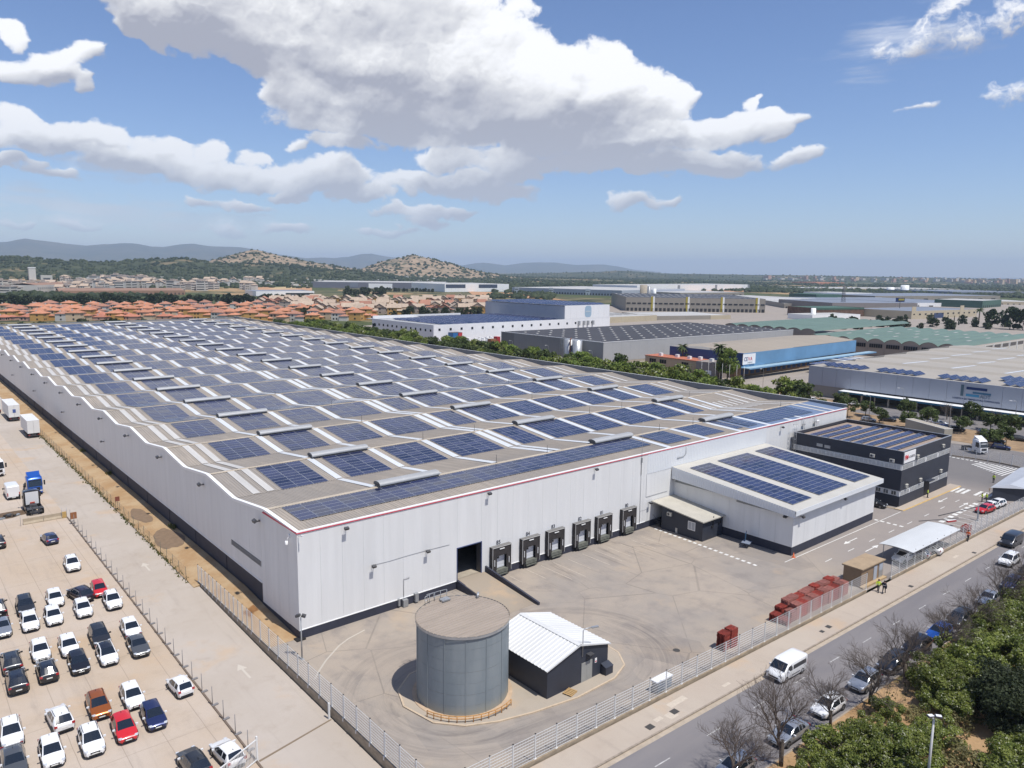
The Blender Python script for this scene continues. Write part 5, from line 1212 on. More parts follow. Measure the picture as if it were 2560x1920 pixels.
# transformer kiosk
kk = thing('transformer_kiosk','tan concrete transformer kiosk standing in the street fence','kiosk',(68,-33.2,0))
KC = mat('tan render',alb(166,140,112),.9,var=.10,vs=.8)
mb = MB(); mb.prism([(64.9,-34.2),(71.0,-34.45),(71.05,-31.95),(64.95,-31.7)],0,2.55); mb.build('wall',KC,kk)
mb = MB(); mb.prism([(64.7,-34.4),(71.2,-34.65),(71.25,-31.75),(64.75,-31.5)],2.55,2.72); mb.build('roof',mat('tan slab',alb(186,162,132),.9,var=.12,vs=1.2),kk)
mb = MB(); mb.prism([(68.25,-34.40),(69.15,-34.44),(69.15,-34.37),(68.25,-34.33)],.3,2.3); mb.build('door',mat('pale blue door',alb(196,204,216),.5),kk)
mb = MB(); mb.prism([(69.75,-34.46),(70.8,-34.50),(70.8,-34.43),(69.75,-34.39)],.3,1.3,1); mb.prism([(69.75,-34.46),(70.8,-34.50),(70.8,-34.43),(69.75,-34.39)],1.32,2.3,0); mb.build('vent_door',[MATS['pale blue door'],GALV],kk)
mb = MB(); mb.prism([(64.6,-34.7),(71.3,-34.95),(71.3,-34.4),(64.6,-34.2)],-.02,.28); mb.build('base_step',mat('ochre concrete',alb(204,176,136),.9,var=.1,vs=1),kk)
rl = thing('safety_railing','short grey railing beside the tan kiosk','railing',(63.9,-31.6,0))
for x in (63.2,64.0,64.8): m1 = MB(); m1.tube([(x,-31.5,0),(x,-31.5,1.1)],.035,5); m1.build('post',GREY,rl)
for z in (.55,1.1): m1 = MB(); m1.tube([(63.2,-31.5,z),(64.8,-31.5,z)],.03,5); m1.build('rail',GREY,rl)
# red pallets stacked along the fence
REDP = mat('red pallet paint',alb(166,66,52,.7),.8,var=.45,vs=2.2,rnd=.25)
REDP2 = mat('faded red pallet',alb(180,116,104,.7),.85,var=.3,vs=2.2,rnd=.2)
def pallet_mesh(n,seed,m):
    q = random.Random(seed); mb = MB()
    for k in range(n):
        z = k * .145; dx,dy = q.uniform(-.03,.03),q.uniform(-.03,.03)
        for i in range(3): mb.box(-.6 + dx,.6 + dx,-.5 + i * .44 + dy,-.38 + i * .44 + dy,z,z + .105)
        for i in range(6 if k == n - 1 else 3): w = .12 if k == n - 1 else .2; x = (-.6 + i * .216) if k == n - 1 else (-.6 + i * .5); mb.box(x + dx,x + w + dx,-.5 + dy,.5 + dy,z + .105,z + .14)
    me = mb.mesh('pallet_stack'); me.materials.append(m); return me
ORD = 'first second third fourth fifth sixth seventh eighth ninth tenth eleventh'.split()
cnt = 0
PST = {}
def pstack(x,y,n,lab,rot,m=REDP):
    global cnt; cnt += 1
    key = (n,m.name)
    if key not in PST: PST[key] = pallet_mesh(n,cnt,m)
    o = bpy.data.objects.new('pallet_stack',PST[key]); COL.objects.link(o); o.location = (x,y,0); o.rotation_euler = (0,0,rot); tag(o,lab,'pallet stack','red pallet stacks along the street fence')
for i in range(11):
    for j in range(2):
        x = 48.6 + i * 1.26 + R_.uniform(-.06,.06); y = fy(x) + 2.9 - j * 1.15 - (.1 if j else 0) + R_.uniform(-.05,.05)
        n = [10,14,14,13,14,14,15,14,14,15,13][i] - (1 if j else 0)
        pstack(x,y,n,'%s red pallet stack, %s from the near end, %s side of the long row' % ('faded' if (i + j) % 3 else 'bright',ORD[i],'fence' if j else 'yard'),FS + R_.uniform(-.04,.04),REDP2 if (i + j) % 3 else REDP)
pstack(47.0,fy(47) + 2.6,7,'low red pallet stack with a black plastic pallet on top',.03)
mb = MB(); mb.box(-.55,.55,-.45,.45,0,.14); mb.box(-.5,.5,-.4,.4,.14,.16); solo('plastic_pallet',mb,BLACK,'black plastic pallet lying on the low red stack','pallet',(47.0,fy(47) + 2.6,7 * .145 + .005))
pstack(47.2,fy(47) + 1.4,5,'short red pallet stack beside the fence at the near end of the row',.05)
pstack(36.0,-32.0,14,'red pallet stack standing apart by the fence, left one',.06); pstack(37.35,-32.1,15,'red pallet stack standing apart by the fence, right taller one',-.04)
# carport --------------------------------------------------------------
cp = thing('carport','white curved carport roof over parked cars behind the street fence','carport',(84.5,-33.6,0))
mb = MB(); rows = []
for i in range(9):
    t = i / 8; z = 2.55 + .28 * math.sin(math.pi * (t * .8 + .1)); rows.append([(lerp(77.0,93.6,u / 10),lerp(-31.15,-36.0,t) - .030 * (lerp(77.0,93.6,u / 10) - 77),z + (.0 if u % 2 else .012)) for u in range(11)])
mb.grid(rows,sm=True); mb.grid([[(x,y,z - .06) for x,y,z in r] for r in rows]); mb.build('canopy',mat('canopy sheet',(.54,.55,.55),.5,var=.06,vs=.4,stretch=(.3,1,1)),cp)
for x in (77.6,82.9,88.2,93.2):
    m1 = MB(); m1.tube([(x,-31.6 - .03 * (x - 77),0),(x,-31.6 - .03 * (x - 77),2.6)],.06,6); m1.build('post',GREY,cp)
    m1 = MB(); m1.tube([(x,-31.3 - .03 * (x - 77),2.55),(x,-35.8 - .03 * (x - 77),2.55)],.05,6); m1.build('beam',GREY,cp)
# white shed at the far gate
sd = thing('gate_shed','long dark shed with a pale grey gabled roof by the street','shed',(136,-33,0))
mb = MB(); mb.prism([(125.0,-31.3),(129.4,-35.6),(146,-35.9),(146,-30.0)],0,2.6); mb.build('wall',CHAR,sd)
mb = MB(); mb.face([(124.6,-31.0,2.55),(127.2,-33.4,3.25),(147,-33.2,3.25),(147,-29.6,2.55)]); mb.face([(127.2,-33.4,3.25),(129.2,-36.1,2.55),(147,-36.4,2.55),(147,-33.2,3.25)]); mb.face([(124.6,-31.0,2.55),(129.2,-36.1,2.55),(127.2,-33.4,3.25)]); mb.build('roof',mat('pale grey roof',alb(204,208,216),.5,var=.04,vs=.4),sd)
# street fence, left fence ------------------------------------------------
POSTM = mat('white fence post',(.66,.66,.65),.5); WIRE = mat('white wire mesh',(.60,.61,.61),.5)
BASEW = mat('fence base concrete',alb(186,168,144),.9,var=.25,vs=1.2,stretch=(1,1,2),bump=.3)
BASEP = mat('white painted base',(.62,.60,.57),.8,var=.12,vs=2)
mb = MB(); mb.box(-.04,.04,-.04,.04,0,2.35); mb.box(-.055,.055,-.055,.055,2.35,2.40,1); mb.box(-.12,.12,-.09,.09,-.30,.05,2); P_ME = mb.mesh('post'); [P_ME.materials.append(m) for m in (POSTM,BLACK,BASEP)]
_wm = {}
def wire_panel(Lr,h,r=.014):
    k = (round(Lr,2),h)
    if k in _wm: return _wm[k]
    mb = MB()
    for i in range(9): z = .06 + (h - .1) * i / 8; mb.box(0,Lr,-r,r,z - r,z + r)
    nv = int(Lr / .28)
    for i in range(nv): x = Lr * (i + .5) / nv; mb.box(x - .004,x + .004,-.004,.004,.03,h)
    me = mb.mesh('wire_panel'); me.materials.append(WIRE); _wm[k] = me; return me
def fence(label,pts,zt,zb,h=2.3,wall=True,name='wire_fence',both=None):
    """pts: post positions; zt: top of the base wall at each; zb: foot"""
    t = thing(name,label,'fence',(pts[0][0],pts[0][1],0)); o0 = Vector((pts[0][0],pts[0][1],0))
    for i,p in enumerate(pts):
        o = bpy.data.objects.new('post',P_ME); COL.objects.link(o); o.parent = t; o.location = Vector((p[0],p[1],zt[i])) - o0
        if i + 1 < len(pts):
            q = pts[i + 1]; a = math.atan2(q[1] - p[1],q[0] - p[0]); Lr = math.hypot(q[0] - p[0],q[1] - p[1])
            w = bpy.data.objects.new('wire_panel',wire_panel(round(Lr - .08,2),h)); COL.objects.link(w); w.parent = t; w.location = Vector((p[0] + .04 * math.cos(a),p[1] + .04 * math.sin(a),zt[i])) - o0
            w.rotation_euler = (0,-math.atan2(zt[i + 1] - zt[i],Lr),a)
            if wall:
                nx_,ny_ = -math.sin(a) * .11,math.cos(a) * .11
                m1 = MB(); V = [(p[0] + nx_,p[1] + ny_),(p[0] - nx_,p[1] - ny_),(q[0] - nx_,q[1] - ny_),(q[0] + nx_,q[1] + ny_)]
                zz = [zt[i],zt[i],zt[i + 1],zt[i + 1]]; zf = [zb[i],zb[i],zb[i + 1],zb[i + 1]]
                Tt = [(v[0],v[1],z) for v,z in zip(V,zz)]; Bb = [(v[0],v[1],z - .2) for v,z in zip(V,zf)]
                m1.face(Tt)
                for k in range(4): j = (k + 1) % 4; m1.face([Bb[k],Bb[j],Tt[j],Tt[k]])
                m1.build('base_wall',BASEW,t)
    return t
xs = [-3.7 + 2.46 * i for i in range(28)]; xs[-1] = 64.3
fence('white wire mesh fence on a low wall between the yard and street pavement',[(x,fy(x)) for x in xs],[.32] * len(xs),[0] * len(xs))
xs = [71.4 + 2.43 * i for i in range(23)]
fence('white wire mesh fence on a low wall in front of the carport and parked cars',[(x,fy(x)) for x in xs],[.32] * len(xs),[0] * len(xs))
ys = [23.0 - 1.42 * i for i in range(14)]; ys += [ys[-1] - 2.45 * (i + 1) for i in range(15)]
fence('white wire mesh fence on a stepped retaining wall beside the sandy lane',[(-3.75,y) for y in ys],[float(np.interp(y,[-40,-4,22],[.42,.38,.30])) for y in ys],[zl(y) for y in ys])
fence('white wire fence round the far gate corner by the lorry',[(157.9 + 1.5 * math.sin(t * .5) * .8,-12.6 - 2.45 * t) for t in range(7)],[.25] * 7,[0] * 7)
# near gate leaf at the bottom of the lane
gt = thing('gate_leaf','white barred gate leaf standing open across the car park corner','gate',(-11.9,-16.9,-.55))
p0,p1 = Vector((-17.6,-19.9)),Vector((-11.9,-17.1)); d = (p1 - p0); Lg = d.length; d.normalize()
m1 = MB()
for z in (0.1,2.0): m1.obox(((p0.x + p1.x) / 2,(p0.y + p1.y) / 2,-.55 + z),(d.x * Lg / 2,d.y * Lg / 2,0),(-d.y * .04,d.x * .04,0),(0,0,.05))
m1.build('rail',POSTM,gt)
for i in range(40):
    p = p0 + d * (Lg * (i + .5) / 40); m1 = MB(); m1.box(p.x - .018,p.x + .018,p.y - .018,p.y + .018,-.45,1.45); m1.build('bar',POSTM,gt)
for p in (p0,p1): m1 = MB(); m1.box(p.x - .07,p.x + .07,p.y - .07,p.y + .07,-.6,1.75); m1.build('gate_post',POSTM,gt)
gp = thing('gate_stop_post','single white post at the foot of the retaining wall','post',(-4.2,-15.4,-.55)); m1 = MB(); m1.box(-4.28,-4.12,-15.48,-15.32,-.6,1.1); m1.build('post',POSTM,gp)
mb = MB(); mb.prism([(-11.8,-17.4),(-4.1,-15.7),(-4.1,-15.55),(-11.8,-17.2)],-.58,-.515); mb.build('gate_track',mat('gate track',alb(150,132,110),.8),kind='structure')
# markings in the yard -------------------------------------------------------
mb = MB(); Zm = .007
def q4(x0,x1,y0,y1): mb.face([(x0,y0,Zm),(x1,y0,Zm),(x1,y1,Zm),(x0,y1,Zm)])
for x,y0,y1 in ((30.4,-3.8,-1.4),(33.8,-5.0,-1.0),(36.4,-7.5,-1.2),(38.6,-8.0,-1.5),(41.2,-6.5,-1.9),(44.4,-7.2,-1.7),(46.9,-7.4,-1.9),(49.4,-7.0,-2.4),(52.0,-6.4,-2.5),(54.8,-7.2,-2.4),(57.2,-7.5,-2.5)): q4(x - .06,x + .06,y0,y1)
mb.build('dock_lines',mat('worn paint',alb(214,200,184,.7),.8,var=.2,vs=2,col2=alb(186,172,156,.7)),kind='structure')
mb = MB()
for i in range(20): y = -1.6 - i * 1.0; q4(62.0 - i * .055 - .25,62.0 - i * .055 + .25,y - .28,y + .28)
for i in range(5): y = -22.6 - i * 1.05; q4(95.6,96.15,y - .3,y + .3)
for k in range(8): x = 70.3 + 6.9 * k; q4(x,x + 2.0,-26.55 - (x - 70) * .016,-26.42 - (x - 70) * .016)
mb.face([(65.4,-22.85,Zm),(104.0,-23.4,Zm),(104.0,-23.27,Zm),(65.4,-22.72,Zm)])
def arrow(x,y,dx):
    s = 1 if dx > 0 else -1
    P = [(0,-.09),(3.0,-.09),(3.0,-.42),(4.5,0),(3.0,.42),(3.0,.09),(0,.09)]
    P = [(x + s * a,y + s * b) for a,b in P]; mb.face([(*P[0],Zm),(*P[1],Zm),(*P[5],Zm),(*P[6],Zm)]); mb.face([(*P[2],Zm),(*P[3],Zm),(*P[4],Zm)])
arrow(84.2,-24.7,-1); arrow(79.2,-28.35,1); arrow(120.1,-25.3,-1); arrow(115.4,-29.0,1)
for i in range(3): q4(125.4 + i * .06,129.8,-24.0 - i * .98 - .28,-24.0 - i * .98 + .28)
for i in range(3): q4(126.2,130.4,-28.0 - i * 1.0 - .28,-28.0 - i * 1.0 + .28)
for i in range(9): q4(103.6 + i * 2.0,104.8 + i * 2.0,-30.55,-29.75)
for i in range(7): x = 104 + i * 2.5; q4(x,x + .12,-35.8,-31.0)
for i in range(11): y = -18.6 - i * .75; mb.face([(152.6 - i * .55,y,Zm),(156.9,y - .9,Zm),(156.9,y - 1.2,Zm),(152.6 - i * .55,y - .32,Zm)])
for i in range(10): q4(156.4,157.0,-12.6 - i * .95 - .3,-12.6 - i * .95 + .3)
mb.build('yard_markings',PAINTW,kind='structure')
mb = MB(); P = [(-2.5,-8.9),(-1.2,-7.45),(.2,-6.1),(1.5,-5.1),(2.8,-4.1),(4.4,-3.3),(6.9,-2.6)]
for a,b in zip(P,P[1:]):
    d = (Vector(b) - Vector(a)).normalized(); nn = Vector((-d.y,d.x)) * .1; mb.face([(a[0] - nn.x,a[1] - nn.y,Zm),(b[0] - nn.x,b[1] - nn.y,Zm),(b[0] + nn.x,b[1] + nn.y,Zm),(a[0] + nn.x,a[1] + nn.y,Zm)])
mb.build('curved_line',mat('pale worn line',alb(204,194,180,.7),.8),kind='structure')
mb = MB(); mb.face([(104.7,-19.9,.137),(104.9,-23.35,.137),(104.75,-23.4,.137),(104.55,-19.9,.137)][::-1]); mb.face([(104.8,-23.5,.02),(131,-23.99,.02),(131,-23.8,.14),(104.8,-23.3,.14)]); mb.build('yellow_kerb_line',PAINTY,kind='structure')
mb = MB()
for (x,y,s) in ((-7.6,33.0,1),(-7.2,-2.0,-1)):
    z = zl(y) + .012
    mb.face([(x - .12,y - 1.6,zl(y - 1.6) + .012),(x + .12,y - 1.6,zl(y - 1.6) + .012),(x + .12,y + .6,z),(x - .12,y + .6,z)]); mb.face([(x - .55,y + .6,z),(x + .55,y + .6,z),(x,y + 1.9,zl(y + 1.9) + .012)])
mb.build('lane_arrow',mat('faded arrow',alb(220,210,196,.68),.8),kind='structure')
# barrier arms at the car park
ba = thing('barrier_gate','long dark barrier arm beside the carport with a slanted post','barrier',(109,-33.6,0))
m1 = MB(); m1.tube([(103.6,-29.7,1.0),(109.6,-33.6,2.4)],.07,6); m1.build('arm',DKGREY,ba)
m1 = MB(); m1.obox((109.6,-33.9,1.2),(.12,.04,-.1),(-.04,.12,0),(.25,.1,1.2)); m1.build('stand',GREY,ba)
b2 = thing('barrier_gate','second dark barrier arm with red and white counterweight at the carport end','barrier',(101.5,-31.8,0))
m1 = MB(); m1.tube([(98.2,-28.6,.9),(103.5,-32.9,1.5)],.06,6); m1.build('arm',DKGREY,b2)
m1 = MB(); m1.obox((102.4,-32.2,1.0),(.9,-.35,0),(.06,.16,0),(0,0,.14),0); m1.obox((102.4,-32.2,1.16),(.9,-.35,0),(.05,.14,0),(0,0,.03),1); m1.build('counterweight',[mat('barrier red',(.42,.05,.05),.5),TRIM],b2)
b3 = thing('red_trolley_stack','stack of red crates beside the street fence near the barrier','crate stack',(101.6,-34.6,0))
for i in range(4): m1 = MB(); m1.box(100.7 + i * .55,101.2 + i * .55,-35.2,-34.2,0,.9 + .1 * (i % 2)); m1.build('crate',REDP,b3)
# sun lounger like scrap frame with blue board by the annex
fb = thing('folding_table','blue board and grey tabletop on thin folding legs beside the annex','folding table',(66.4,-15.6,0))
m1 = MB(); m1.obox((66.9,-15.2,1.55),(.62,.30,0),(-.02,.03,0),(.02,.0,.62)); m1.build('board',mat('blue board',alb(52,92,128),.6,var=.1,vs=2),fb)
m1 = MB(); m1.obox((66.4,-15.7,.82),(.75,.25,0),(-.3,.55,.08),(0,0,.03)); m1.build('tabletop',mat('grey board',alb(140,150,168),.5),fb)
for sx in (-.5,.5):
    for sy in (-.4,.4): m1 = MB(); m1.tube([(66.4 + sx,-15.7 + sy,.8),(66.4 - sx * .9,-15.7 + sy * .8,.0)],.03,5); m1.build('leg',DKGREY,fb)
tcone = thing('traffic_cone','small orange traffic cone at the front corner of the annex','cone',(68.2,-22.6,0)); m1 = MB(); m1.cyl(68.2,-22.6,0,.75,.18,12,r1=.03); m1.box(67.95,68.45,-22.85,-22.35,0,.04); m1.build('cone',mat('cone orange',(.6,.12,.03),.6),tcone)
# yield sign
ys_ = thing('yield_sign','triangular yield sign by the dark shed','sign',(124.2,-31.0,0)); m1 = MB(); m1.tube([(124.2,-31,0),(124.2,-31,2.2)],.03,5); m1.build('post',GALV,ys_)
m1 = MB(); m1.face([(123.8,-31.05,2.5),(124.6,-31.05,2.5),(124.2,-31.05,1.8)]); m1.face([(123.8,-31.0,2.5),(124.2,-31.0,1.8),(124.6,-31.0,2.5)]); m1.build('plate',mat('sign back',alb(176,150,128),.6),ys_)
# car park edge posts, chain link fence, barrier blocks
EDGE = mat('low edge rail',alb(128,112,98),.9,var=.2,vs=2)
mb = MB()
for a in range(-24,61,3): mb.face([(-12.1,a,zl(a) + .10),(-11.92,a,zl(a) + .10),(-11.92,a + 3,zl(a + 3) + .10),(-12.1,a + 3,zl(a + 3) + .10)]); mb.face([(-12.1,a,zl(a)),(-12.1,a,zl(a) + .1),(-12.1,a + 3,zl(a + 3) + .1),(-12.1,a + 3,zl(a + 3))]); mb.face([(-11.92,a,zl(a)),(-11.92,a + 3,zl(a + 3)),(-11.92,a + 3,zl(a + 3) + .1),(-11.92,a,zl(a) + .1)])
mb.build('edge_kerb',EDGE,kind='structure')
mb = MB(); mb.tube([(0,0,-.1),(0,0,2.05)],.035,6); mb.obox((.22,-.05,.06),(.3,.06,0),(-.03,.13,0),(0,0,.06)); PO = mb.mesh('steel_post'); PO.materials.append(mat('dull steel',(.20,.19,.19),.6))
for i in range(26):
    y = 60.2 - 3.02 * i; o = bpy.data.objects.new('steel_post',PO); COL.objects.link(o); o.location = (-12.0,y,zl(y)); tag(o,'thin bare steel post standing on the edge of the car park','post','thin steel posts along the car park edge')
cf = thing('chain_link_fence','old chain link fence on thin posts along the sandy strip','fence',(-4.7,24,0))
GRN = mat('green fence post',(.08,.10,.08),.7); CL = mat('rusted wire',(.16,.14,.12),.7)
y = 25.0
while y < 140:
    z = zl(y) + .05
    m1 = MB(); m1.tube([(-4.7,y,z - .1),(-4.7 + R_.uniform(-.08,.08),y + R_.uniform(-.1,.1),z + 1.9)],.03,5); m1.build('post',GRN,cf)
    m1 = MB()
    for h in (.3,.8,1.3,1.8): m1.box(-4.706,-4.694,y,y + 2.9,z + h - .006,z + h + .006)
    for k in range(6): m1.tube([(-4.7,y + k * .5,z),(-4.7,y + k * .5 + .5,z + 1.8)],.004,3,cap=False); m1.tube([(-4.7,y + k * .5 + .5,z),(-4.7,y + k * .5,z + 1.8)],.004,3,cap=False)
    m1.build('wire_mesh',CL,cf); y += 2.9
sg = thing('square_sign','small weathered red sign on a post in the chain link fence','sign',(-4.5,62,zl(62))); m1 = MB(); m1.tube([(-4.5,62,.4),(-4.5,62,2.6)],.03,5); m1.build('post',GRN,sg); m1 = MB(); m1.box(-4.85,-4.15,61.96,61.99,2.0,2.8); m1.build('plate',mat('weathered red',alb(150,84,66),.8,var=.2,vs=5),sg)
BAR = mat('barrier concrete',alb(196,180,156),.9,var=.12,vs=1)
for i,(x0,x1,lab) in enumerate(((-18.2,-15.4,'long concrete barrier block behind the white tractor unit, left one'),(-15.35,-12.75,'long concrete barrier block beside the yellow end post, right one'))):
    mb = MB(); P = [(-.3,0),(.3,0),(.3,.15),(.12,.45),(.10,.95),(-.10,.95),(-.12,.45),(-.3,.15)]
    y = 63.2; z = zl(y)
    for k in range(8):
        a,b = P[k],P[(k + 1) % 8]; mb.face([(x0,y + a[0],z + a[1]),(x0,y + b[0],z + b[1]),(x1,y + b[0],z + b[1]),(x1,y + a[0],z + a[1])])
    mb.face([(x0,y + a,z + b) for a,b in P][::-1]); mb.face([(x1,y + a,z + b) for a,b in P]); solo('concrete_barrier',mb,BAR,lab,'barrier',(x0,y,z))
yp = thing('yellow_end_board','yellow painted board on posts at the end of the concrete barrier','board',(-12.5,62.9,.4)); m1 = MB(); m1.box(-12.7,-12.1,62.85,62.92,.45,1.5); m1.build('board',mat('faded yellow',alb(214,178,110),.7,var=.1,vs=2),yp)
for x in (-12.75,-12.05): m1 = MB(); m1.tube([(x,62.9,.3),(x,62.9,2.2)],.03,5); m1.build('post',GREY,yp)
bs = thing('brown_sign','square brown information board on a thin post at the car park corner','sign',(-11.8,58.5,.35)); m1 = MB(); m1.tube([(-11.8,58.6,.3),(-11.8,58.6,2.3)],.03,5); m1.build('post',GREY,bs); m1 = MB(); m1.box(-12.25,-11.35,58.5,58.55,1.3,2.4); m1.build('board',mat('brown board',alb(170,112,72),.7,var=.15,vs=4),bs)
po = thing('thin_post','lone thin post standing left of the concrete barrier','post',(-18.6,62.6,.4)); m1 = MB(); m1.tube([(-18.6,62.6,.3),(-18.6,62.6,2.3)],.03,5); m1.build('post',GREY,po)
# ------------------------------------------------------------------ vehicles
def paint(name,c,metal=.0,rough=.28): return mat('paint ' + name,c,rough,metal=metal,coat=.6)
P_WHITE = paint('white',(.74,.74,.74)); P_BLACK = paint('black',(.012,.012,.016)); P_DGREY = paint('dark grey',(.045,.047,.052),.5)
P_GREY = paint('grey',(.13,.135,.14),.5); P_SILVER = paint('silver',(.38,.40,.43),.6); P_RED = paint('red',(.52,.02,.025)); P_ORANGE = paint('copper orange',(.36,.10,.018),.4)
P_BLUE = paint('blue',(.02,.10,.42),.3); P_DBLUE = paint('dark blue',(.025,.035,.11),.4); P_PURPLE = paint('aubergine',(.035,.025,.04),.4)
CGL = mat('car glass',(.012,.016,.022),.05,spec=.7,coat=.5)
TYRE = mat('tyre',(.018,.018,.018),.85); RIM = mat('rim',(.36,.37,.38),.35,metal=.7); RIMD = mat('dark rim',(.08,.08,.085),.35,metal=.6)
HL = mat('headlight glass',(.55,.57,.60),.08,spec=.8,coat=1); TLM = mat('tail light red',(.32,.012,.015),.15,coat=.8); GRL = mat('grille black',(.012,.012,.013),.45); PLATE = mat('number plate',(.72,.72,.68),.4)
TRIMB = mat('black trim',(.016,.016,.017),.6)
ARMC = {}
def wheel_mesh(r,w):
    mb = MB(); n = 18
    prof = [(r * .62,-w / 2),(r * .93,-w / 2),(r,-w / 2 + .04),(r,w / 2 - .04),(r * .93,w / 2),(r * .62,w / 2)]
    mb.grid([[(a * math.cos(2 * math.pi * k / n),b,a * math.sin(2 * math.pi * k / n)) for a,b in prof] for k in range(n + 1)],0)
    me = mb.mesh('wheel'); me.materials.append(TYRE)
    mb = MB()
    for s in (-1,1):
        y = s * (w / 2 - .015); yo = s * (w / 2 - .045)
        for k in range(10):
            a,b = 2 * math.pi * k / 10,2 * math.pi * (k + .55) / 10; c = 2 * math.pi * (k + 1) / 10
            R1 = r * .63; mb.face([(0,y,0),(R1 * math.cos(a),y,R1 * math.sin(a)),(R1 * math.cos(b),y,R1 * math.sin(b))],0); mb.face([(0,yo,0),(R1 * math.cos(b),yo,R1 * math.sin(b)),(R1 * math.cos(c),yo,R1 * math.sin(c))],1)
    rm = mb.mesh('rim'); rm.materials.append(RIM); rm.materials.append(RIMD)
    return me,rm
def loft_car(kind,L,W,H,hood,cowl,rf,rr,tail,belt,zb=.22,hoodz=.92,noser=.66,tailz=None,roofw=.60,dark_roof=False,rails=False,wheel_r=.33,wb=None,bigside=False):
    """a car along +x: returns its Empty with parts. hood/cowl/rf/rr/tail are x stations: nose top, windscreen base, roof front, roof rear, tail base (fractions of L from the rear)"""
    t = bpy.data.objects.new('car',None); COL.objects.link(t)
    hw = W / 2; tz = tailz or belt + .04
    X = lambda f: (f - .5) * L
    xn,xh,xc,xrf,xrr,xt = X(1),X(hood),X(cowl),X(rf),X(rr),X(tail)
    def top(x):
        pts = [(X(0),tz * .78),(X(.015),tz * .93),(xt,tz),(xrr,H - .03),(lerp(xrr,xrf,.35),H),(xrf,H - .05),(xc,hoodz + .06),(xh,noser + .10),(X(.985),noser),(xn,noser * .86)]
        return float(np.interp(x,[p[0] for p in pts],[p[1] for p in pts]))
    def half(x):
        f = x / L + .5
        return hw * float(np.interp(f,[0,.02,.08,.2,.5,.8,.93,.985,1],[.80,.90,.965,.99,1,.99,.93,.80,.70]))
    def beltz(x): return min(top(x) - .02,lerp(belt + .02,belt - .04,x / L + .5))
    xs = sorted(set([X(0),X(.008),X(.025),X(.06),xt,lerp(xt,xrr,.5),xrr,xrr + .10,lerp(xrr,xrf,.42),lerp(xrr,xrf,.42) + .09,lerp(xrr,xrf,.75),xrf,lerp(xrf,xc,.5),xc,lerp(xc,xh,.4),lerp(xc,xh,.8),xh,X(.972),X(.992),X(1)]))
    def gh(x): return xt - .01 <= x <= xc + .01
    rows = []
    for x in xs:
        w = half(x); T = top(x); B = beltz(x); g = gh(x)
        wr = hw * roofw * float(np.interp(x,[xrr,lerp(xrr,xrf,.5),xrf],[.97,1.03,1.0])) if g else w * .86
        if g: k = max(0,min(1,(T - B) / (H - B))); wr = lerp(w * .90,hw * roofw * 1.18,k)
        zsill = zb + (.06 if x < X(.03) or x > X(.97) else 0)
        r = [(w * .82,zsill),(w * .97,zsill + .05),(w,(zsill + B) * .5),(w * .985,B - .10),(w * .955,B)]
        r += [(wr + .02,T - .07 if T - .07 > B else B + .005),(wr * .90,T - .018),(wr * .5,T + .004),(0,T + .012)]
        rows.append([(x,y,z) for y,z in r] + [(x,-y,z) for y,z in r[:-1]][::-1])
    ns = len(rows[0])
    body = MB(); ws = MB(); rw = MB(); sl = MB(); sr = MB(); rf_ = MB()
    V = [rows[i][j] for i in range(len(rows)) for j in range(ns)]
    def push(mb,i,j):
        mb.face([rows[i][j],rows[i + 1][j],rows[i + 1][j + 1],rows[i][j + 1]],0,False)
    bpil = lerp(xrr,xrf,.42)
    bf = []
    for i in range(len(rows) - 1):
        xm = (xs[i] + xs[i + 1]) / 2
        for j in range(ns - 1):
            half_j = j if j < ns // 2 else ns - 2 - j
            side = half_j == 4; topf = half_j in (6,7)
            if topf and xrf < xm < xc: push(ws,i,j)
            elif topf and xt < xm < xrr and not (kind == 'van'): push(rw,i,j)
            elif side and (xrr + .08 < xm < xc - .12 or (xt + .1 < xm < xrr and kind in ('suv','sedan') and xm > lerp(xt,xrr,.45))) and not (bpil < xm < bpil + .09) and not (kind == 'van' and xm < bpil): push(sl if j < ns // 2 else sr,i,j)
            else: bf.append((i,j,topf and xrr - .02 < xm < xrf + .02))
    # body as one welded smooth skin
    b0 = 0; body.v = V
    for i,j,roof in bf:
        body.f.append((i * ns + j,(i + 1) * ns + j,(i + 1) * ns + j + 1,i * ns + j + 1)); body.m.append(1 if (roof and dark_roof) else 0); body.sm.append(True)
    for i in (0,len(rows) - 1):
        f = tuple(i * ns + j for j in range(ns)); body.f.append(f if i == 0 else f[::-1]); body.m.append(0); body.sm.append(False)
    for i in range(len(rows) - 1): body.f.append((i * ns,i * ns + ns - 1,(i + 1) * ns + ns - 1,(i + 1) * ns)); body.m.append(2); body.sm.append(False)
    bo = body.build('body',[P_WHITE,P_BLACK,TRIMB],t,local=True); bo.material_slots[0].link = 'OBJECT'; bo.material_slots[0].material = P_WHITE
    for nm,mb in (('windscreen',ws),('rear_window',rw),('side_window',sl),('side_window',sr)):
        if mb.f: mb.build(nm,CGL,t,local=True)
    def part(name,mats,f):
        mb = MB(); f(mb); return mb.build(name,mats,t,local=True)
    # nose and tail details
    zn = noser
    yF = half(X(.985)); xF = X(.992)
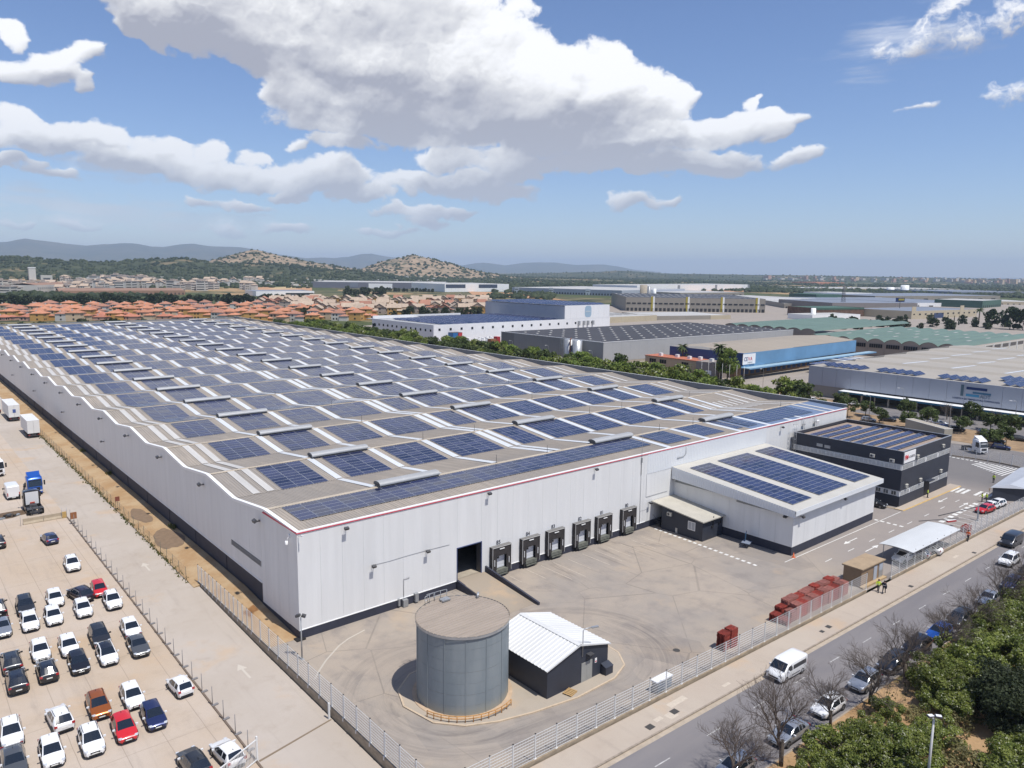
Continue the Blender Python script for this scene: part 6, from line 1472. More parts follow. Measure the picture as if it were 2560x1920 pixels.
    for s in (-1,1):
        part('headlight',HL,lambda mb: mb.face([(X(.985) + .015,s * yF * .52,zn - .03),(X(.945),s * half(X(.945)) * 1.0 + s * .012,zn + .05),(X(.945),s * half(X(.945)) * 1.005 + s * .012,zn - .10),(X(.985) + .02,s * yF * .62,zn - .14)] if s > 0 else [(X(.985) + .02,s * yF * .62,zn - .14),(X(.945),s * half(X(.945)) * 1.005 + s * .012,zn - .10),(X(.945),s * half(X(.945)) * 1.0 + s * .012,zn + .05),(X(.985) + .015,s * yF * .52,zn - .03)]))
        part('headlight_lens',HL,lambda mb: mb.obox((X(.962) + .02,s * half(X(.962)) * .88,zn + .02),(.09,-s * .05,.0),(.03,s * .12,.0),(-.02,0,.055)))
        zt_ = tz * .86
        part('tail_light',TLM,lambda mb: mb.obox((X(.012),s * hw * .80,zt_),(.035,0,0),(0,.13,0),(0.02,0,.10 if kind != 'suv' else .075)))
        part('mirror',TRIMB if kind in ('suv','van') else P_WHITE,lambda mb: mb.obox((xc - .32,s * (hw + .07),belt + .03),(.06,0,0),(0,.11,0),(0,0,.07)))
    part('grille',GRL,lambda mb: (mb.box(X(1) - .02,X(1) + .012,-hw * .42,hw * .42,zn - .24,zn - .10),mb.box(X(1) - .02,X(1) + .008,-hw * .58,hw * .58,zb + .06,zb + .17)))
    part('number_plate',PLATE,lambda mb: mb.box(X(1) - .01,X(1) + .022,-.26,.26,zb + .19,zb + .29))
    part('number_plate',PLATE,lambda mb: mb.box(X(0) - .022,X(0) + .01,-.26,.26,tz * .58 if kind != 'suv' else tz * .5,tz * .58 + .11 if kind != 'suv' else tz * .5 + .11))
    part('bumper_trim',TRIMB,lambda mb: (mb.box(X(0) - .015,X(.02),-hw * .72,hw * .72,zb + .03,zb + .20),mb.box(X(.25),X(.75),hw * .985,hw * 1.004,zb,zb + .11),mb.box(X(.25),X(.75),-hw * 1.004,-hw * .985,zb,zb + .11)))
    if rails or kind == 'suv': part('roof_rail',TRIMB,lambda mb: [mb.tube([(xrr + .1,s * hw * roofw * 1.06,H - .02),(lerp(xrr,xrf,.5),s * hw * roofw * 1.1,H + .035),(xrf - .15,s * hw * roofw * 1.06,H - .02)],.022,5) for s in (-1,1)])
    part('antenna',TRIMB,lambda mb: mb.obox((xrr + .3,0,H + .03),(.06,0,0),(0,.02,0),(-.03,0,.05)))
    wbx = wb or L * .615; xf = X(1) - L * .195; xr_ = xf - wbx
    wm,rm = ARMC.setdefault((wheel_r,),wheel_mesh(wheel_r,.23))
    for xx in (xf,xr_):
        for s in (-1,1):
            o = bpy.data.objects.new('wheel',wm); COL.objects.link(o); o.parent = t; o.location = (xx,s * (hw - .10),wheel_r)
            q = bpy.data.objects.new('rim',rm); COL.objects.link(q); q.parent = o
            a = part('wheel_arch',TRIMB,lambda mb: mb.face([(xx + (wheel_r + .06) * math.cos(v),s * (hw * .99 + .006),max(zb,wheel_r + (wheel_r + .06) * math.sin(v))) for v in np.linspace(0,math.pi,12)]))
    return t
CARS = {
 'hatch': loft_car('hatch',4.15,1.76,1.46,.94,.735,.545,.135,.035,.92),
 'small': loft_car('small',3.75,1.66,1.49,.945,.765,.575,.12,.03,.93,wheel_r=.30),
 'suv': loft_car('suv',4.45,1.84,1.66,.945,.74,.565,.15,.035,1.05,zb=.28,hoodz=1.04,noser=.80,wheel_r=.36),
 'cuv': loft_car('cuv',4.25,1.79,1.58,.945,.735,.55,.16,.035,1.0,zb=.25,hoodz=.98,noser=.74,wheel_r=.35,rails=True),
 'darkroof': loft_car('hatch',4.2,1.78,1.45,.94,.735,.545,.14,.035,.92,dark_roof=True),
 'sedan': loft_car('sedan',4.6,1.80,1.44,.94,.70,.535,.28,.10,.92,tailz=1.0),
 'mpv': loft_car('cuv',4.4,1.82,1.62,.955,.80,.60,.10,.03,1.0,zb=.25,hoodz=1.02,noser=.76,wheel_r=.33),
}
for k_,o in CARS.items(): o.location = (0,0,-500)
CARBASE = {}
def car(kind,x,y,heading,p,label,group,z=None,cat='car',sc=1.0):
    """heading: radians, direction of travel"""
    z = zl(y) if z is None and x < -12 else (0 if z is None else z)
    pitch = 0
    proto = CARS[kind]
    o = dup(proto,(x,y,z),heading,sc,None,None,p)
    o.name = {'suv': 'suv','cuv': 'suv','mpv': 'people_carrier'}.get(kind,'car') + ('' if kind in ('suv','cuv','mpv') else '')
    tag(o,label,cat,group); return o
DN = -math.pi / 2; UP = math.pi / 2
G1 = 'cars in the car park'
def lot(kind,x,yn,facing,p,label,a=0.0,cat='car'):
    """yn: y of the end nearest the camera"""
    Lc = {'hatch': 4.15,'small': 3.75,'suv': 4.45,'cuv': 4.25,'darkroof': 4.2,'sedan': 4.6,'mpv': 4.4}[kind]
    car(kind,x,yn + Lc / 2 + .05,(DN if facing == 'f' else UP) + a,p,label,G1,None,cat)
T_ = rad(-3)
lot('hatch',-16.3,50.0,'r',P_DBLUE,'dark blue hatchback parked alone nearest the concrete barriers',rad(4))
lot('cuv',-15.7,36.8,'f',P_WHITE,'white crossover standing alone in the empty part of the car park',T_)
lot('hatch',-19.6,26.0,'f',P_WHITE,'white hatchback behind another white one in the row of the small red car',T_)
lot('suv',-16.9,25.2,'r',P_PURPLE,'dark aubergine crossover between the white hatchback and the small red car',rad(12))
lot('small',-14.7,25.8,'f',P_RED,'small red hatchback farther from the camera of the two red ones',T_)
lot('hatch',-17.5,20.8,'f',P_WHITE,'white hatchback with a silver sunshade, in front of the aubergine crossover',T_)
lot('cuv',-14.2,20.9,'f',P_WHITE,'white SUV with roof rails partly covering the small red hatchback',T_)
lot('suv',-22.8,25.6,'f',P_DGREY,'dark grey SUV behind the white hatchback in the second column',T_)
lot('hatch',-23.05,20.75,'f',P_WHITE,'white hatchback right in front of the dark grey SUV',T_)
lot('hatch',-20.65,20.75,'f',P_WHITE,'white hatchback in the middle of its row before a white one with twin grilles',T_)
lot('suv',-25.5,26.9,'r',P_BLACK,'black SUV at the left edge with its red tail light showing',T_)
lot('sedan',-25.75,20.9,'f',P_SILVER,'silver saloon at the left edge of its row',T_)
lot('hatch',-23.25,12.6,'f',P_WHITE,'white hatchback nose to tail with a black SUV in the third row',T_)
lot('cuv',-23.4,7.6,'r',P_BLACK,'black SUV glinting in the sun in front of a white hatchback',T_)
lot('hatch',-20.65,11.9,'f',P_WHITE,'white hatchback partly hidden by a black hatchback',T_)
lot('hatch',-20.55,7.4,'f',P_BLACK,'black hatchback with bright headlights facing the camera',T_)
lot('suv',-17.55,12.0,'f',P_DGREY,'dark grey boxy SUV behind a white car with a black roof',T_)
lot('darkroof',-17.8,7.4,'f',P_WHITE,'white hatchback with a black roof',T_)
lot('hatch',-14.3,12.0,'f',P_WHITE,'white hatchback behind the grey estate by the post row',T_)
lot('sedan',-14.7,7.2,'f',P_GREY,'grey car with a sunroof next to the row of posts',T_)
lot('suv',-26.0,11.6,'r',P_DGREY,'dark grey SUV at the left edge with sun on its tailgate',T_)
lot('suv',-26.1,7.1,'r',P_BLACK,'black SUV with a light bar at the left edge',T_)
lot('hatch',-17.8,-2.6,'f',P_WHITE,'white hatchback with angular headlights behind a dark blue grey one',T_)
lot('cuv',-20.75,-2.4,'f',P_ORANGE,'copper orange SUV behind the bright red hatchback',T_)
lot('hatch',-19.75,-7.7,'f',P_RED,'bright red hatchback nearer the camera of the two red ones',T_)
lot('hatch',-17.15,-7.4,'f',P_DBLUE,'dark blue grey hatchback right of the bright red one',T_)
lot('small',-13.6,-3.4,'r',P_WHITE,'small white hatchback seen from behind next to the posts',rad(3))
lot('cuv',-24.0,-2.4,'r',P_WHITE,'white SUV seen from behind near the copper orange SUV',rad(2))
lot('cuv',-27.8,-2.3,'f',P_WHITE,'white crossover at the left edge with a pale sunshade',T_)
lot('cuv',-22.5,-8.0,'f',P_WHITE,'white car with a dark mesh grille in the nearest row',T_)
lot('sedan',-28.2,-7.3,'f',P_GREY,'grey car cut by the bottom left corner',T_)
lot('hatch',-25.5,-7.5,'f',P_WHITE,'white car with a twin kidney grille and sunshade in the nearest row',T_)
lot('cuv',-16.5,-16.9,'r',P_DGREY,'dark grey SUV at the bottom edge behind the white gate',rad(2))
lot('hatch',-13.8,-17.3,'r',P_WHITE,'white car behind the bars of the open gate',rad(4))
lot('suv',-22.6,52.6,'r',P_BLACK,'black car just inside the left edge beyond the empty bays',0)
# street
GS = 'cars parked along the tree verge'
def pk(kind,x,off,p,label,back=False,z=RZ,g=GS,a=0,cat='car'): car(kind,x,fy(x) + off,RD + (math.pi if not back else 0) + a,p,label,g,z,cat)
pk('hatch',18.4,-11.35,P_SILVER,'silver car under bare twigs at the bottom edge of the street')
pk('sedan',26.6,-11.4,P_SILVER,'silver grey saloon parked under the largest bare tree')
pk('hatch',33.6,-11.4,P_WHITE,'white car parked under the second bare tree')
pk('cuv',40.9,-11.35,P_SILVER,'silver estate car with a bright windscreen among the parked row')
pk('suv',47.0,-11.4,P_DGREY,'dark SUV behind the silver estate in the parked row')
pk('suv',52.9,-11.35,P_BLACK,'black SUV between a dark one and a blue car in the parked row')
pk('hatch',58.6,-11.4,P_BLUE,'bright blue car in the parked row')
pk('mpv',64.4,-11.4,P_DGREY,'dark people carrier ahead of the blue car in the parked row')
pk('sedan',74.0,-11.3,P_SILVER,'silver saloon parked where the green bushes begin')
pk('hatch',82.0,-11.3,P_DBLUE,'dark blue car parked behind bare branches up the street')
pk('suv',88.5,-11.3,P_DGREY,'dark grey SUV parked farther up the street')
pk('hatch',95.5,-11.3,P_DGREY,'dark car parked at the right edge of the photo')
pk('mpv',91.5,-7.9,P_WHITE,'white people carrier driving down the street towards the camera',g='vehicles driving on the street')
# yard and carport
car('hatch',103.6,-18.8,rad(-85),P_BLACK,'black hatchback parked between the annex and the charcoal office','cars in the yard',0)
car('hatch',116.0,-33.0,rad(168),P_RED,'red car in the painted bay nearest the barrier arm','cars in the yard',0)
car('sedan',118.8,-32.9,rad(168),P_WHITE,'white saloon in the bay next to the red car','cars in the yard',0)
car('hatch',121.4,-33.2,rad(168),P_WHITE,'white hatchback nearest the dark shed','cars in the yard',0)
car('hatch',80.0,-33.6,rad(175),P_WHITE,'white car under the near end of the carport','cars under the carport',0)
car('hatch',83.2,-33.9,rad(95),P_SILVER,'silver car under the middle of the carport','cars under the carport',0)
car('sedan',86.6,-34.2,rad(95),P_WHITE,'white saloon under the far half of the carport','cars under the carport',0)
for i,(x,y,h,k,p,lab) in enumerate(((184.5,19.0,-70,'hatch',P_SILVER,'silver hatchback parked under the trees by the warehouse corner'),(189.5,15.6,-65,'suv',P_DGREY,'dark SUV parked under the estate trees behind the office roof'),(192.5,10.8,-65,'suv',P_GREY,'grey SUV among the estate trees'),(190.5,7.4,-60,'hatch',P_WHITE,'white hatchback in front of the estate trees'),(197.0,7.2,-60,'hatch',P_WHITE,'white hatchback second row under the estate trees'),(196.0,3.9,-60,'sedan',P_SILVER,'silver saloon near the pale lamp post under estate trees'),(191.0,.6,-60,'hatch',P_DBLUE,'dark blue car beside the articulated lorry'),(191.0,-2.2,-60,'hatch',P_DGREY,'dark grey car beyond the lorry trailer'),(192.0,-9.2,-60,'suv',P_GREY,'grey car deep under the estate trees'),(175.6,-17.6,-75,'hatch',P_DBLUE,'dark car right of the white lorry cab'),(183,-14.2,-75,'hatch',P_BLACK,'black car under trees right of the lorry'),(190.6,-17.6,-75,'hatch',P_DGREY,'dark car half hidden by tree at the right edge'))):
    car(k,x,y,rad(h),p,lab,'cars parked under the estate trees',-.01)
for i,(x,y,h,k,p,lab) in enumerate(((204,46,-70,'hatch',P_WHITE,'white car behind the hedge below the grey yellow forecourt'),(205.5,49.5,-70,'small',P_RED,'red car behind the hedge beside a white one'),(207.5,34.0,-70,'hatch',P_WHITE,'white car half hidden by bushes before the ribbed wall'),(210,56,80,'suv',P_DBLUE,'dark blue car at the corner of the ribbed wall'),(214.0,128.0,20,'suv',P_SILVER,'silver car parked before the beige office'),(212.5,141,20,'hatch',P_DGREY,'dark car parked by the pale grey depot wall'))):
    car(k,x,y,rad(h),p,lab,'cars around the estate',-.01)
for o in list(CARS.values()):
    def rm(q):
        for c in list(q.children): rm(c)
        bpy.data.objects.remove(q)
    rm(o)
# vans and lorries ------------------------------------------------------
def box_loft(t,name,mats,secs,mi=0):
    """secs: list of (x, half width, z bottom, z top, crown) lofted with rounded shoulders"""
    mb = MB(); rows = []
    for x,w,z0,z1,cr in secs:
        r = [(w * .96,z0),(w,z0 + .12),(w,lerp(z0,z1,.5)),(w * .985,z1 - .16),(w * .93,z1 - .05),(w * .80,z1),(w * .4,z1 + cr * .8),(0,z1 + cr)]
        rows.append([(x,y,z) for y,z in r] + [(x,-y,z) for y,z in r[:-1]][::-1])
    mb.grid(rows,mi,True); mb.face(rows[0]); mb.face(rows[-1][::-1])
    return mb.build(name,mats,t,local=True)
def wheels(t,xs,hw,r,w=.26):
    wm,rm = ARMC.setdefault((r,w),wheel_mesh(r,w))
    for x in xs:
        for s in (-1,1):
            o = bpy.data.objects.new('wheel',wm); COL.objects.link(o); o.parent = t; o.location = (x,s * (hw - w / 2 + .01),r); q = bpy.data.objects.new('rim',rm); COL.objects.link(q); q.parent = o
def pbox(t,name,m,*b):
    mb = MB();
    for q in b: mb.box(*q)
    return mb.build(name,m,t,local=True)
def quadpart(t,name,m,*qs):
    mb = MB()
    for q in qs: mb.face(q)
    return mb.build(name,m,t,local=True)
def van(x,y,heading,z,p,label,L=5.0,W=1.96,H=1.98,glazed=True,group=None,cat='van',tall=False):
    t = thing('van',label,cat,(x,y,z),heading,group); hw = W / 2; a = -L / 2
    body = box_loft(t,'body',p,[(a,hw * .90,.45,H - .12,.01),(a + .05,hw * .96,.32,H - .03,.02),(a + .5,hw,.28,H,.03),(a + L * .62,hw,.28,H,.03),(a + L * .70,hw * .97,.28,H - .05,.03),(a + L * .855,hw * .98,.28,1.22 + (.15 if tall else 0),.04),(a + L * .95,hw * .95,.28,.98 + (.12 if tall else 0),.03),(a + L * .99,hw * .86,.32,.80,.02),(a + L,hw * .76,.40,.66,.01)])
    X1,X2 = a + L * .715,a + L * .862; zt,zb_ = H - .10,1.27 + (.15 if tall else 0)
    quadpart(t,'windscreen',CGL,[(X1 + .02,hw * .80,zt),(X1 + .02,-hw * .80,zt),(X2 + .03,-hw * .88,zb_),(X2 + .03,hw * .88,zb_)])
    for s in (-1,1):
        y_ = s * (hw + .006)
        quadpart(t,'side_window',CGL,[(a + L * .60,y_,1.12),(a + L * .80,y_ - s * .0,1.12),(a + L * .735,y_ - s * .03,H - .30),(a + L * .60,y_ - s * .02,H - .26)])
        if glazed: quadpart(t,'side_window',CGL,[(a + L * .08,y_,1.12),(a + L * .57,y_,1.12),(a + L * .57,y_ - s * .02,H - .26),(a + L * .08,y_ - s * .02,H - .26)])
        pbox(t,'mirror',p if glazed else TRIMB,(a + L * .76,a + L * .76 + .14,s * (hw + .12) - .09,s * (hw + .12) + .09,1.10,1.34))
        pbox(t,'side_moulding',TRIMB,(a + L * .30,a + L * .62,s * (hw + .004) - .012,s * (hw + .004) + .012,.52,.60))
        pbox(t,'headlight',HL,(a + L * .955,a + L * .985,s * hw * .74 - .16,s * hw * .74 + .16,.78,.96))
        pbox(t,'tail_light',TLM,(a - .015,a + .03,s * hw * .88 - .07,s * hw * .88 + .07,.75,1.35))
    pbox(t,'grille',GRL,(a + L - .05,a + L + .015,-.55,.55,.52,.70)); pbox(t,'bumper_trim',TRIMB,(a + L - .06,a + L + .01,-.62,.62,.33,.45),(a - .06,a + .02,-hw * .9,hw * .9,.35,.55))
    pbox(t,'number_plate',PLATE,(a - .075,a - .05,-.26,.26,.40,.51))
    if glazed: quadpart(t,'rear_window',CGL,[(a - .012,-hw * .76,H - .22),(a - .012,hw * .76,H - .22),(a - .012,hw * .8,1.15),(a - .012,-hw * .8,1.15)])
    wheels(t,(a + L * .80,a + L * .80 - L * .60),hw,.34); return t
van(36.7,fy(36.7) - 5.15 + .05,RD + math.pi,RZ,P_WHITE,'white passenger van driving down the street in front of the red pallets',group='vehicles driving on the street')
van(101.0,fy(101) - 5.1,RD + math.pi,RZ,P_DGREY,'dark grey passenger van driving down the street ahead of a white car',L=4.9,H=1.9,group='vehicles driving on the street')
van(-17.35,82.2,UP,zl(80),P_WHITE,'white panel van parked beside the blue lorry cab',L=5.6,W=2.0,H=2.5,glazed=False,tall=True)
LCHAS = mat('lorry chassis',(.05,.05,.055),.7,var=.3,vs=3)
def tractor(x,y,heading,z,p,label,group=None,deflector=True,cabh=3.35,back=None):
    """lorry tractor unit, 6 m long, cab towards +x"""
    t = thing('lorry_tractor',label,'lorry',(x,y,z),heading,group); hw = 1.22
    box_loft(t,'cab',p,[(.55,hw * .96,.75,cabh,.06),(.65,hw,.62,cabh + .03,.08),(2.2,hw,.45,cabh,.08),(2.62,hw * .97,.42,cabh - .35,.05),(2.80,hw * .94,.42,cabh - .9,.02),(2.95,hw * .92,.42,1.55,.01),(2.98,hw * .88,.45,1.2,.0)])
    quadpart(t,'windscreen',CGL,[(2.72,hw * .84,cabh - .50),(2.72,-hw * .84,cabh - .50),(2.97,-hw * .88,1.72),(2.97,hw * .88,1.72)])
    for s in (-1,1):
        quadpart(t,'side_window',CGL,[(1.55,s * (hw + .008),1.75),(2.62,s * (hw + .004),1.75),(2.55,s * (hw - .01),cabh - .62),(1.6,s * (hw + .0),cabh - .62)])
        pbox(t,'mirror',TRIMB,(2.55,2.72,s * (hw + .28) - .12,s * (hw + .28) + .12,1.75,2.6))
        pbox(t,'headlight',HL,(2.92,3.0,s * .88 - .2,s * .88 + .2,.72,.95)); pbox(t,'mudguard',LCHAS,(-2.75,-1.35,s * .88 - .30,s * .88 + .30,1.0,1.08))
        pbox(t,'side_skirt',p,(-.6,.5,s * (hw - .06) - .04,s * (hw - .06) + .04,.35,1.0))
    pbox(t,'grille',GRL,(2.97,3.01,-.72,.72,.95,1.5),(2.97,3.0,-.8,.8,.48,.66)); pbox(t,'visor',TRIMB if deflector else p,(2.62,2.86,-1.0,1.0,cabh - .50,cabh - .42))
    pbox(t,'chassis',LCHAS,(-2.95,.6,-.55,-.38,.7,.98),(-2.95,.6,.38,.55,.7,.98),(-2.9,-2.7,-.9,.9,.5,.8),(-.5,.5,-.5,.5,.6,1.2),(-2.6,-1.6,-.38,.38,.98,1.12)); pbox(t,'coupling_lines',mat('red hose',(.4,.06,.03),.6),(.35,.5,-.35,.35,1.3,1.5))
    pbox(t,'cab_back',mat('white cab back',(.62,.63,.64),.5) if back else p,(.50,.56,-hw * .78,hw * .78,1.1,cabh - .1)); pbox(t,'number_plate',PLATE,(2.99,3.02,-.3,.3,.5,.62))
    if deflector:
        mb = MB(); mb.face([(2.1,-.95,cabh + .08),(2.1,.95,cabh + .08),(.75,1.05,cabh + .72),(.75,-1.05,cabh + .72)]); mb.face([(2.1,.95,cabh + .08),(.75,1.05,cabh),(.75,1.05,cabh + .72)]); mb.face([(2.1,-.95,cabh + .08),(.75,-1.05,cabh + .72),(.75,-1.05,cabh)]); mb.face([(.75,-1.05,cabh),(.75,-1.05,cabh + .72),(.75,1.05,cabh + .72),(.75,1.05,cabh)]); mb.build('air_deflector',p,t,local=True)
    wheels(t,(1.75,),hw,.50,.32); wheels(t,(-2.05,),hw,.50,.55); return t
tractor(-13.9,83.0,DN,zl(82),P_BLUE,'bright blue lorry tractor unit facing the camera beside the white van',back=False)
tractor(-15.75,70.2,UP,zl(68),P_BLACK,'dark lorry tractor unit with white cab back seen from behind',deflector=False,back=True)
tractor(-18.2,101.0,DN + .25,zl(98),P_WHITE,'white lorry cab cut by the left edge of the photo')
def semi(x,y,heading,z,L,W,H,m,label,zb=1.1,group=None,wheelx=(.16,.25,.34),skirt=None,label_box=True,cat='trailer',stripe=None):
    t = thing('trailer',label,cat,(x,y,z),heading,group); a = -L / 2
    pbox(t,'box_body',m,(a,a + L,-W / 2,W / 2,zb,H)); pbox(t,'roof_edge',TRIM,(a - .02,a + L + .02,-W / 2 - .02,-W / 2 + .06,H - .05,H + .03),(a - .02,a + L + .02,W / 2 - .06,W / 2 + .02,H - .05,H + .03),(a - .02,a + .06,-W / 2 + .06,W / 2 - .06,H - .05,H + .03),(a + L - .06,a + L + .02,-W / 2 + .06,W / 2 - .06,H - .05,H + .03))
    pbox(t,'chassis',LCHAS,(a + .1,a + L - .4,-.5,.5,zb - .35,zb - .02),(a + .0,a + .15,-W / 2 * .9,W / 2 * .9,.5,.7)); pbox(t,'door_seam',GREY,(a - .03,a - .005,-.02,.02,zb + .05,H - .1)); pbox(t,'tail_lamps',TLM,(a - .04,a,-W / 2 + .1,-W / 2 + .5,.75,.9),(a - .04,a,W / 2 - .5,W / 2 - .1,.75,.9))
    pbox(t,'landing_leg',LCHAS,(a + L * .75,a + L * .77,-.9,-.75,0,zb),(a + L * .75,a + L * .77,.75,.9,0,zb))
    wheels(t,[a + L * f for f in wheelx],W / 2,.46,.34); return t
TW = mat('trailer white',(.66,.66,.65),.5,var=.04,vs=.6)
semi(-6.25,138.9,UP,zl(138),10.4,2.55,4.3,TW,'white box trailer nearest of the three beside the sandy strip',zb=1.2)
t_ = semi(-6.9,165.5,UP,zl(162),12.5,2.55,4.4,TW,'white box trailer in the middle with a blue square on its doors',zb=1.2); pbox(t_,'door_panel',mat('blue panel',(.06,.10,.28),.5),(-6.30,-6.26,-.35,.35,2.4,3.3))
semi(-9.4,180.5,UP,zl(178),12.5,2.55,4.3,TW,'white box trailer farthest of the three, cut by the left edge',zb=1.2)
# articulated lorry at the far gate
LX,LY = 173.5,-3.2; la = math.atan2(-16.6 - 6,166.0 - 178)
semi(174.3,-1.0,la,-.01,13.6,2.5,3.9,mat('tarpaulin sand',alb(196,186,168),.7,var=.06,vs=.6),'long sand coloured curtain trailer behind the white lorry cab',zb=1.15)
tractor(166.9,-14.4,la,-.01,P_WHITE,'white lorry cab pulling the sand coloured trailer past the office',cabh=3.5)
# motorcycle lying dismantled near the barrier
mc = thing('scrap_motorbike','dismantled motorbike and scrap parts lying on stained ground','scrap motorbike',(-19.4,68.8,zl(68)),.1)
wm,rm = ARMC.setdefault((.30,.12),wheel_mesh(.30,.12))
for xx,yy in ((-.75,.1),(.75,-.05)):
    o = bpy.data.objects.new('wheel',wm); COL.objects.link(o); o.parent = mc; o.location = (xx,yy,.22); o.rotation_euler = (1.1,0,.3)
mb = MB(); mb.tube([(-.7,.1,.25),(-.2,.0,.45),(.3,.1,.5),(.7,0,.3)],[.05,.1,.09,.05],6); mb.obox((0,.1,.4),(.35,.05,0),(-.03,.2,.05),(0,0,.14)); mb.tube([(.6,-.3,.5),(.55,.4,.55)],.025,5); mb.build('frame',DKGREY,mc,local=True)
mb = MB(); mb.obox((-.35,.2,.42),(.4,.06,.03),(-.03,.15,0),(0,0,.06)); mb.build('seat',BLACK,mc,local=True)
mb = MB(); mb.obox((-1.2,-.3,.12),(.5,.1,0),(-.05,.3,0),(0,0,.1)); mb.obox((1.2,.3,.1),(.35,.2,.05),(-.1,.25,0),(0,0,.08)); mb.build('scrap_panel',GREY,mc,local=True)
blob('oil_stain',-19.8,70.3,3.6,2.2,mat('oily dirt',alb(112,90,68),.9,var=.3,vs=1),lambda x,y: zl(y) + .012,4)
# ------------------------------------------------------------------ vegetation
def leafmat(name,a,b,flower=None,sc=.9):
    m = bpy.data.materials.new(name); m.use_nodes = True; MATS[name] = m; nt = m.node_tree; N,L = nt.nodes,nt.links; p = N['Principled BSDF']
    p.inputs['Roughness'].default_value = .6; p.inputs['Specular IOR Level'].default_value = .25
    g = N.new('ShaderNodeNewGeometry'); oi = N.new('ShaderNodeObjectInfo'); tc = N.new('ShaderNodeTexCoord')
    ns = N.new('ShaderNodeTexNoise'); ns.inputs['Scale'].default_value = sc; ns.inputs['Detail'].default_value = 4; L.new(tc.outputs['Object'],ns.inputs['Vector'])
    ad = N.new('ShaderNodeMath'); ad.operation = 'ADD'; mu = N.new('ShaderNodeMath'); mu.operation = 'MULTIPLY'; mu.inputs[1].default_value = .35
    L.new(g.outputs['Random Per Island'],mu.inputs[0]); L.new(ns.outputs['Fac'],ad.inputs[0]); L.new(mu.outputs[0],ad.inputs[1])
    rp = N.new('ShaderNodeValToRGB'); e = rp.color_ramp.elements; e[0].position = .42; e[0].color = (*a,1); e[1].position = .86; e[1].color = (*b,1)
    L.new(ad.outputs[0],rp.inputs[0]); col = rp.outputs[0]
    if flower:
        gt = N.new('ShaderNodeMath'); gt.operation = 'GREATER_THAN'; gt.inputs[1].default_value = .90; L.new(g.outputs['Random Per Island'],gt.inputs[0])
        mx = N.new('ShaderNodeMix'); mx.data_type = 'RGBA'; L.new(gt.outputs[0],mx.inputs[0]); L.new(col,mx.inputs[6]); mx.inputs[7].default_value = (*flower,1); col = mx.outputs[2]
    hv = N.new('ShaderNodeHueSaturation'); mr = N.new('ShaderNodeMapRange'); mr.inputs[3].default_value = .78; mr.inputs[4].default_value = 1.2; L.new(oi.outputs['Random'],mr.inputs[0]); L.new(mr.outputs[0],hv.inputs['Value']); L.new(col,hv.inputs['Color'])
    L.new(hv.outputs[0],p.inputs['Base Color'])
    tr = N.new('ShaderNodeBsdfTranslucent'); L.new(hv.outputs[0],tr.inputs[0]); ms = N.new('ShaderNodeMixShader'); ms.inputs[0].default_value = .35
    out = N['Material Output']; L.new(p.outputs[0],ms.inputs[1]); L.new(tr.outputs[0],ms.inputs[2]); L.new(ms.outputs[0],out.inputs[0])
    return m
LF_BUSH = leafmat('robinia leaves',(.070,.105,.016),(.25,.28,.065),(.42,.43,.29))
LF_OLIVE = leafmat('oak leaves',(.022,.034,.014),(.085,.105,.050))
LF_TREE = leafmat('tree leaves',(.040,.066,.018),(.115,.145,.045))
LF_DARK = leafmat('pine needles',(.014,.028,.010),(.045,.066,.026))
LF_LIGHT = leafmat('light leaves',(.075,.12,.02),(.19,.24,.05))
LF_DRY = leafmat('dry scrub',(.14,.13,.05),(.27,.24,.11))
LF_PALM = leafmat('palm fronds',(.035,.06,.018),(.10,.125,.045))
BARK = mat('bark',(.085,.066,.050),.9,var=.3,vs=4); TWIG = mat('bare twigs',(.115,.090,.075),.9,var=.2,vs=2); BARKP = mat('palm trunk',(.13,.10,.075),.9,var=.3,vs=5)
def leaves_mesh(name,clumps,per,size,m,seed,flat=.35,asp=1.7):
    """clumps: (x,y,z,rx,ry,rz); leaf quads spread through each clump, denser to its skin"""
    q = np.random.RandomState(seed); V = [];
    for (cx,cy,cz,rx,ry,rz) in clumps:
        n = per; d = q.normal(size=(n,3)); d /= np.linalg.norm(d,axis=1)[:,None]; r = q.uniform(.45,1.0,n) ** .6
        c = np.array([cx,cy,cz]) + d * r[:,None] * np.array([rx,ry,rz])
        nr = d * .7 + q.normal(size=(n,3)) * .55 + np.array([0,0,flat]); nr /= np.linalg.norm(nr,axis=1)[:,None]
        a = np.cross(nr,q.normal(size=(n,3))); a /= np.linalg.norm(a,axis=1)[:,None] + 1e-6; b = np.cross(nr,a)
        s = size * q.uniform(.6,1.35,n)[:,None]
        V.append(np.stack([c - a * s * asp * .5,c + b * s * .5,c + a * s * asp * .5,c - b * s * .5],1))
    V = np.concatenate(V).reshape(-1,3).astype(np.float32); nf = len(V) // 4
    me = bpy.data.meshes.new(name); me.vertices.add(len(V)); me.vertices.foreach_set('co',V.ravel()); me.loops.add(nf * 4); me.loops.foreach_set('vertex_index',np.arange(nf * 4,dtype=np.int32))
    me.polygons.add(nf); me.polygons.foreach_set('loop_start',np.arange(0,nf * 4,4,dtype=np.int32)); me.polygons.foreach_set('loop_total',np.full(nf,4,np.int32)); me.update(); me.validate(); me.materials.append(m); return me
def clump_set(seed,n,R,H,base,cr):
    q = random.Random(seed); out = []
    for i in range(n):
        a = q.uniform(0,6.283); t = q.random() ** .5; h = q.random(); r = R * t * (.65 + .45 * math.sin(math.pi * min(1,h * .85 + .15)))
        out.append((r * math.cos(a),r * math.sin(a),base + h * (H - base - cr * .5),cr * q.uniform(.7,1.3),cr * q.uniform(.7,1.3),cr * q.uniform(.5,.9)))
    return out
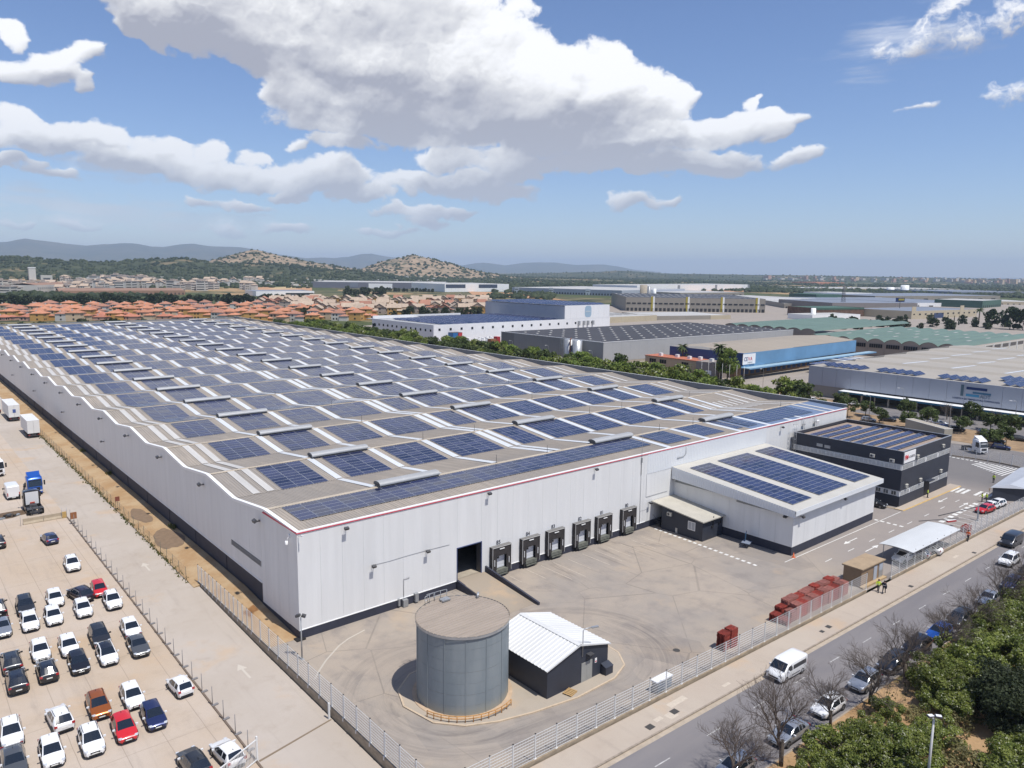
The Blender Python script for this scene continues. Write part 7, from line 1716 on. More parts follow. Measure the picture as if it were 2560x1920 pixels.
def trunk_mesh(seed,H,r,limbs,spread,m,base=0.0):
    q = random.Random(seed); mb = MB(); top = Vector((q.uniform(-.2,.2),q.uniform(-.2,.2),H)); mb.tube([(0,0,-.2),(0,0,H * .3),top * .7,top],[r,r * .8,r * .6,r * .35],6)
    for i in range(limbs):
        a = 6.283 * i / limbs + q.uniform(-.4,.4); z = H * q.uniform(.35,.85); p = Vector((math.cos(a),math.sin(a),0)) * spread * q.uniform(.5,.95) + Vector((0,0,z + spread * q.uniform(.3,.8)))
        mb.tube([(0,0,z),p * .5 + Vector((0,0,z * .5 + .1)),p],[r * .45,r * .3,r * .12],4)
    me = mb.mesh('trunk'); me.materials.append(m); return me
def tree_kind(name,crown,trunk):
    return (name,crown,trunk)
def plant(kind,x,y,z,s,label,cat,group=None,rot=None,sz=None):
    name,crown,trunk = kind
    t = thing(name,label,cat,(x,y,z),R_.uniform(0,6.28) if rot is None else rot,group); t.scale = (s,s,s * (sz or R_.uniform(.9,1.12)))
    if trunk is not None: o = bpy.data.objects.new('trunk',trunk); COL.objects.link(o); o.parent = t
    o = bpy.data.objects.new('crown',crown); COL.objects.link(o); o.parent = t
    return t
K_BUSH = [tree_kind('flowering_shrub',leaves_mesh('crown',clump_set(30 + i,46,2.7,3.1,.6,.62),260,.125,LF_BUSH,60 + i,.5),trunk_mesh(70 + i,2.0,.10,6,1.7,BARK)) for i in range(3)]
K_OLIVE = tree_kind('holm_oak',leaves_mesh('crown',clump_set(41,60,2.9,5.0,.8,.95),190,.17,LF_OLIVE,5,.2),trunk_mesh(72,3.0,.2,6,1.8,BARK))
K_TREE = [tree_kind('young_tree',leaves_mesh('crown',clump_set(50 + i,20,1.9,4.4,1.9,.75),70,.26,LF_TREE,80 + i),trunk_mesh(90 + i,2.9,.11,6,1.4,BARK)) for i in range(3)]
K_HEDGE = [tree_kind('hedge_tree',leaves_mesh('crown',clump_set(130 + i,26,2.6,5.0,1.0,1.0),46,.42,(LF_TREE,LF_BUSH,LF_LIGHT)[i],140 + i),trunk_mesh(150 + i,3.0,.14,5,1.6,BARK)) for i in range(3)]
K_FAR = [tree_kind('dark_tree',leaves_mesh('crown',clump_set(230 + i,22,3.4,9.0,1.6,1.6),26,.95,LF_DARK if i % 2 else LF_OLIVE,240 + i),trunk_mesh(250 + i,5.5,.22,4,1.8,BARK)) for i in range(3)]
K_BIG = tree_kind('broad_tree',leaves_mesh('crown',clump_set(330,60,4.0,13.0,3.4,1.5),60,.5,LF_LIGHT,340),trunk_mesh(350,8.0,.35,7,3.0,BARK))
K_CYP = tree_kind('cypress',leaves_mesh('crown',[(0,0,1.0 + i * .9,.9 * (1 - i / 15),.9 * (1 - i / 15),.9) for i in range(13)],34,.5,LF_DARK,360),None)
def palm_mesh(seed,R,H,n=34):
    q = random.Random(seed); mb = MB()
    for i in range(n):
        a = 6.283 * i / n * 2.618; el = q.uniform(-.5,1.1); L_ = R * q.uniform(.8,1.1); prev = None
        for k in range(6):
            t = k / 5; p = Vector((math.cos(a) * L_ * t * math.cos(el * (1 - .5 * t)),math.sin(a) * L_ * t * math.cos(el * (1 - .5 * t)),H + L_ * (math.sin(el) * t - .55 * t * t)))
            w = .34 * R / 2.2 * (1 - abs(t - .45) * 1.3) + .02; sd = Vector((-math.sin(a),math.cos(a),0)) * w
            if prev: mb.face([prev[0],prev[1],p,p - sd + Vector((0,0,-.12))][:4] if False else [prev[1],p,p + sd - Vector((0,0,w * .6)),prev[1] + prev[2]]); mb.face([prev[1],prev[1] - prev[2] - Vector((0,0,w * .3)),p - sd - Vector((0,0,w * .6)),p])
            prev = (None,p,sd)
    me = mb.mesh('crown'); me.materials.append(LF_PALM); return me
def palm_trunk(H,r):
    mb = MB(); mb.tube([(0,0,-.2),(.05,0,H * .4),(.0,.05,H * .8),(0,0,H)],[r * 1.2,r,r * .9,r * 1.1],8); mb.tube([(0,0,H - .9),(0,0,H + .1)],[r * 1.5,r * 1.2],8); me = mb.mesh('trunk'); me.materials.append(BARKP); return me
PALM = lambda H,R,s: tree_kind('palm_tree',palm_mesh(s,R,H),palm_trunk(H,R * .13))
# bare street trees
def bare_mesh(seed,H,spread):
    q = random.Random(seed); mb = MB(); tips = []
    def grow(p,d,L_,r,lev):
        n = 3 if lev < 2 else 2; pts = [p]; rs = [r]; c = p; dd = d
        for k in range(n):
            dd = (dd + Vector((q.gauss(0,.13),q.gauss(0,.13),q.gauss(.05,.10)))).normalized(); c = c + dd * L_ / n; pts.append(c); rs.append(max(.006,r * (1 - .42 * (k + 1) / n)))
        mb.tube(pts,rs,5 if lev < 2 else 3,cap=False)
        if lev >= 5: return
        m = [6,5,4,4,3][lev]
        for k in range(m):
            t = .35 + .65 * (k + .5) / m; i = min(n - 1,int(t * n)); b = pts[i].lerp(pts[i + 1],t * n - i)
            a = q.uniform(0,6.283); x = dd.orthogonal().normalized(); y = dd.cross(x); sp = q.uniform(.45,.95)
            nd = (dd + (x * math.cos(a) + y * math.sin(a)) * sp * spread + Vector((0,0,.12))).normalized()
            grow(b,nd,L_ * q.uniform(.55,.78),max(.007,r * .52 * q.uniform(.8,1.1)),lev + 1)
    grow(Vector((0,0,0)),Vector((0,0,1)),H * .42,H * .018,0)
    return mb
BARE = []
for s in range(3):
    mb = bare_mesh(400 + s,7.6,1.0 + .1 * s); me = mb.mesh('branches'); me.materials.append(TWIG); BARE.append(me)
def bare(x,y,s,i,label):
    t = thing('bare_tree',label,'tree',(x,y,0),R_.uniform(0,6.28),'bare street trees along the parked cars'); t.scale = (s,s,s)
    mb = MB(); mb.tube([(0,0,-.1),(0,0,.8),(0,0,1.9)],[.17,.145,.13],8); mb.build('trunk',BARK,t,local=True)
    o = bpy.data.objects.new('branches',BARE[i % 3]); COL.objects.link(o); o.parent = t
for x,y,s,i,lab in ((22.3,-47.1,1.25,0,'largest bare tree standing over the silver grey saloon'),(15.6,-46.9,1.05,1,'bare tree at the bottom edge before the last parked car'),(31.0,-47.1,.88,2,'small bare tree beside the white parked car'),(37.8,-47.7,1.0,1,'bare tree leaning over the silver estate car'),(44.7,-48.2,1.04,0,'bare tree in front of the two black parked cars'),(52.7,-48.5,.98,2,'bare tree standing before the bright blue car'),(60.3,-48.8,1.06,1,'bare tree by the dark people carrier at the first green bushes'),(71.5,-49.1,1.0,0,'bare tree halfway up the street beside the silver saloon'),(79.5,-49.3,.95,2,'bare tree beside the dark blue parked car up the street'),(88.0,-49.6,1.0,1,'last bare tree up the street at the right edge')): bare(x,y,s,i,lab)
VG = 'flowering shrubs on the verge'
VB = [(26.2,-49.8,.85),(28.6,-51.8,1.0),(30.0,-54.3,1.0),(25.8,-53.0,1.0),(22.2,-49.9,.7),(23.0,-52.9,.8),(27,-56.4,.95),(32.3,-50.0,.62),(36.8,-49.7,.55),(44.0,-52.0,1.1),(46.8,-50.2,1.0),(41.9,-53.3,.8),(47.6,-53.0,.9),(36.9,-54.6,.72),(34.4,-53.6,.6),(53.2,-51.2,1.2),(51.4,-53.2,1.0),(57.2,-53.9,1.15),(60.2,-51.8,1.15),(62.8,-53.6,1.1),(65.9,-51.4,1.15),(69.2,-52.6,1.15),(73.2,-51.4,1.1),(77.5,-52.8,1.2),(82,-51.6,1.1),(87,-53,1.2),(93,-52.4,1.2),(55.0,-57.6,1.0),(61.5,-57.4,1.2),(67.5,-57,1.2),(74,-57,1.2),(82,-57.6,1.25),(92,-58,1.3),(36.6,-60.6,.95),(33.8,-61.4,1.0),(39.6,-61.9,1.0),(51.0,-60.0,.9),(66.5,-61.5,1.1)]
for i,(x,y,s) in enumerate(VB): plant(K_BUSH[i % 3],x,y,-.1,s,'feathery green shrub with pale blossom on the sandy verge','shrub',VG)
plant(K_OLIVE,46.2,-57.2,-.1,1.12,'dense grey green holm oak beyond the street lamp','tree'); plant(K_OLIVE,42.7,-59.2,-.1,.9,'smaller grey green holm oak at the bottom right corner','tree')
K_DRY = tree_kind('dry_bush',leaves_mesh('crown',clump_set(91,14,1.3,1.3,.3,.5),80,.12,LF_DRY,92,.5),None)
for x,y,s,lab in ((40.2,-54.9,1.0,'yellowish dry bush on the sand near the street lamp'),(33.6,-57.2,1.5,'yellow green dry bush at the foot of the street lamp'),(38.9,-51.6,.8,'small dry bush between the shrubs and the parked cars')): plant(K_DRY,x,y,-.1,s,lab,'bush')
mb = MB(); q = random.Random(5)
Vv = []
for i in range(2600):
    x = q.uniform(14,110); y = fy(x) - 13.2 - abs(q.gauss(0,9)); h = q.uniform(.1,.35); a = q.uniform(0,6.28); w = q.uniform(.05,.16)
    mb.face([(x - w * math.cos(a),y - w * math.sin(a),-.02),(x + w * math.cos(a),y + w * math.sin(a),-.02),(x + q.uniform(-.1,.1),y + q.uniform(-.1,.1),h)])
o = mb.build('verge_grass',leafmat('grass blades',(.06,.085,.02),(.20,.18,.07)),kind='stuff')
mb = MB()
for i in range(900):
    y = q.uniform(24,140); x = -4.75 + q.gauss(0,.18) * (1 + (y % 17) / 20); h = q.uniform(.1,.5); a = q.uniform(0,6.28); w = q.uniform(.05,.2); z = zl(y) + .03
    mb.face([(x - w * math.cos(a),y - w * math.sin(a),z),(x + w * math.cos(a),y + w * math.sin(a),z),(x + q.uniform(-.15,.15),y,z + h)])
for i in range(160):
    k = q.choice((45.5,86.0,110.0)); x = -.45 + q.gauss(0,.25); y = k + q.gauss(0,.7); h = q.uniform(.2,.7); a = q.uniform(0,6.28)
    mb.face([(x - .12 * math.cos(a),y - .12 * math.sin(a),.95),(x + .12 * math.cos(a),y + .12 * math.sin(a),.95),(x + q.uniform(-.2,.2),y + q.uniform(-.2,.2),.95 + h)])
mb.build('fence_weeds',MATS['grass blades'],kind='stuff')
# street lamp in the verge
lp = thing('street_lamp','pale street lamp post with two flood heads rising from the bottom edge','street lamp',(28.1,-56.7,-.05))
mb = MB(); mb.tube([(28.1,-56.7,-.1),(28.1,-56.7,7.0)],[.13,.08],8); mb.build('pole',mat('pale pole',(.52,.53,.54),.45),lp)
for a in (2.6,5.3):
    c,s = math.cos(a),math.sin(a); m1 = MB(); m1.obox((28.1 + .32 * c,-56.7 + .32 * s,7.02),(.26 * c,.26 * s,0),(-.20 * s,.20 * c,0),(0,0,.07),0); m1.obox((28.1 + .32 * c,-56.7 + .32 * s,7.10),(.2 * c,.2 * s,0),(-.15 * s,.15 * c,0),(0,0,.012),1); m1.build('lamp_head',[DKGREY,LAMPW],lp)
m1 = MB(); m1.box(27.7,28.5,-56.78,-56.62,6.92,7.0); m1.build('crossarm',MATS['pale pole'],lp)
# hedge of trees beyond the right parapet, young trees round the lorry park
GH_ = 'leafy trees beyond the right parapet'
n_ = 0
for row,xx in ((1,180),(2,199)):
    y = 40 if row else 62
    while y < 430:
        if row == 2 and 150 < y < 300 and R_.random() < .2: y += 4; continue
        if row == 2 and y < 100 and R_.random() < .5: y += 5; continue
        plant(K_HEDGE[R_.randrange(3)],xx + R_.uniform(-4,4),y + R_.uniform(-1.5,1.5),0,R_.uniform(1.15,1.65),'leafy green tree in the belt beyond the right parapet','tree',GH_); y += R_.uniform(3.6,6.0)
for i,(x,y,s,lab) in enumerate(((192.4,23.5,1.2,'young tree by the warehouse corner above a silver car'),(184.7,15.9,1.05,'young tree behind the left half of the office roof'),(184.8,8.1,1.1,'young tree behind the middle of the office roof'),(189.7,5.2,1.25,'young tree beside two white cars'),(205.5,-1.0,1.3,'young tree before the dark loading bays'),(175.6,-14.9,1.15,'young tree beside the lorry cab'),(180.5,-17.2,1.2,'young tree at the right edge beyond the lorry'),(186.2,26.0,1.2,'young tree at the end of the hedge belt'),(198.5,14,1.2,'young tree in front of the overhang columns'),(199,-8,1.3,'young tree near the right edge lamp'),(194,-14,1.3,'young tree shading cars at the right edge'),(189,-4,1.15,'young tree above the lorry trailer'),(196,33,1.2,'young tree in front of the ribbed wall'),(183,33,1.0,'young tree behind the blue roof corner'))): plant(K_TREE[i % 3],x,y,0,s,lab,'tree','young trees round the lorry park')
for i,(x,y,s,lab) in enumerate(((207.0,6.0,.75,'bare tree in front of the dark loading bays, left one'),(207.5,-6.5,.7,'bare tree in front of the dark loading bays, right one'))):
    t = thing('bare_tree',lab,'tree',(x,y,0),i,'bare trees by the loading bays'); t.scale = (s,s,s); mb = MB(); mb.tube([(0,0,-.1),(0,0,1.9)],[.17,.13],6); mb.build('trunk',BARK,t,local=True); o = bpy.data.objects.new('branches',BARE[i]); COL.objects.link(o); o.parent = t
for x,y,H,R,lab in ((232.0,121.0,11.0,3.0,'tall palm rising behind the beige office'),(233.5,119.0,9.0,2.6,'shorter palm beside the tall palm behind the beige office'),(221.5,95.5,13.5,3.2,'tall palm in the clump before the pale blue facade'),(223.8,95.8,11.5,3.0,'second palm in the clump before the pale blue facade'),(217.0,108.0,4.2,3.6,'low spreading palm before the beige office'),(199.6,290.0,6.5,2.6,'lone palm standing before the white depot')): plant(PALM(H,R,int(x)),x,y,0,1,lab,'palm',None,None,1)
plant(K_BIG,222.5,92.0,0,.92,'broad bright green tree before the pale blue facade','tree')
plant(K_BIG,197.0,395.0,0,.6,'round green tree left of the white depot','tree'); plant(K_CYP,203,404,0,.7,'yellowish slim cypress left of the white depot','tree')
# lamps of the estate
def swan(x,y,h,lab,a=0.0):
    t = thing('street_lamp',lab,'street lamp',(x,y,0),a,'swan neck street lamps of the estate'); mb = MB(); mb.tube([(0,0,0),(0,0,h - .6),(.15,0,h - .2),(.6,0,h),(1.3,0,h + .05)],[.08,.06,.05,.045,.04],6); mb.build('pole',GALV,t,local=True); mb = MB(); mb.obox((1.6,0,h + .03),(.38,0,0),(0,.13,0),(0,0,.06)); mb.build('lamp_head',TRIM,t,local=True)
for x,y,lab,a in ((183,18.3,'swan neck lamp by the silver car behind the warehouse corner',2.2),(186.7,-1.7,'swan neck lamp behind the office roof',2.2),(206.6,-11.5,'swan neck lamp near the right edge',2.2),(205,18,'swan neck lamp before the long canopy',2.2),(206,150,'swan neck lamp before the pale depot corner',3),(206,178,'swan neck lamp right of the twin silos',3),(207,205,'swan neck lamp before the dark grey depot wall, right one',3),(207,226,'swan neck lamp before the dark grey depot wall, left one',3),(212,70,'swan neck lamp on the pale forecourt',3),(160,95,'swan neck lamp among the tree belt near the blue office',3),(160,160,'swan neck lamp among the tree belt near the silos',3)): swan(x,y,8,lab,a)
fp = [(216.5,100 - i * 3.2) for i in range(7)]
for i,(x,y) in enumerate(fp):
    mb = MB(); mb.tube([(0,0,0),(0,0,7.5)],[.06,.04],5); me = mb.mesh('flag_pole'); me.materials.append(TRIM); o = bpy.data.objects.new('flag_pole',me); COL.objects.link(o); o.location = (x,y,0); tag(o,'bare white flag pole in the row before the palms','flag pole','bare flag poles')
# ------------------------------------------------------------------ estate buildings measured on the same grid
WCL = mat('pale blue white cladding',alb(196,202,214),.5,var=.03,vs=.2); RIBC = mat('ribbed concrete',alb(168,164,158),.9,var=.06,vs=.3,stretch=(1,3,1)); TEALB = mat('teal fascia',(.02,.14,.24),.5)
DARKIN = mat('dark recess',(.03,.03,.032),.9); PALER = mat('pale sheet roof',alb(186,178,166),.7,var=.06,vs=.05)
AG = thing('cold_store','long pale blue depot with an overhanging facade and blue bar emblem','depot',(283,-10,0))
X0,YA,YB = 216.5,55.1,-95.0
for i in range(30):
    a,b = YA - (YA - YB) * i / 30,YA - (YA - YB) * (i + 1) / 30
    mb = MB(); mb.box(X0,X0 + .2,b + .03,a - .03,3.9,10.4); mb.build('wall_panel',WCL,AG)
mb = MB(); mb.box(X0 + .1,X0 + .4,40.5,YA,0,3.9); mb.build('wall',RIBC,AG)
mb = MB(); mb.box(X0 + .1,350,YA - .3,YA,0,10.3); mb.box(X0 + 7,X0 + 7.3,YB,40,0,3.9); mb.build('side_wall',RIBC,AG)
mb = MB(); mb.box(X0 - 4.2,X0,YB,42.0,3.15,3.45,0); mb.box(X0 - 4.3,X0 - 4.2,YB,42.0,2.85,3.45,1); mb.build('canopy',[TRIM,TEALB],AG)
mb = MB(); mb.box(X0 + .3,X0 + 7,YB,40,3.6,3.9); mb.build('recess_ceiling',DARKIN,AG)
y = 38.5; i = 0
while y > YB:
    mb = MB(); w = .45 if i % 2 else .3; mb.box(X0 - 3.9,X0 - 3.9 + w,y - w / 2,y + w / 2,0,3.15); mb.build('column',CONC,AG); y -= 4.3; i += 1
for i in range(22):
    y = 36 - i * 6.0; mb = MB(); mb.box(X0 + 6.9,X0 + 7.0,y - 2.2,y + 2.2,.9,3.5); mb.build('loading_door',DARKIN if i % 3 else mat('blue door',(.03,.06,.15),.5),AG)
bays = [X0 + 3,244.5,268.7,289.4,312.6,334.9,356]
for i in range(len(bays) - 1):
    a,b = bays[i],bays[i + 1]; zr = 11.0
    mb = MB(); p = [(a,10.3),(a + .6,zr if i else 10.35),(b - .1,10.3)]
    if i == 0: mb.face([(X0,YA,10.38),(X0,YB,10.38),(b,YB,10.3),(b,YA,10.3)])
    else:
        mb.face([(a,YA - 3,10.3),(a,YB,10.3),(a + 1.2,YB,zr),(a + 1.2,YA - 3,zr)]); mb.face([(a + 1.2,YA - 3,zr),(a + 1.2,YB,zr),(b,YB,10.3),(b,YA - 3,10.3)]); mb.face([(a,YA - 3,10.3),(a + 1.2,YA - 3,zr),(b,YA - 3,10.3)])
    mb.build('roof_bay',PALER,AG)
    for k in range(8):
        y = 36 - k * 16; mb = MB();
        if i: mb.face([(a + 1.4,y,zr + .03),(a + 1.4,y - 1.2,zr + .03),(b - .3,y - 1.2,10.37),(b - .3,y,10.37)]); mb.build('skylight',SKYL,AG)
dv = Vector((0,1,.45)).normalized(); nrm = Vector((0,-.45,1)).normalized()
for blk,(ya,n,xa,m) in enumerate(((49,5,218.5,4),(31,5,218.5,4),(12,5,218.5,4),(-6,5,218.5,4),(-24,6,218.5,4),(-2,5,229,5),(-24,6,229,5))):
    for r in range(n):
        mb = MB()
        for c in range(m): module_faces(mb,Vector((xa + c * 1.95,ya - r * 2.7,10.5)),(1,0,0),dv,1.9,2.1,nrm)
        mb.build('solar_row',[CELL,FRAME],AG,kind='stuff')
EM = bpy.data.objects.new('emblem',None); COL.objects.link(EM); EM.parent = AG; EM.location = Vector((X0 - .05,3.0,8)) - AG.location
def bar(y0,y1,z0,z1,c,nm='emblem_bar'): mb = MB(); mb.box(X0 - .06,X0 - .01,y1,y0,z0,z1); mb.build(nm,c,EM)
MB1 = mat('emblem slate',alb(92,118,132),.5); MB2 = mat('emblem navy',alb(24,58,116),.5); MB3 = mat('emblem steel',alb(78,128,160),.5); MB4 = mat('emblem sky',alb(78,158,200),.5)
bar(6.2,5.4,6.2,9.6,MB1); bar(4.7,-.9,8.35,9.15,MB2); bar(2.9,-2.0,7.25,7.8,MB3); bar(4.7,1.1,6.25,7.0,MB4)
RYZ = (math.pi / 2,0,-math.pi / 2)
text_mesh('emblem_lettering','ADT',1.45,mat('emblem grey',(.14,.18,.24),.5),EM,(X0 - .08,-.55,6.1),RYZ,.01,bold=.02)
text_mesh('emblem_lettering','LOGISTICA DE TEMPERATURA CONTROLADA',.62,MB2,EM,(X0 - .08,1.9,5.15),RYZ,.01,bold=.012)
# blue cross dock
BD = thing('blue_cross_dock','pale blue cross dock building with long canopy and dark blue doors','depot',(285,110,0))
LB = mat('light blue cladding',alb(124,172,212),.45,var=.12,vs=.1); DB = mat('deep blue cladding',alb(58,86,146),.5,var=.08,vs=.2); TANW = mat('tan wall',alb(170,142,116),.9,var=.08,vs=.4)
def slant(x): return 92.0 + (x - 232) * .030
for i in range(18):
    a,b = 232 + 105 * i / 18,232 + 105 * (i + 1) / 18; mb = MB(); mb.box(a + .03,b - .03,slant(a),slant(a) + .3,4.6,10.2); mb.build('wall_panel',LB,BD)
mb = MB(); mb.box(232,337,95.4,95.7,0,4.6); mb.box(232,232.3,92.3,128,0,10.2); mb.box(336.7,337,95.5,128,0,10.2); mb.build('wall',TANW,BD)
mb = MB(); mb.box(231.9,232.05,96,128,5.2,10.4); mb.box(231.9,233,92,96,5.0,10.4); mb.build('end_cladding',DB,BD)
mb = MB(); mb.box(232,345,88.3,92.2,4.3,4.6,0); mb.box(232,345,88.2,88.3,4.1,4.62,1); mb.build('canopy',[mat('pale blue canopy',alb(178,208,224),.5),LB],BD)
for i in range(24):
    x = 236 + i * 4.2; mb = MB(); mb.box(x,x + 2.6,95.3,95.42,.9,4.1); mb.build('dock_door',mat('blue dock door',(.03,.08,.19),.5) if i != 4 else BLACK,BD)
mb = MB(); mb.face([(232,92.3,10.3),(337,95.4,10.3),(337,111,11.6),(232,111,11.6)]); mb.face([(232,111,11.6),(337,111,11.6),(337,128,10.3),(232,128,10.3)]); mb.build('roof',mat('tan sheet roof',alb(178,166,150),.8,var=.07,vs=.1,stretch=(1,.1,1)),BD)
SB = bpy.data.objects.new('sign',None); COL.objects.link(SB); SB.parent = BD; SB.location = Vector((237,91.9,8)) - BD.location
mb = MB(); mb.box(232.4,241.6,91.75,91.9,5.7,9.9); mb.build('sign_panel',MATS['white sign board'],SB)
text_mesh('sign_lettering','CE',2.2,mat('sign navy',(.03,.04,.16),.5),SB,(234.6,91.72,7.1),RX90,.01,bold=.03); text_mesh('sign_lettering','V',2.2,mat('sign crimson',(.50,.02,.06),.5),SB,(236.9,91.72,7.1),RX90,.01,bold=.03); text_mesh('sign_lettering','A',2.2,MATS['sign crimson'],SB,(238.5,91.72,7.1),RX90,.01,bold=.03); text_mesh('sign_lettering','LOGISTICS',.75,MATS['sign grey'],SB,(237.6,91.72,6.1),RX90,.01)
semi(281.5,84.5,0.0,0,13.6,2.5,4.0,mat('navy curtain',(.03,.06,.17),.6,var=.05,vs=.4),'navy curtain sided trailer backed under the pale blue canopy',zb=1.1)
for i,(x,c) in enumerate(((300,TW),(306,mat('blue white trailer',(.3,.36,.5),.5)),(311,TW),(317,TW))): semi(x,84.5 - i * 0.6,1.57,0,13.6,2.5,3.9,c,['white trailer docked at the blue building, first of the row','pale blue trailer docked between white ones','white trailer docked at the blue building, third of the row','white trailer docked farthest along the blue building'][i],zb=1.1)
# beige office with orange roof edge
BO = thing('beige_office','low beige office with orange roof deck in front of the dark blue wall','office building',(229,118,0))
BEI = mat('beige render',alb(206,182,154),.85,var=.05,vs=.3); ORR = mat('terracotta deck',alb(206,126,96),.8,var=.1,vs=.3)
mb = MB(); mb.box(222.8,231.8,107.0,134.0,0,6.2,0); mb.box(222.4,231.8,97.8,107.0,0,6.5,1); mb.build('wall',[BEI,mat('grey render',alb(168,158,152),.9)],BO)
mb = MB(); mb.box(222.6,231.9,106.8,134.2,6.2,6.5); mb.build('roof_deck',ORR,BO)
for y in (131,129.8,128.6,125.5,124.3,123.1,114,112.8,111.6):
    mb = MB(); mb.box(222.72,222.82,y - .5,y + .5,3.7,5.3); mb.build('window',GLASSD,BO)
    mb = MB(); mb.box(222.72,222.82,y - .5,y + .5,1.0,1.9); mb.build('window',GLASSD,BO)
for x,y in ((226,128),(227,120),(226,113),(228,109),(226,102)): mb = MB(); mb.box(x - .7,x + .7,y - .7,y + .7,6.5,7.7); mb.build('roof_unit',TRIM,BO)
mb = MB(); mb.box(222.3,222.42,99.5,102.2,1.6,3.2); mb.build('sign_panel',MATS['white sign board'],BO)
# grey distribution centre
GD = thing('grey_depot','long grey depot with a dark flat roof dotted by skylights','depot',(300,190,0))
GW = mat('mid grey cladding',alb(152,154,156),.55,var=.05,vs=.08); GW2 = mat('dark grey cladding',alb(128,130,132),.55,var=.05,vs=.08); LW = mat('light grey cladding',alb(196,196,196),.55,var=.04,vs=.1)
def gdy(x): return 157.6 - (x - 221.5) * .045
for i in range(14):
    a,b = 157.6 + 73.4 * i / 14,157.6 + 73.4 * (i + 1) / 14; mb = MB(); mb.box(221.3,221.5,a + .02,b - .02,1.0,10.0); mb.build('wall_panel',GW2 if i > 11 else GW,GD)
for i in range(26):
    a,b = 221.5 + 155 * i / 26,221.5 + 155 * (i + 1) / 26; mb = MB(); mb.face([(a + .02,gdy(a),1.0),(b - .02,gdy(b),1.0),(b - .02,gdy(b),10.0),(a + .02,gdy(a),10.0)]); mb.build('wall_panel',LW,GD)
mb = MB(); mb.face([(221.5,gdy(221.5) - .1,0),(376,gdy(376) - .1,0),(376,gdy(376) - .1,1.0),(221.5,gdy(221.5) - .1,1.0)]); mb.box(221.2,221.4,157.6,231,0,1.0); mb.build('plinth',CONC,GD)
mb = MB(); mb.face([(221.3,157.6,10.05),(376.5,gdy(376),10.05),(376.5,227,10.05),(221.3,231,10.05)]); mb.build('roof',mat('bitumen roof',alb(72,72,78),.85,var=.12,vs=.06),GD)
mb = MB(); mb.box(221.2,221.6,157.5,231,10.0,10.25); mb.face([(221.3,157.5,10.0),(376.5,gdy(376) - .1,10.0),(376.5,gdy(376) - .1,10.25),(221.3,157.5,10.25)]); mb.build('coping',TRIM,GD)
for i in range(17):
    for j in range(7): x = 228 + i * 9; mb = MB(); y = gdy(x) + 6 + j * 9.4; mb.box(x,x + 1.5,y,y + 1.0,10.05,10.35); mb.build('roof_light',SKYD,GD)
mb = MB(); mb.face([(300,gdy(300) - .3,0),(376,gdy(376) - .3,0),(376,gdy(376) - .3,4.5),(300,gdy(300) - .3,4.5)]); mb.build('ribbed_annex',RIBC,GD)
SI = thing('twin_silos','pair of tall galvanised silos with a rusty pipe against the grey depot','silo',(218.5,175,0))
for y in (176.8,171.2): mb = MB(); mb.cyl(218.3,y,0,10.2,2.3,20); mb.cyl(218.3,y,10.2,10.7,2.3,20,r1=.5); mb.build('silo',GALV,SI)
mb = MB(); mb.tube([(216.3,174,0),(216.3,174,10.5),(217,174,11)],.35,8); mb.build('pipe',mat('rusty pipe',alb(136,96,78),.8),SI)
mb = MB()
for k in range(3): mb.box(215.6,215.8,178 + k,178.2 + k,0,10.4)
for k in range(5): mb.box(215.6,215.8,178,180.2,2 + k * 2,2.15 + k * 2)
mb.build('access_frame',GALV,SI)
sh = thing('utility_shed','small pale shed with a white flat roof in front of the silos','shed',(213,166,0)); mb = MB(); mb.box(211,216.5,160.5,168,0,3.2); mb.build('wall',BEI,sh); mb = MB(); mb.box(210.6,217,160,168.5,3.2,3.45); mb.build('roof',TRIM,sh)
# white depot with the tower
TV = Vector((0,1,.22)).normalized(); TN = Vector((0,-.22,1)).normalized()
WD = thing('white_depot','large white depot with small square windows and a taller block behind','depot',(300,330,0))
WH2 = mat('bright white render',(.72,.72,.73),.6,var=.03,vs=.05)
for i in range(10):
    a,b = 292 + 71.5 * i / 10,292 + 71.5 * (i + 1) / 10; mb = MB(); mb.box(219.8,220.1,a + .02,b - .02,0,9.8); mb.build('wall_panel',WH2,WD)
for i in range(20):
    a,b = 220 + 154 * i / 20,220 + 154 * (i + 1) / 20; mb = MB(); mb.box(a + .02,b - .02,291.9,292.2,0,9.8); mb.build('wall_panel',WH2,WD)
mb = MB(); mb.box(220.3,327,292.3,372,9.0,9.4); mb.build('roof_deck',LW,WD)
mb = MB()
for i in range(19):
    for j in range(13):
        x = 228 + i * 5.2; y = 296 + j * 5.1
        if y > 350 and x < 250: continue
        module_faces(mb,Vector((x,y,9.5)),(1,0,0),TV,4.7,4.4,TN)
mb.build('solar_field',[CELL,FRAME],WD,kind='stuff')
for i in range(13):
    y = 295 + i * 5.4; m1 = MB(); m1.box(219.72,219.82,y - .75,y + .75,5.6,7.0); m1.build('window',GLASSD,WD)
for i in range(17):
    x = 224 + i * 8.2; m1 = MB(); m1.box(x - .75,x + .75,291.8,291.92,6.2,7.6); m1.build('window',GLASSD,WD)
m1 = MB(); m1.box(219.7,219.82,358.5,363,4.9,6.6); m1.box(219.7,219.82,358.5,363,1.4,3.0); m1.build('ribbon_window',GLASSD,WD)
mb = MB()
for i in range(14): mb.box(220 + i * 5.2,222.6 + i * 5.2,362.6,363.4,9.8,11.2)
mb.box(220,292,362.4,362.6,9.6,11.6); mb.build('parapet_teeth',WH2,WD)
for i in range(8): a = 328.2 + 45 * i / 8; mb = MB(); mb.box(a + .02,a + 45 / 8 - .02,291.85,292.3,9.82,19.0); mb.build('tower_panel',WH2,WD)
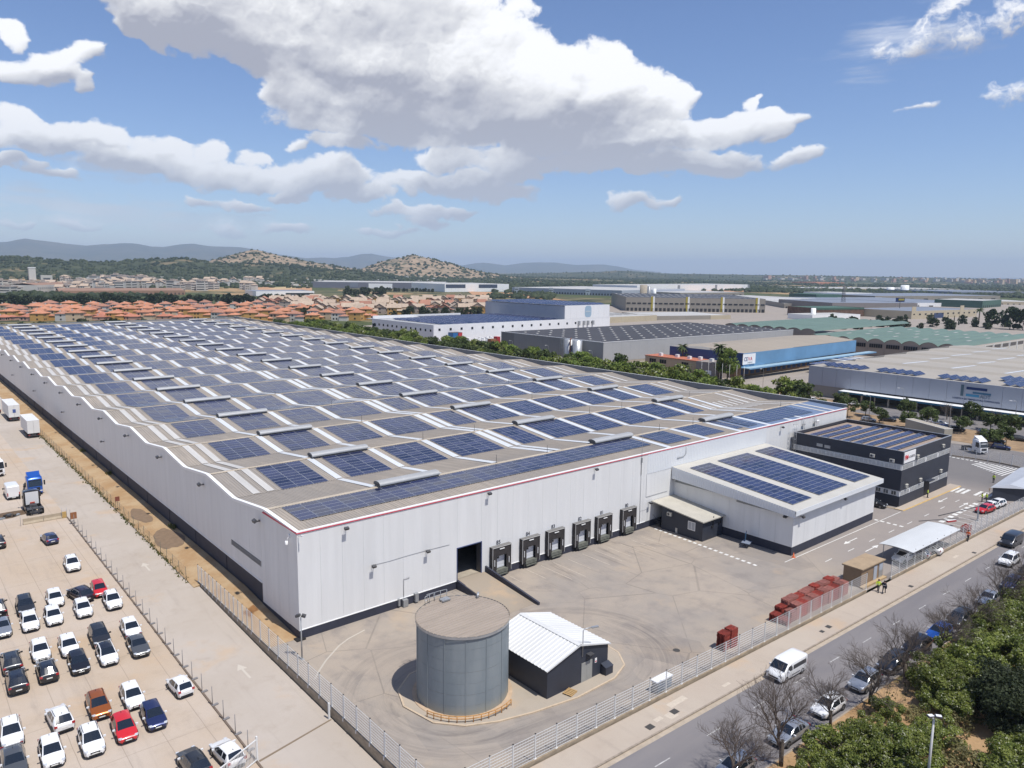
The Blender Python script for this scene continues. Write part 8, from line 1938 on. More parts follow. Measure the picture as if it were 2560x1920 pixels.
for i in range(10): a = 292 + 87 * i / 10; mb = MB(); mb.box(328.0,328.3,a + .02,a + 8.7 - .02,9.4,19.0); mb.build('tower_panel',WCL,WD)
mb = MB(); mb.box(328,373.3,292,379,18.6,18.9,0); mb.build('tower_roof',LW,WD)
mb = MB()
for i in range(9):
    for j in range(14): module_faces(mb,Vector((330 + i * 4.7,295 + j * 5.9,19.0)),(1,0,0),TV,4.4,5.0,TN)
mb.build('solar_field',[CELL,FRAME],WD,kind='stuff')
P = []
for k in range(24):
    a = 2 * math.pi * k / 24; c,s = math.cos(a),math.sin(a); P.append((351 + 3.3 * math.copysign(abs(c) ** .55,c),291.78,14.6 + 4.0 * math.copysign(abs(s) ** .55,s)))
mb = MB(); mb.face(P); mb.box(348.6,353.4,291.70,291.78,14.2,15.0,1); mb.build('emblem',[mat('pale blue emblem',alb(178,206,228),.5),mat('emblem band',alb(214,226,234),.5)],WD)
for x in (341,346,350,355): m1 = MB(); m1.box(x,x + 1.4,290.6,291.9,5.2,8.2); m1.build('air_handler',GALV,WD)
ct = thing('freight_container','blue freight container standing by the white depot wall','container',(231,287,0)); m1 = MB(); m1.box(229,232.6,285,290,0,5.2); m1.build('box_body',mat('container blue',(.02,.12,.30),.6),ct); m1 = MB(); m1.box(229,232.6,285,290,5.2,5.3); m1.build('lid',DKGREY,ct)
ct = thing('freight_container','red freight container beside the blue one by the white depot','container',(235,287,0)); m1 = MB(); m1.box(233,235.8,285,290,0,5.2); m1.build('box_body',mat('container red',(.42,.04,.05),.6),ct); m1 = MB(); m1.box(233,235.8,285,290,5.2,5.3); m1.build('lid',DKGREY,ct)
ct = thing('stacked_crates','brown and red crates stacked at the corner of the grey depot','crate stack',(222,240,0)); m1 = MB(); m1.box(220,224,238,241,0,5.5); m1.build('crate',mat('brown crates',alb(166,116,82),.9),ct); m1 = MB(); m1.box(224.2,226.5,238,241,0,6.6); m1.build('crate',MATS['container red'],ct)
mb = MB(); q = random.Random(3)
for i in range(160): x = q.uniform(226,300); y = q.uniform(268,288); mb.box(x,x + 1.2,y,y + 1.2,0,q.uniform(.8,2.2))
mb.build('wrapped_pallets',TRIM,kind='stuff')
for i,(y,lab) in enumerate(((276,'flat white carport left of the lone palm'),(296,'flat white carport right of the lone palm'))):
    sh = thing('white_shelter',lab,'shelter',(205,y + 20,0)); m1 = MB(); m1.box(200,207,y + 8,y + 18,2.6,2.8); m1.build('roof',TRIM,sh)
    for xx,yy in ((200.3,y + 8.3),(206.7,y + 8.3),(200.3,y + 17.7),(206.7,y + 17.7)): m1 = MB(); m1.tube([(xx,yy,0),(xx,yy,2.6)],.08,5); m1.build('post',GREY,sh)
# green barrel vaults
GV = thing('vaulted_factory','factory under a long row of pale green barrel vaults with banded windows','factory',(420,110,0))
GVR = mat('green vault sheet',alb(112,136,124),.6,var=.08,vs=.05); GVW = mat('factory wall',alb(176,162,150),.85,var=.05,vs=.2)
nv = 22; v0 = (366.0,131.0); L_ = 108
def vault(y0,y1,x0,x1,z0,zr,off=0.0):
    mb = MB(); rows = []
    for k in range(9): t = k / 8; rows.append([(x0,lerp(y0,y1,t),z0 + (zr - z0) * math.sin(math.pi * t) ** .8),(x1,lerp(y0,y1,t),z0 + (zr - z0) * math.sin(math.pi * t) ** .8)])
    mb.grid(rows); mb.build('vault',GVR,GV)
    mb = MB(); mb.face([(x0 + .3,lerp(y0,y1,k / 8),z0 + (zr - z0) * math.sin(math.pi * k / 8) ** .8 - .1) for k in range(9)] + [(x0 + .3,y1,0),(x0 + .3,y0,0)]); mb.build('gable',GVW,GV)
w = 8.6
for k in range(9):
    y1 = 137 - k * w * .0 - k * w; y0 = y1 - w
    vault(y0,y1,365.5 + k * .2,480,7.6,9.4)
    for j in range(6): mb = MB(); mb.box(365.4 + k * .2,365.75 + k * .2,y0 + .9 + j * 1.15,y0 + 1.75 + j * 1.15,4.6,6.6); mb.build('window',GLASSD,GV)
    for j in range(3): mb = MB(); x = 382 + j * 28 + (k % 3) * 5; mb.box(x,x + 6,(y0 + y1) / 2 - .5,(y0 + y1) / 2 + .5,9.42,9.5); mb.build('skylight',SKYD,GV)
for k in range(7):
    y1 = 205 - k * 8.8; vault(y1 - 8.8,y1,388,520,9.2,10.6)
mb = MB(); mb.box(366,480,59.2,59.6,0,7.0); mb.build('end_wall',mat('cream wall',alb(226,220,208),.85),GV)
for i in range(9): mb = MB(); mb.box(367 + i * 12.6,377.5 + i * 12.6,59.05,59.2,4.8,6.5); mb.build('window',GLASSD,GV)
for x in np.linspace(366,480,10): mb = MB(); mb.box(x,x + .6,58.9,59.2,0,7.0); mb.build('pilaster',TRIM,GV)
# ------------------------------------------------------------------ far country: villas, town, depots, city
def at(px,py,dz=0.0):
    """ground point seen at a pixel of the 2560 x 1920 photograph"""
    d = CF * 1881.38 + CR * (px - 1280) + CU * (960 - py); z = 0.0
    for i in range(12):
        p = CAM + d * ((z + dz - CAM.z) / d.z); z = max(-.9,ground_z(p.x,p.y))
    return Vector((p.x,p.y,z))
def upto(p,py):
    """height at which the vertical through p is seen at image row py"""
    lo,hi = 0.0,300.0
    for i in range(40):
        m = (lo + hi) / 2; v = p + Vector((0,0,m)) - CAM; y = 960 - 1881.38 * v.dot(CU) / v.dot(CF)
        if y > py: lo = m
        else: hi = m
    return lo
# villas ---------------------------------------------------------------
TILE = [mat('terracotta tiles ' + n,alb(*c),.85,var=.14,vs=.5,rnd=.12) for n,c in (('orange',(212,146,112)),('brown',(188,134,110)),('red',(204,132,104)))]
SANDT = mat('sand roof tiles',alb(204,182,160),.85,var=.12,vs=.5,rnd=.1)
RENDER = [mat('render ' + n,alb(*c),.85,var=.05,vs=.3,rnd=.06) for n,c in (('cream',(232,206,172)),('ochre',(228,178,104)),('white',(226,222,214)),('pink',(220,178,156)),('grey',(196,182,170)))]
def villa(seed,hip,storeys,wm,rm,name):
    q = random.Random(seed); t = bpy.data.objects.new(name,None); COL.objects.link(t); w,d,h = q.uniform(9,12),q.uniform(8,10),3.0 * storeys
    def blk(x0,x1,y0,y1,z1,rise):
        mb = MB(); mb.box(x0,x1,y0,y1,-.5,z1); mb.build('wall',wm,t,local=True); e = .5; mb = MB(); A = (x0 - e,y0 - e,z1); B = (x1 + e,y0 - e,z1); C = (x1 + e,y1 + e,z1); D = (x0 - e,y1 + e,z1); yc = (y0 + y1) / 2
        k = (y1 - y0) / 2 + e if hip else -.0; E = (x0 - e + k,yc,z1 + rise); F = (x1 + e - k,yc,z1 + rise)
        if hip and E[0] > F[0]: E = F = ((x0 + x1) / 2,yc,z1 + rise)
        mb.face([A,B,F,E]); mb.face([C,D,E,F])
        if hip: mb.face([B,C,F]); mb.face([D,A,E])
        else: mb.face([(x0,y0,z1),(x0,yc,z1 + rise),(x0,y1,z1)]); mb.face([(x1,y0,z1),(x1,y1,z1),(x1,yc,z1 + rise)])
        mb.face([A,D,C,B]); mb.build('roof',rm,t,local=True)
    blk(-w / 2,w / 2,-d / 2,d / 2,h,2.3 if hip else 3.2); blk(w / 2 - 3,w / 2 + 3.2,-d / 2 - 3,1,h - (2.2 if storeys > 1 else 0),1.6)
    mb = MB(); mb.box(-w / 4,-w / 4 + .8,1,1.8,h,h + 2.6); mb.build('chimney',RENDER[2],t,local=True)
    for x in (-w / 2 + 1.2,-w / 2 + 3.6):
        for z in range(storeys): mb = MB(); mb.box(x,x + 1.2,-d / 2 - .05,-d / 2 + .05,.9 + 3 * z,2.2 + 3 * z); mb.build('window',GLASSD,t,local=True)
    for z in range(storeys): mb = MB(); mb.box(-w / 2 - .05,-w / 2 + .05,-1,.2,.9 + 3 * z,2.2 + 3 * z); mb.build('window',GLASSD,t,local=True)
    t.location = (0,0,-600); return t
def grid_of(protos,corners,nu,nv,names,group,sc=(.9,1.15),jit=.3):
    """plots between four photograph pixels (near left, near right, far left, far right)"""
    P = [at(*c) for c in corners]
    for v in range(nv):
        for u in range(nu):
            a = (u + .5 + R_.uniform(-jit,jit) + (v % 2) * .5) / nu; b = (v + .5 + R_.uniform(-jit,jit)) / nv
            p = P[0].lerp(P[1],a).lerp(P[2].lerp(P[3],a),b); i = R_.randrange(len(protos)); p.z = ground_z(p.x,p.y)
            dup(protos[i],p,R_.choice((-.7,-.55,.85,1.0)) + R_.uniform(-.12,.12),R_.uniform(*sc),names[i],group)
def prep(ps,cat):
    for o in ps: o['category'] = cat
    return ps
VO = prep([villa(1,True,2,RENDER[0],TILE[0],'villa'),villa(2,True,2,RENDER[1],TILE[0],'villa'),villa(3,True,1,RENDER[3],TILE[2],'villa'),villa(4,True,2,RENDER[2],TILE[1],'villa')],'villa')
VB_ = prep([villa(5,False,2,RENDER[4],SANDT,'row_house'),villa(6,False,2,RENDER[1],SANDT,'row_house'),villa(7,False,2,RENDER[3],SANDT,'row_house'),villa(8,False,2,RENDER[4],TILE[1],'row_house')],'house')
NO = ['cream villa with orange hipped roof beyond the warehouse','ochre villa with orange hipped roof beyond the warehouse','low pinkish villa with reddish hipped roof beyond the warehouse','white villa with brownish hipped roof beyond the warehouse']
NB_ = ['grey gabled row house with sand coloured roof','ochre gabled row house with sand coloured roof','pinkish gabled row house with sand coloured roof','grey gabled row house with brown roof']
GV1,GV2 = 'orange roofed villas beyond the warehouse','sand roofed row houses behind the villas'
grid_of(VO,[(-10,806),(640,802),(-10,772),(640,768)],15,6,NO,GV1,(.9,1.15)); grid_of(VO,[(630,812),(960,800),(640,776),(860,776)],8,4,NO,GV1)
grid_of(VB_,[(790,792),(1215,786),(640,757),(1215,752)],17,6,NB_,GV2,(.95,1.2)); grid_of(VB_,[(640,768),(800,770),(640,752),(800,754)],7,3,NB_,GV2)
# town
TB = prep([villa(21,False,3,RENDER[2],SANDT,'town_house'),villa(22,True,3,RENDER[2],SANDT,'town_house')],'house')
for i,(w,d,h) in enumerate(((16,12,9),(11,11,12))):
    t = bpy.data.objects.new('flat_block',None); COL.objects.link(t); t['category'] = 'block of flats'; mb = MB(); mb.box(-w / 2,w / 2,-d / 2,d / 2,-1,h); mb.build('wall',RENDER[2],t,local=True); mb = MB(); mb.box(-w / 2 - .2,w / 2 + .2,-d / 2 - .2,d / 2 + .2,h,h + .5); mb.box(-2,2,-2,2,h + .5,h + 2.6); mb.build('roof',RENDER[4],t,local=True)
    for z in range(int(h / 3)): mb = MB(); mb.box(-w / 2 + 1,w / 2 - 1,-d / 2 - .06,-d / 2 + .05,1.2 + 3 * z,2.2 + 3 * z); mb.box(-w / 2 - .06,-w / 2,-d / 2 + 1,d / 2 - 1,1.2 + 3 * z,2.2 + 3 * z); mb.build('window',GLASSD,t,local=True)
    t.location = (0,0,-600); TB.append(t)
NT_ = ['white town house with sand coloured gabled roof far behind the villas','white town house with pale hipped roof far behind the villas','white flat roofed block in the distant town','tall white flat roofed block in the distant town']
GT = 'white houses of the distant town'
grid_of(TB + TB[2:],[(-10,738),(260,734),(-10,718),(250,716)],13,4,NT_ + NT_[2:],GT,(1.0,1.4)); grid_of(TB,[(190,726),(420,722),(250,704),(360,702)],10,5,NT_,GT,(1.1,1.6)); grid_of(TB,[(420,730),(540,728),(430,718),(530,716)],6,2,NT_,GT,(1.1,1.5))
grid_of(TB[:2],[(150,696),(700,694),(170,686),(640,684)],16,2,NT_[:2],GT,(1.0,1.5),.45)
for o in VO + VB_ + TB:
    for c in list(o.children): bpy.data.objects.remove(c)
    bpy.data.objects.remove(o)
# tower and arch
tw = at(81,698); h = upto(tw,670); t = thing('white_tower','slim white tower standing above dark trees on the left','tower',tw); mb = MB(); mb.box(tw.x - 7,tw.x + 7,tw.y - 6,tw.y + 6,tw.z,tw.z + h); mb.build('shaft',RENDER[2],t); mb = MB(); mb.box(tw.x - 7.6,tw.x + 7.6,tw.y - 6.6,tw.y + 6.6,tw.z + h,tw.z + h + 2); mb.build('cap',TRIM,t)
ar = at(117,712); h = upto(ar,688); t = thing('white_arch_block','tall white building with an arched front beside the slim tower','building',ar)
mb = MB(); mb.box(ar.x - 10,ar.x - 6,ar.y - 5,ar.y + 5,ar.z,ar.z + h); mb.box(ar.x + 6,ar.x + 10,ar.y - 5,ar.y + 5,ar.z,ar.z + h); mb.box(ar.x - 6,ar.x + 6,ar.y - 5,ar.y + 5,ar.z + h * .72,ar.z + h); mb.build('wall',RENDER[2],t); mb = MB(); mb.box(ar.x - 6,ar.x + 6,ar.y - 3,ar.y + 5,ar.z,ar.z + h * .72); mb.build('arch_recess',GREY,t)
# depots by the pixels of their front edge
def depot(name,label,a,b,top,depth,wm,rm,parts=(),zoff=0,cat='depot',rise=0):
    A,B = at(*a),at(*b); h = upto(A,top); u = (B - A); u.z = 0; W = u.length; u.normalize(); v = Vector((-u.y,u.x,0)); v = v if v.dot(A - CAM) > 0 else -v
    t = thing(name,label,cat,A); np_ = max(3,int(W / 14))
    def Q(s,d,z): return A + u * s + v * d + Vector((0,0,z))
    for i in range(np_):
        s0,s1 = W * i / np_ + .05,W * (i + 1) / np_ - .05; mb = MB(); mb.face([Q(s0,0,-1),Q(s1,0,-1),Q(s1,0,h),Q(s0,0,h)]); mb.face([Q(s0,0,h),Q(s1,0,h),Q(s1,.4,h),Q(s0,.4,h)]); mb.build('wall_panel',wm,t)
    mb = MB(); mb.face([Q(0,0,-1),Q(0,depth,-1),Q(0,depth,h),Q(0,0,h)]); mb.face([Q(W,0,-1),Q(W,depth,-1),Q(W,depth,h),Q(W,0,h)]); mb.face([Q(0,depth,-1),Q(W,depth,-1),Q(W,depth,h),Q(0,depth,h)]); mb.build('side_wall',wm,t)
    mb = MB(); hr = h + rise; mb.face([Q(0,.4,h - .2),Q(W,.4,h - .2),Q(W,depth / 2,hr - .2),Q(0,depth / 2,hr - .2)]); mb.face([Q(0,depth / 2,hr - .2),Q(W,depth / 2,hr - .2),Q(W,depth,h - .2),Q(0,depth,h - .2)]); mb.build('roof',rm,t)
    for kind,m,n,f0,f1,z0,z1 in parts:
        for i in range(n):
            s0 = W * (i + f0) / n; s1 = W * (i + f1) / n; mb = MB()
            if kind == 'sky': mb.face([Q(s0,depth * z0,hr + .1),Q(s1,depth * z0,hr + .1),Q(s1,depth * z1,hr + .1),Q(s0,depth * z1,hr + .1)]); mb.build('skylight',m,t)
            else:
                P = [Q(s0,-.25,h * z0),Q(s1,-.25,h * z0),Q(s1,-.25,h * z1),Q(s0,-.25,h * z1)]; R2_ = [p + v * .25 for p in P]; mb.face(P)
                for k in range(4): mb.face([P[k],P[(k + 1) % 4],R2_[(k + 1) % 4],R2_[k]])
                mb.build(kind,m,t)
    return t
TANC = mat('tan cladding',alb(172,164,152),.7,var=.05,vs=.05); DKR = mat('dark ribbed roof',alb(70,74,84),.7,var=.1,vs=.03); LGR = mat('light roof',alb(206,204,200),.7,var=.06,vs=.02); BLG = mat('blue grey roof',alb(140,148,162),.7,var=.08,vs=.02); GRR = mat('green sheet',alb(78,112,96),.7,var=.08,vs=.05); YEL = mat('yellow panel',alb(196,178,70),.6); TERR = mat('brown roof',alb(168,132,110),.85,var=.1,vs=.05); CRM = mat('cream cladding',alb(214,200,172),.8,var=.05,vs=.1)
DD,WP = DARKIN,TRIM
depot('tan_depot','long tan depot with dark loading doors, yellow stair towers and dark striped roof',(1564,779),(1912,784),743,170,TANC,DKR,[('loading_door',DD,34,.2,.8,.02,.28),('window',GLASSD,26,.15,.85,.55,.64),('stair_tower',TRIM,4,.78,.83,0,1.08),('stair_tower',YEL,4,.72,.78,0,1.08),('sky',LGR,24,.3,.5,.1,.3),('sky',LGR,20,.4,.6,.45,.62),('sky',LGR,18,.3,.5,.75,.9)])
depot('white_depot','very long white depot with a row of dark doors before orange earth',(1280,731),(1554,741),718,260,WCL,LGR,[('loading_door',DD,40,.25,.7,.05,.35),('office_block',TRIM,3,.08,.2,0,1.1),('window',GLASSD,3,.09,.19,.55,.7)])
depot('white_depot','thin white depot stretching to the right in the middle distance',(1592,731),(1873,725),714,120,WP,LGR,[('gap',GREY,3,.94,1.0,.0,1)])
depot('dark_glass_depot','white depot with dark upper glazing left of the very long one',(1112,730),(1272,729),710,140,WP,LGR,[('ribbon_window',mat('navy glass',(.05,.065,.10),.3),2,.03,.62,.5,.95)])
depot('grey_depot_row','row of grey depots with white roofs below the rocky hills',(782,719),(1112,724),704,200,mat('slate cladding',alb(132,134,146),.7),LGR,[('white_front',TRIM,1,.42,.60,0,.8),('blue_front',BLG,1,.28,.34,.2,.9)])
depot('low_white_hall','low white hall with glass front among dark trees',(640,740),(786,739),728,70,WP,BLG,[('ribbon_window',GLASSD,1,.5,.98,.2,.6)])
depot('brown_roof_shed','long brown roofed shed before the distant town',(147,739),(463,737),727,80,mat('brick wall',alb(178,140,116),.9),TERR,[('opening',DD,30,.3,.6,.1,.5)],rise=3)
depot('terrace_row','long white terrace with brown roofs and dark balconies',(95,736),(182,730),713,40,RENDER[2],TERR,[('balcony',GREY,18,.2,.75,.15,.35),('balcony',GREY,18,.2,.75,.55,.75)],rise=3)
depot('pale_hall','flat pale hall between the dark roofed depot and the tan depot',(1522,810),(1642,804),793,90,CRM,LGR,[('sky',DKR,6,.3,.5,.2,.5)])
depot('pale_hall','flat cream hall with a red tank before the tan depot',(1640,803),(1826,800),790,60,TANC,LGR,[('white_front',CRM,1,.72,1,0,1)])
depot('green_canopy_yard','dark green canopy over stacked brown pallets',(2040,795),(2158,793),770,40,mat('pallet stock',alb(120,92,76),.9,var=.4,vs=.4),GRR,[('canopy_edge',GRR,1,0,1,.82,1.02),('white_wall',TRIM,1,0,.9,0,.28)])
mh = depot('mascaro_hall','long grey hall carrying a big white banner sign',(2079,781),(2292,781),757,110,mat('grey hall wall',alb(150,144,142),.8),BLG,[('blue_strip',mat('blue strip',(.05,.10,.30),.6),1,.25,.5,.28,.42)])
mh.name = 'banner_hall'
depot('cream_workshop','cream workshop with small square windows and a dark gate',(2277,800),(2441,793),778,60,CRM,BLG,[('window',GLASSD,12,.3,.6,.55,.7),('gate',mat('navy gate',(.03,.05,.12),.5),1,.33,.47,.05,.7),('chimney_block',CRM,1,.0,.06,0,1.5),('chimney_block',CRM,1,.72,.78,0,1.5)])
for lab,a,b,top,d,wm,rm in (('broad blue grey roofed hall behind the banner hall',(2170,768),(2480,768),757,220,WP,BLG),('long tan hall with faded lettering in the right distance',(2187,752),(2500,750),740,160,TANC,BLG),('green and white hall at the right edge',(2455,772),(2502,768),752,60,GRR,LGR),('grey hall right of the tan depot under the pylon',(1960,772),(2080,774),758,120,TANC,LGR),('white roofed hall left of the pylon',(1880,757),(2040,756),747,150,WP,LGR),('dark green open shed beside the pylon',(2040,752),(2104,752),736,70,GRR,GRR),('white hall with sloping roof beyond the pylon',(2110,745),(2180,744),733,90,WP,LGR),('long pale hall near the horizon on the right',(2050,726),(2400,727),721,200,CRM,LGR),('blue roofed hall near the horizon at the right edge',(2380,737),(2560,737),729,200,BLG,BLG),('orange roofed works near the horizon',(2040,712),(2110,712),706,120,TILE[0],TILE[0]),('tan roofed hall between tan depot and white depot',(1700,741),(1860,739),732,180,TANC,LGR),('far pale hall in front of orange earth',(1560,762),(1700,764),754,60,TANC,LGR),('pale hall at the far right edge behind trees',(2470,762),(2600,764),753,110,CRM,LGR),('white hall behind the green vaults',(2030,803),(2150,800),788,30,WP,LGR)): depot('distant_hall',lab,a,b,top,d,wm,rm,[('opening',DD,9,.3,.6,.05,.4)])
A = at(2234,779); B = at(2289,777); h0,h1 = upto(A,778),upto(A,760); u = (B - A).normalized(); nn = Vector((u.y,-u.x,0)); nn = nn if nn.dot(CAM - A) > 0 else -nn; sgn = bpy.data.objects.new('banner',None); COL.objects.link(sgn); sgn.parent = mh; W_ = (B - A).length; O = A + nn * 2
mb = MB(); mb.face([O + Vector((0,0,h0)),O + u * W_ + Vector((0,0,h0)),O + u * W_ + Vector((0,0,h1)),O + Vector((0,0,h1))]); mb.build('banner_board',MATS['white sign board'],sgn)
rz = math.atan2(u.y,u.x); text_mesh('banner_lettering','MASCARO MORERA',W_ / 9.6,MATS['sign grey'],sgn,O + nn * .3 + u * W_ * .58 + Vector((0,0,lerp(h0,h1,.48))),(math.pi / 2,0,rz),.02,bold=.05)
mb = MB(); c0 = O + nn * .3 + u * W_ * .09 + Vector((0,0,(h0 + h1) / 2)); r = W_ * .06
for k in range(16): a,b = 6.283 * k / 16,6.283 * (k + 1) / 16; mb.face([c0 + (u * math.cos(a) + Vector((0,0,math.sin(a)))) * r,c0 + (u * math.cos(b) + Vector((0,0,math.sin(b)))) * r,c0 + (u * math.cos(b) + Vector((0,0,math.sin(b)))) * r * .78,c0 + (u * math.cos(a) + Vector((0,0,math.sin(a)))) * r * .78])
mb.build('banner_emblem',MATS['sign grey'],sgn)
def stack(name,label,px,py,top,rr,m,cat,n=16):
    p = at(px,py); h = upto(p,top); t = thing(name,label,cat,p); mb = MB(); mb.cyl(p.x,p.y,p.z,p.z + h,rr,n); mb.build('shaft',m,t); mb = MB(); mb.cyl(p.x,p.y,p.z + h,p.z + h + rr * .12,rr,n,r1=rr * .8); mb.build('cap',m,t); return t
stack('storage_tank','upright white storage tank behind the green vaults',2032,800,771,2.3,TRIM,'tank'); stack('silo','concrete silo tower of the plant left of the tan depot',1608,748,713,6,CONC,'silo'); stack('silo','grey silo beside the concrete tower',1622,745,716,3,GREY,'silo'); stack('silo','white silo block with blue foot, left one near the horizon',2226,731,719,9,TRIM,'silo'); stack('silo','white silo block with blue foot, right taller one near the horizon',2261,732,714,10,TRIM,'silo'); stack('silo','small white silo between the plant and the long depot',1636,741,722,3,TRIM,'silo')
p = at(2106,778); h = upto(p,712); t = thing('lattice_mast','dark lattice mast rising over the right hand halls','mast',p)
for sx,sy in ((-1,-1),(1,-1),(1,1),(-1,1)): mb = MB(); mb.tube([(p.x + sx * 2.2,p.y + sy * 2.2,p.z),(p.x + sx * .7,p.y + sy * .7,p.z + h)],.28,4); mb.build('leg',DKGREY,t)
mb = MB()
for k in range(14): z = p.z + h * k / 14; w = 2.2 - 1.5 * k / 14; mb.tube([(p.x - w,p.y - w,z),(p.x + w,p.y - w,z + h / 14)],.14,3); mb.tube([(p.x - w,p.y + w,z),(p.x - w,p.y - w,z + h / 14)],.14,3)
mb.build('bracing',DKGREY,t)
p = at(2247,790); h = upto(p,746); t = thing('pole_sign','blue sign with yellow field on a tall thin pole','sign',p); mb = MB(); mb.tube([p,p + Vector((0,0,h))],.35,6); mb.build('pole',DKGREY,t); mb = MB(); R0 = CR; mb.obox(p + Vector((0,0,h - 1.5)),R0 * 4.6,Vector((0,.3,0)),(0,0,2.2),0); mb.obox(p + R0 * .8 + Vector((-.2,-.5,h - 1.2)),R0 * 3.0,Vector((0,.2,0)),(0,0,1.0),1); mb.build('plate',[MATS['emblem navy'],YEL],t)
# fields and earth seen between the buildings
EARTH = mat('orange earth',alb(206,158,116),.95,var=.15,vs=.02); OCHF = mat('ochre field',alb(214,186,138),.95,var=.12,vs=.02); GRF = mat('green field',alb(104,118,66),.95,var=.2,vs=.03)
for nm,m,c in (('earth_field',EARTH,[(1180,737),(1420,752),(1290,733),(1170,729)]),('ochre_field',OCHF,[(390,706),(640,712),(640,706),(390,701)]),('ochre_field',OCHF,[(0,684),(205,688),(205,684),(0,679)]),('earth_field',EARTH,[(640,726),(780,728),(780,720),(640,718)]),('ochre_field',OCHF,[(640,695),(740,695),(740,691),(640,690)]),('green_field',GRF,[(940,687),(1200,694),(1230,687),(945,678)]),('earth_field',EARTH,[(1720,733),(1880,729),(1880,725),(1720,728)]),('green_field',GRF,[(1874,726),(2040,727),(2040,716),(1874,716)]),('country_road',EST,[(256,704),(280,703),(310,675),(300,675)])):
    mb = MB(); mb.face([at(*p) + Vector((0,0,.5)) for p in c]); mb.build(nm,m,kind='structure')
# trees: rows that can be told apart
def row(a,b,n,s,lab,grp,K=None,jit=3):
    A,B = at(*a),at(*b)
    for i in range(n):
        p = A.lerp(B,(i + R_.uniform(.1,.9)) / n); plant((K or K_FAR)[R_.randrange(len(K or K_FAR))],p.x + R_.uniform(-jit,jit),p.y + R_.uniform(-jit,jit),p.z - .3,s * R_.uniform(.8,1.2),lab,'tree',grp)
row((-10,763),(640,762),52,1.25,'dark bushy tree in the belt between villas and town','dark tree belt between villas and town'); row((640,758),(800,752),12,1.2,'dark bushy tree in the belt between villas and town','dark tree belt between villas and town')
for k in range(46): x = lerp(16,128,(k + .5) / 46); plant(K_FAR[k % 3],x,388 + (k % 3) * 7 + R_.uniform(-2,2),-.8,R_.uniform(1.15,1.4) * (1.0 if x < 92 else .55),'tall dark tree in the dense row right behind the warehouse','tree','dense tree row right behind the warehouse')
row((860,742),(960,738),9,1.6,'tall dark tree in the clump before the grey depots','dark trees before the grey depots'); row((960,728),(1090,731),18,.8,'small round street tree in front of the grey depots','round trees in front of the grey depots'); row((980,792),(1215,790),16,.9,'dark green tree at the foot of the row houses','trees at the foot of the row houses'); row((640,790),(900,784),16,.75,'garden tree among the orange roofed villas','garden trees among the villas'); row((280,785),(420,788),12,.7,'garden tree among the orange roofed villas','garden trees among the villas')
row((130,712),(182,714),9,1.2,'slim dark cypress beside the arched white building','cypresses beside the arched building',[K_CYP])
row((700,836),(860,846),10,.8,'round garden tree beyond the far end of the parapet','round trees beyond the far end of the parapet',K_HEDGE)
GR_ = 'dark trees behind the green vaults'
for k in range(40): p = at(lerp(2080,2580,R_.random()),R_.choice((806,812,820,826))); plant(K_FAR[k % 3],p.x,p.y,-.8,R_.uniform(.6,.95),'dark bushy tree in the wood behind the green vaults','tree',GR_)
for px,py,s,lab in ((2478,822,1.5,'large dark pine at the right edge, left one'),(2524,826,1.75,'large dark pine at the right edge, tallest one'),(2556,828,1.6,'large dark pine cut by the right edge')): p = at(px,py); plant(K_FAR[1],p.x,p.y,-.8,s,lab,'tree',None,None,1.2)
for px,lab in ((2332,'slim cypress before the cream workshop, leftmost'),(2368,'slim cypress before the cream workshop, second'),(2384,'slim cypress before the cream workshop, third'),(2396,'slim cypress before the cream workshop, tallest')): p = at(px,815); plant(K_CYP,p.x,p.y,-.8,.75,lab,'cypress')
p = at(2446,812); plant(PALM(14,4,9),p.x,p.y,-.8,1,'tall palm before the dark pines on the right','palm',None,None,1)
# scattered woods and far city: masses nobody could count
def blobs(name,n,fn,m,size):
    q = np.random.RandomState(7); P = np.array([fn(q) for _ in range(n)],np.float32); ico = np.array([(0,0,1),(.9,0,.35),(.28,.85,.35),(-.72,.53,.35),(-.72,-.53,.35),(.28,-.85,.35),(.8,.3,-.6),(0,.9,-.6),(-.85,0,-.6),(0,-.9,-.6)],np.float32)
    F = [(0,1,2),(0,2,3),(0,3,4),(0,4,5),(0,5,1),(1,6,2),(2,6,7),(2,7,3),(3,7,8),(3,8,4),(4,8,9),(4,9,5),(5,9,6),(5,6,1)]
    S = (size * q.uniform(.5,1.3,n)).astype(np.float32) * P[:,3]; V = P[:,None,:3] + (ico[None] + q.normal(size=(n,10,3)).astype(np.float32) * .16) * S[:,None,None] * np.array([1.15,1.15,.8],np.float32)
    T = (np.array(F,np.int32)[None] + (np.arange(n,dtype=np.int32) * 10)[:,None,None]).reshape(-1); nf = len(T) // 3; me = bpy.data.meshes.new(name); me.vertices.add(n * 10); me.vertices.foreach_set('co',V.ravel()); me.loops.add(len(T)); me.loops.foreach_set('vertex_index',T); me.polygons.add(nf); me.polygons.foreach_set('loop_start',np.arange(0,nf * 3,3,dtype=np.int32)); me.polygons.foreach_set('loop_total',np.full(nf,3,np.int32)); me.update(); me.materials.append(m); o = bpy.data.objects.new(name,me); COL.objects.link(o); o['kind'] = 'stuff'
_q = np.random.RandomState(4); _a = _q.uniform(-42,42,60000); _d = np.exp(_q.uniform(math.log(1150),math.log(7000),60000)); _x = CAM.x + _d * np.sin(np.radians(YAW + _a)); _y = CAM.y + _d * np.cos(np.radians(YAW + _a))
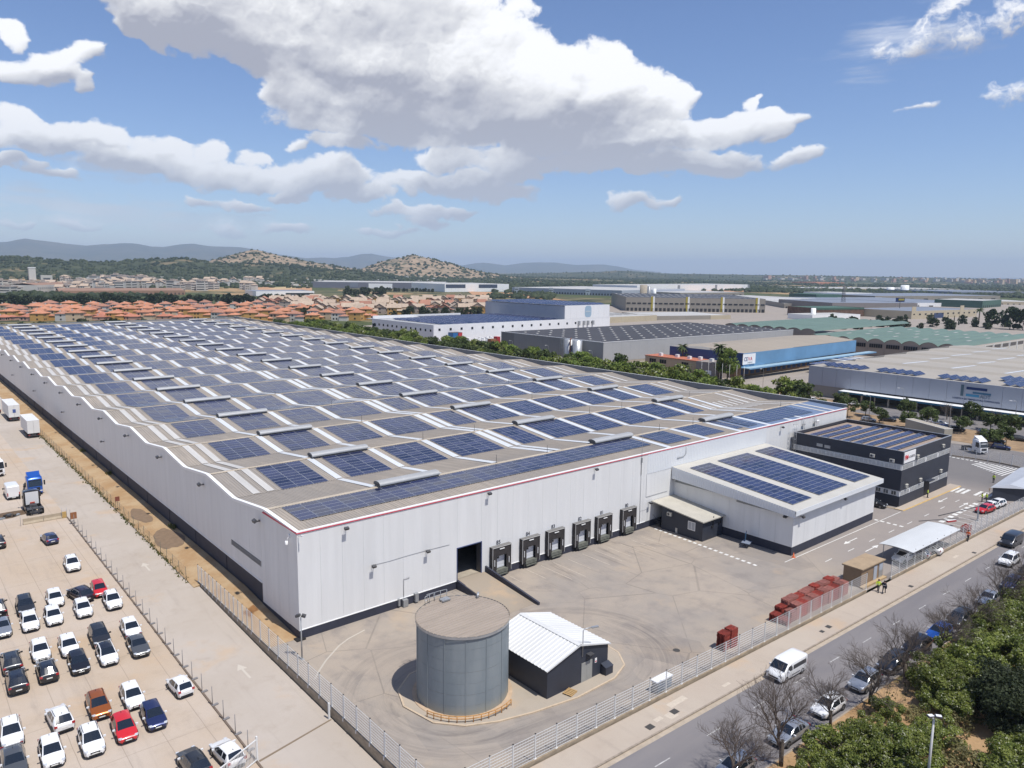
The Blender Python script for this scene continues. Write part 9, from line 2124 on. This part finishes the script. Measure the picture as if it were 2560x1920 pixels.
_ok = (_fbm((_x * .0016).astype(np.float32),(_y * .0016).astype(np.float32),77,4) > _q.uniform(-.35,.25,60000)) & ~((_a > 3) & (_d < 1900))
SC = iter(list(zip(_x[_ok],_y[_ok],_d[_ok])))
def scat(q):
    x,y,d = next(SC); return (x,y,ground_z(x,y) + 1.5,1.0 + d / 9000)
WOODL = leafmat('distant foliage',(.020,.034,.014),(.065,.082,.034),None,.01)
blobs('distant_woodland',15000,scat,WOODL,5.2)
def onhill(q):
    o,(az_,V,X,Y,Z) = HILLS[(0,1,2,2,2,3)[q.randint(0,6)]]; i = q.randint(0,X.shape[1]); j = q.randint(1,X.shape[0] // 2 + 1); return (X[j,i],Y[j,i],Z[j,i] + 1,1.0)
blobs('hill_scrub',3600,onhill,WOODL,6.5)
mb = MB(); q = random.Random(2)
for i in range(1500):
    a = q.uniform(14,42); d = q.uniform(5200,8600) if a > 18 else q.uniform(6500,8600); x,y = HC(a,d); w,dd,h = q.uniform(14,46),q.uniform(12,30),q.choice((8,10,14,18,24,30)) * q.uniform(.7,1.2); mb.box(x - w / 2,x + w / 2,y - dd / 2,y + dd / 2,-2,h,q.choice((0,0,1,2)),'b')
for i in range(160): a = q.uniform(-30,-6); d = q.uniform(1700,3000); x,y = HC(a,d); z = ground_z(x,y); mb.box(x - 6,x + 6,y - 5,y + 5,z - 1,z + q.uniform(4,7),0,'b')
mb.build('distant_city',[RENDER[2],RENDER[0],RENDER[3]],kind='stuff')
# ------------------------------------------------------------------ haze
hz_ = MB(); hz_.box(-26000,26000,-26000,26000,-4.0,560.0)
HZM = bpy.data.materials.new('haze'); HZM.use_nodes = True; _n = HZM.node_tree; _n.nodes.remove(_n.nodes['Principled BSDF'])
_v = _n.nodes.new('ShaderNodeVolumePrincipled'); _v.inputs['Color'].default_value = (.62,.78,1.0,1); _v.inputs['Density'].default_value = HAZE; _v.inputs['Anisotropy'].default_value = .0
_n.links.new(_v.outputs[0],_n.nodes['Material Output'].inputs['Volume'])
hz_.build('haze',HZM,kind='stuff')
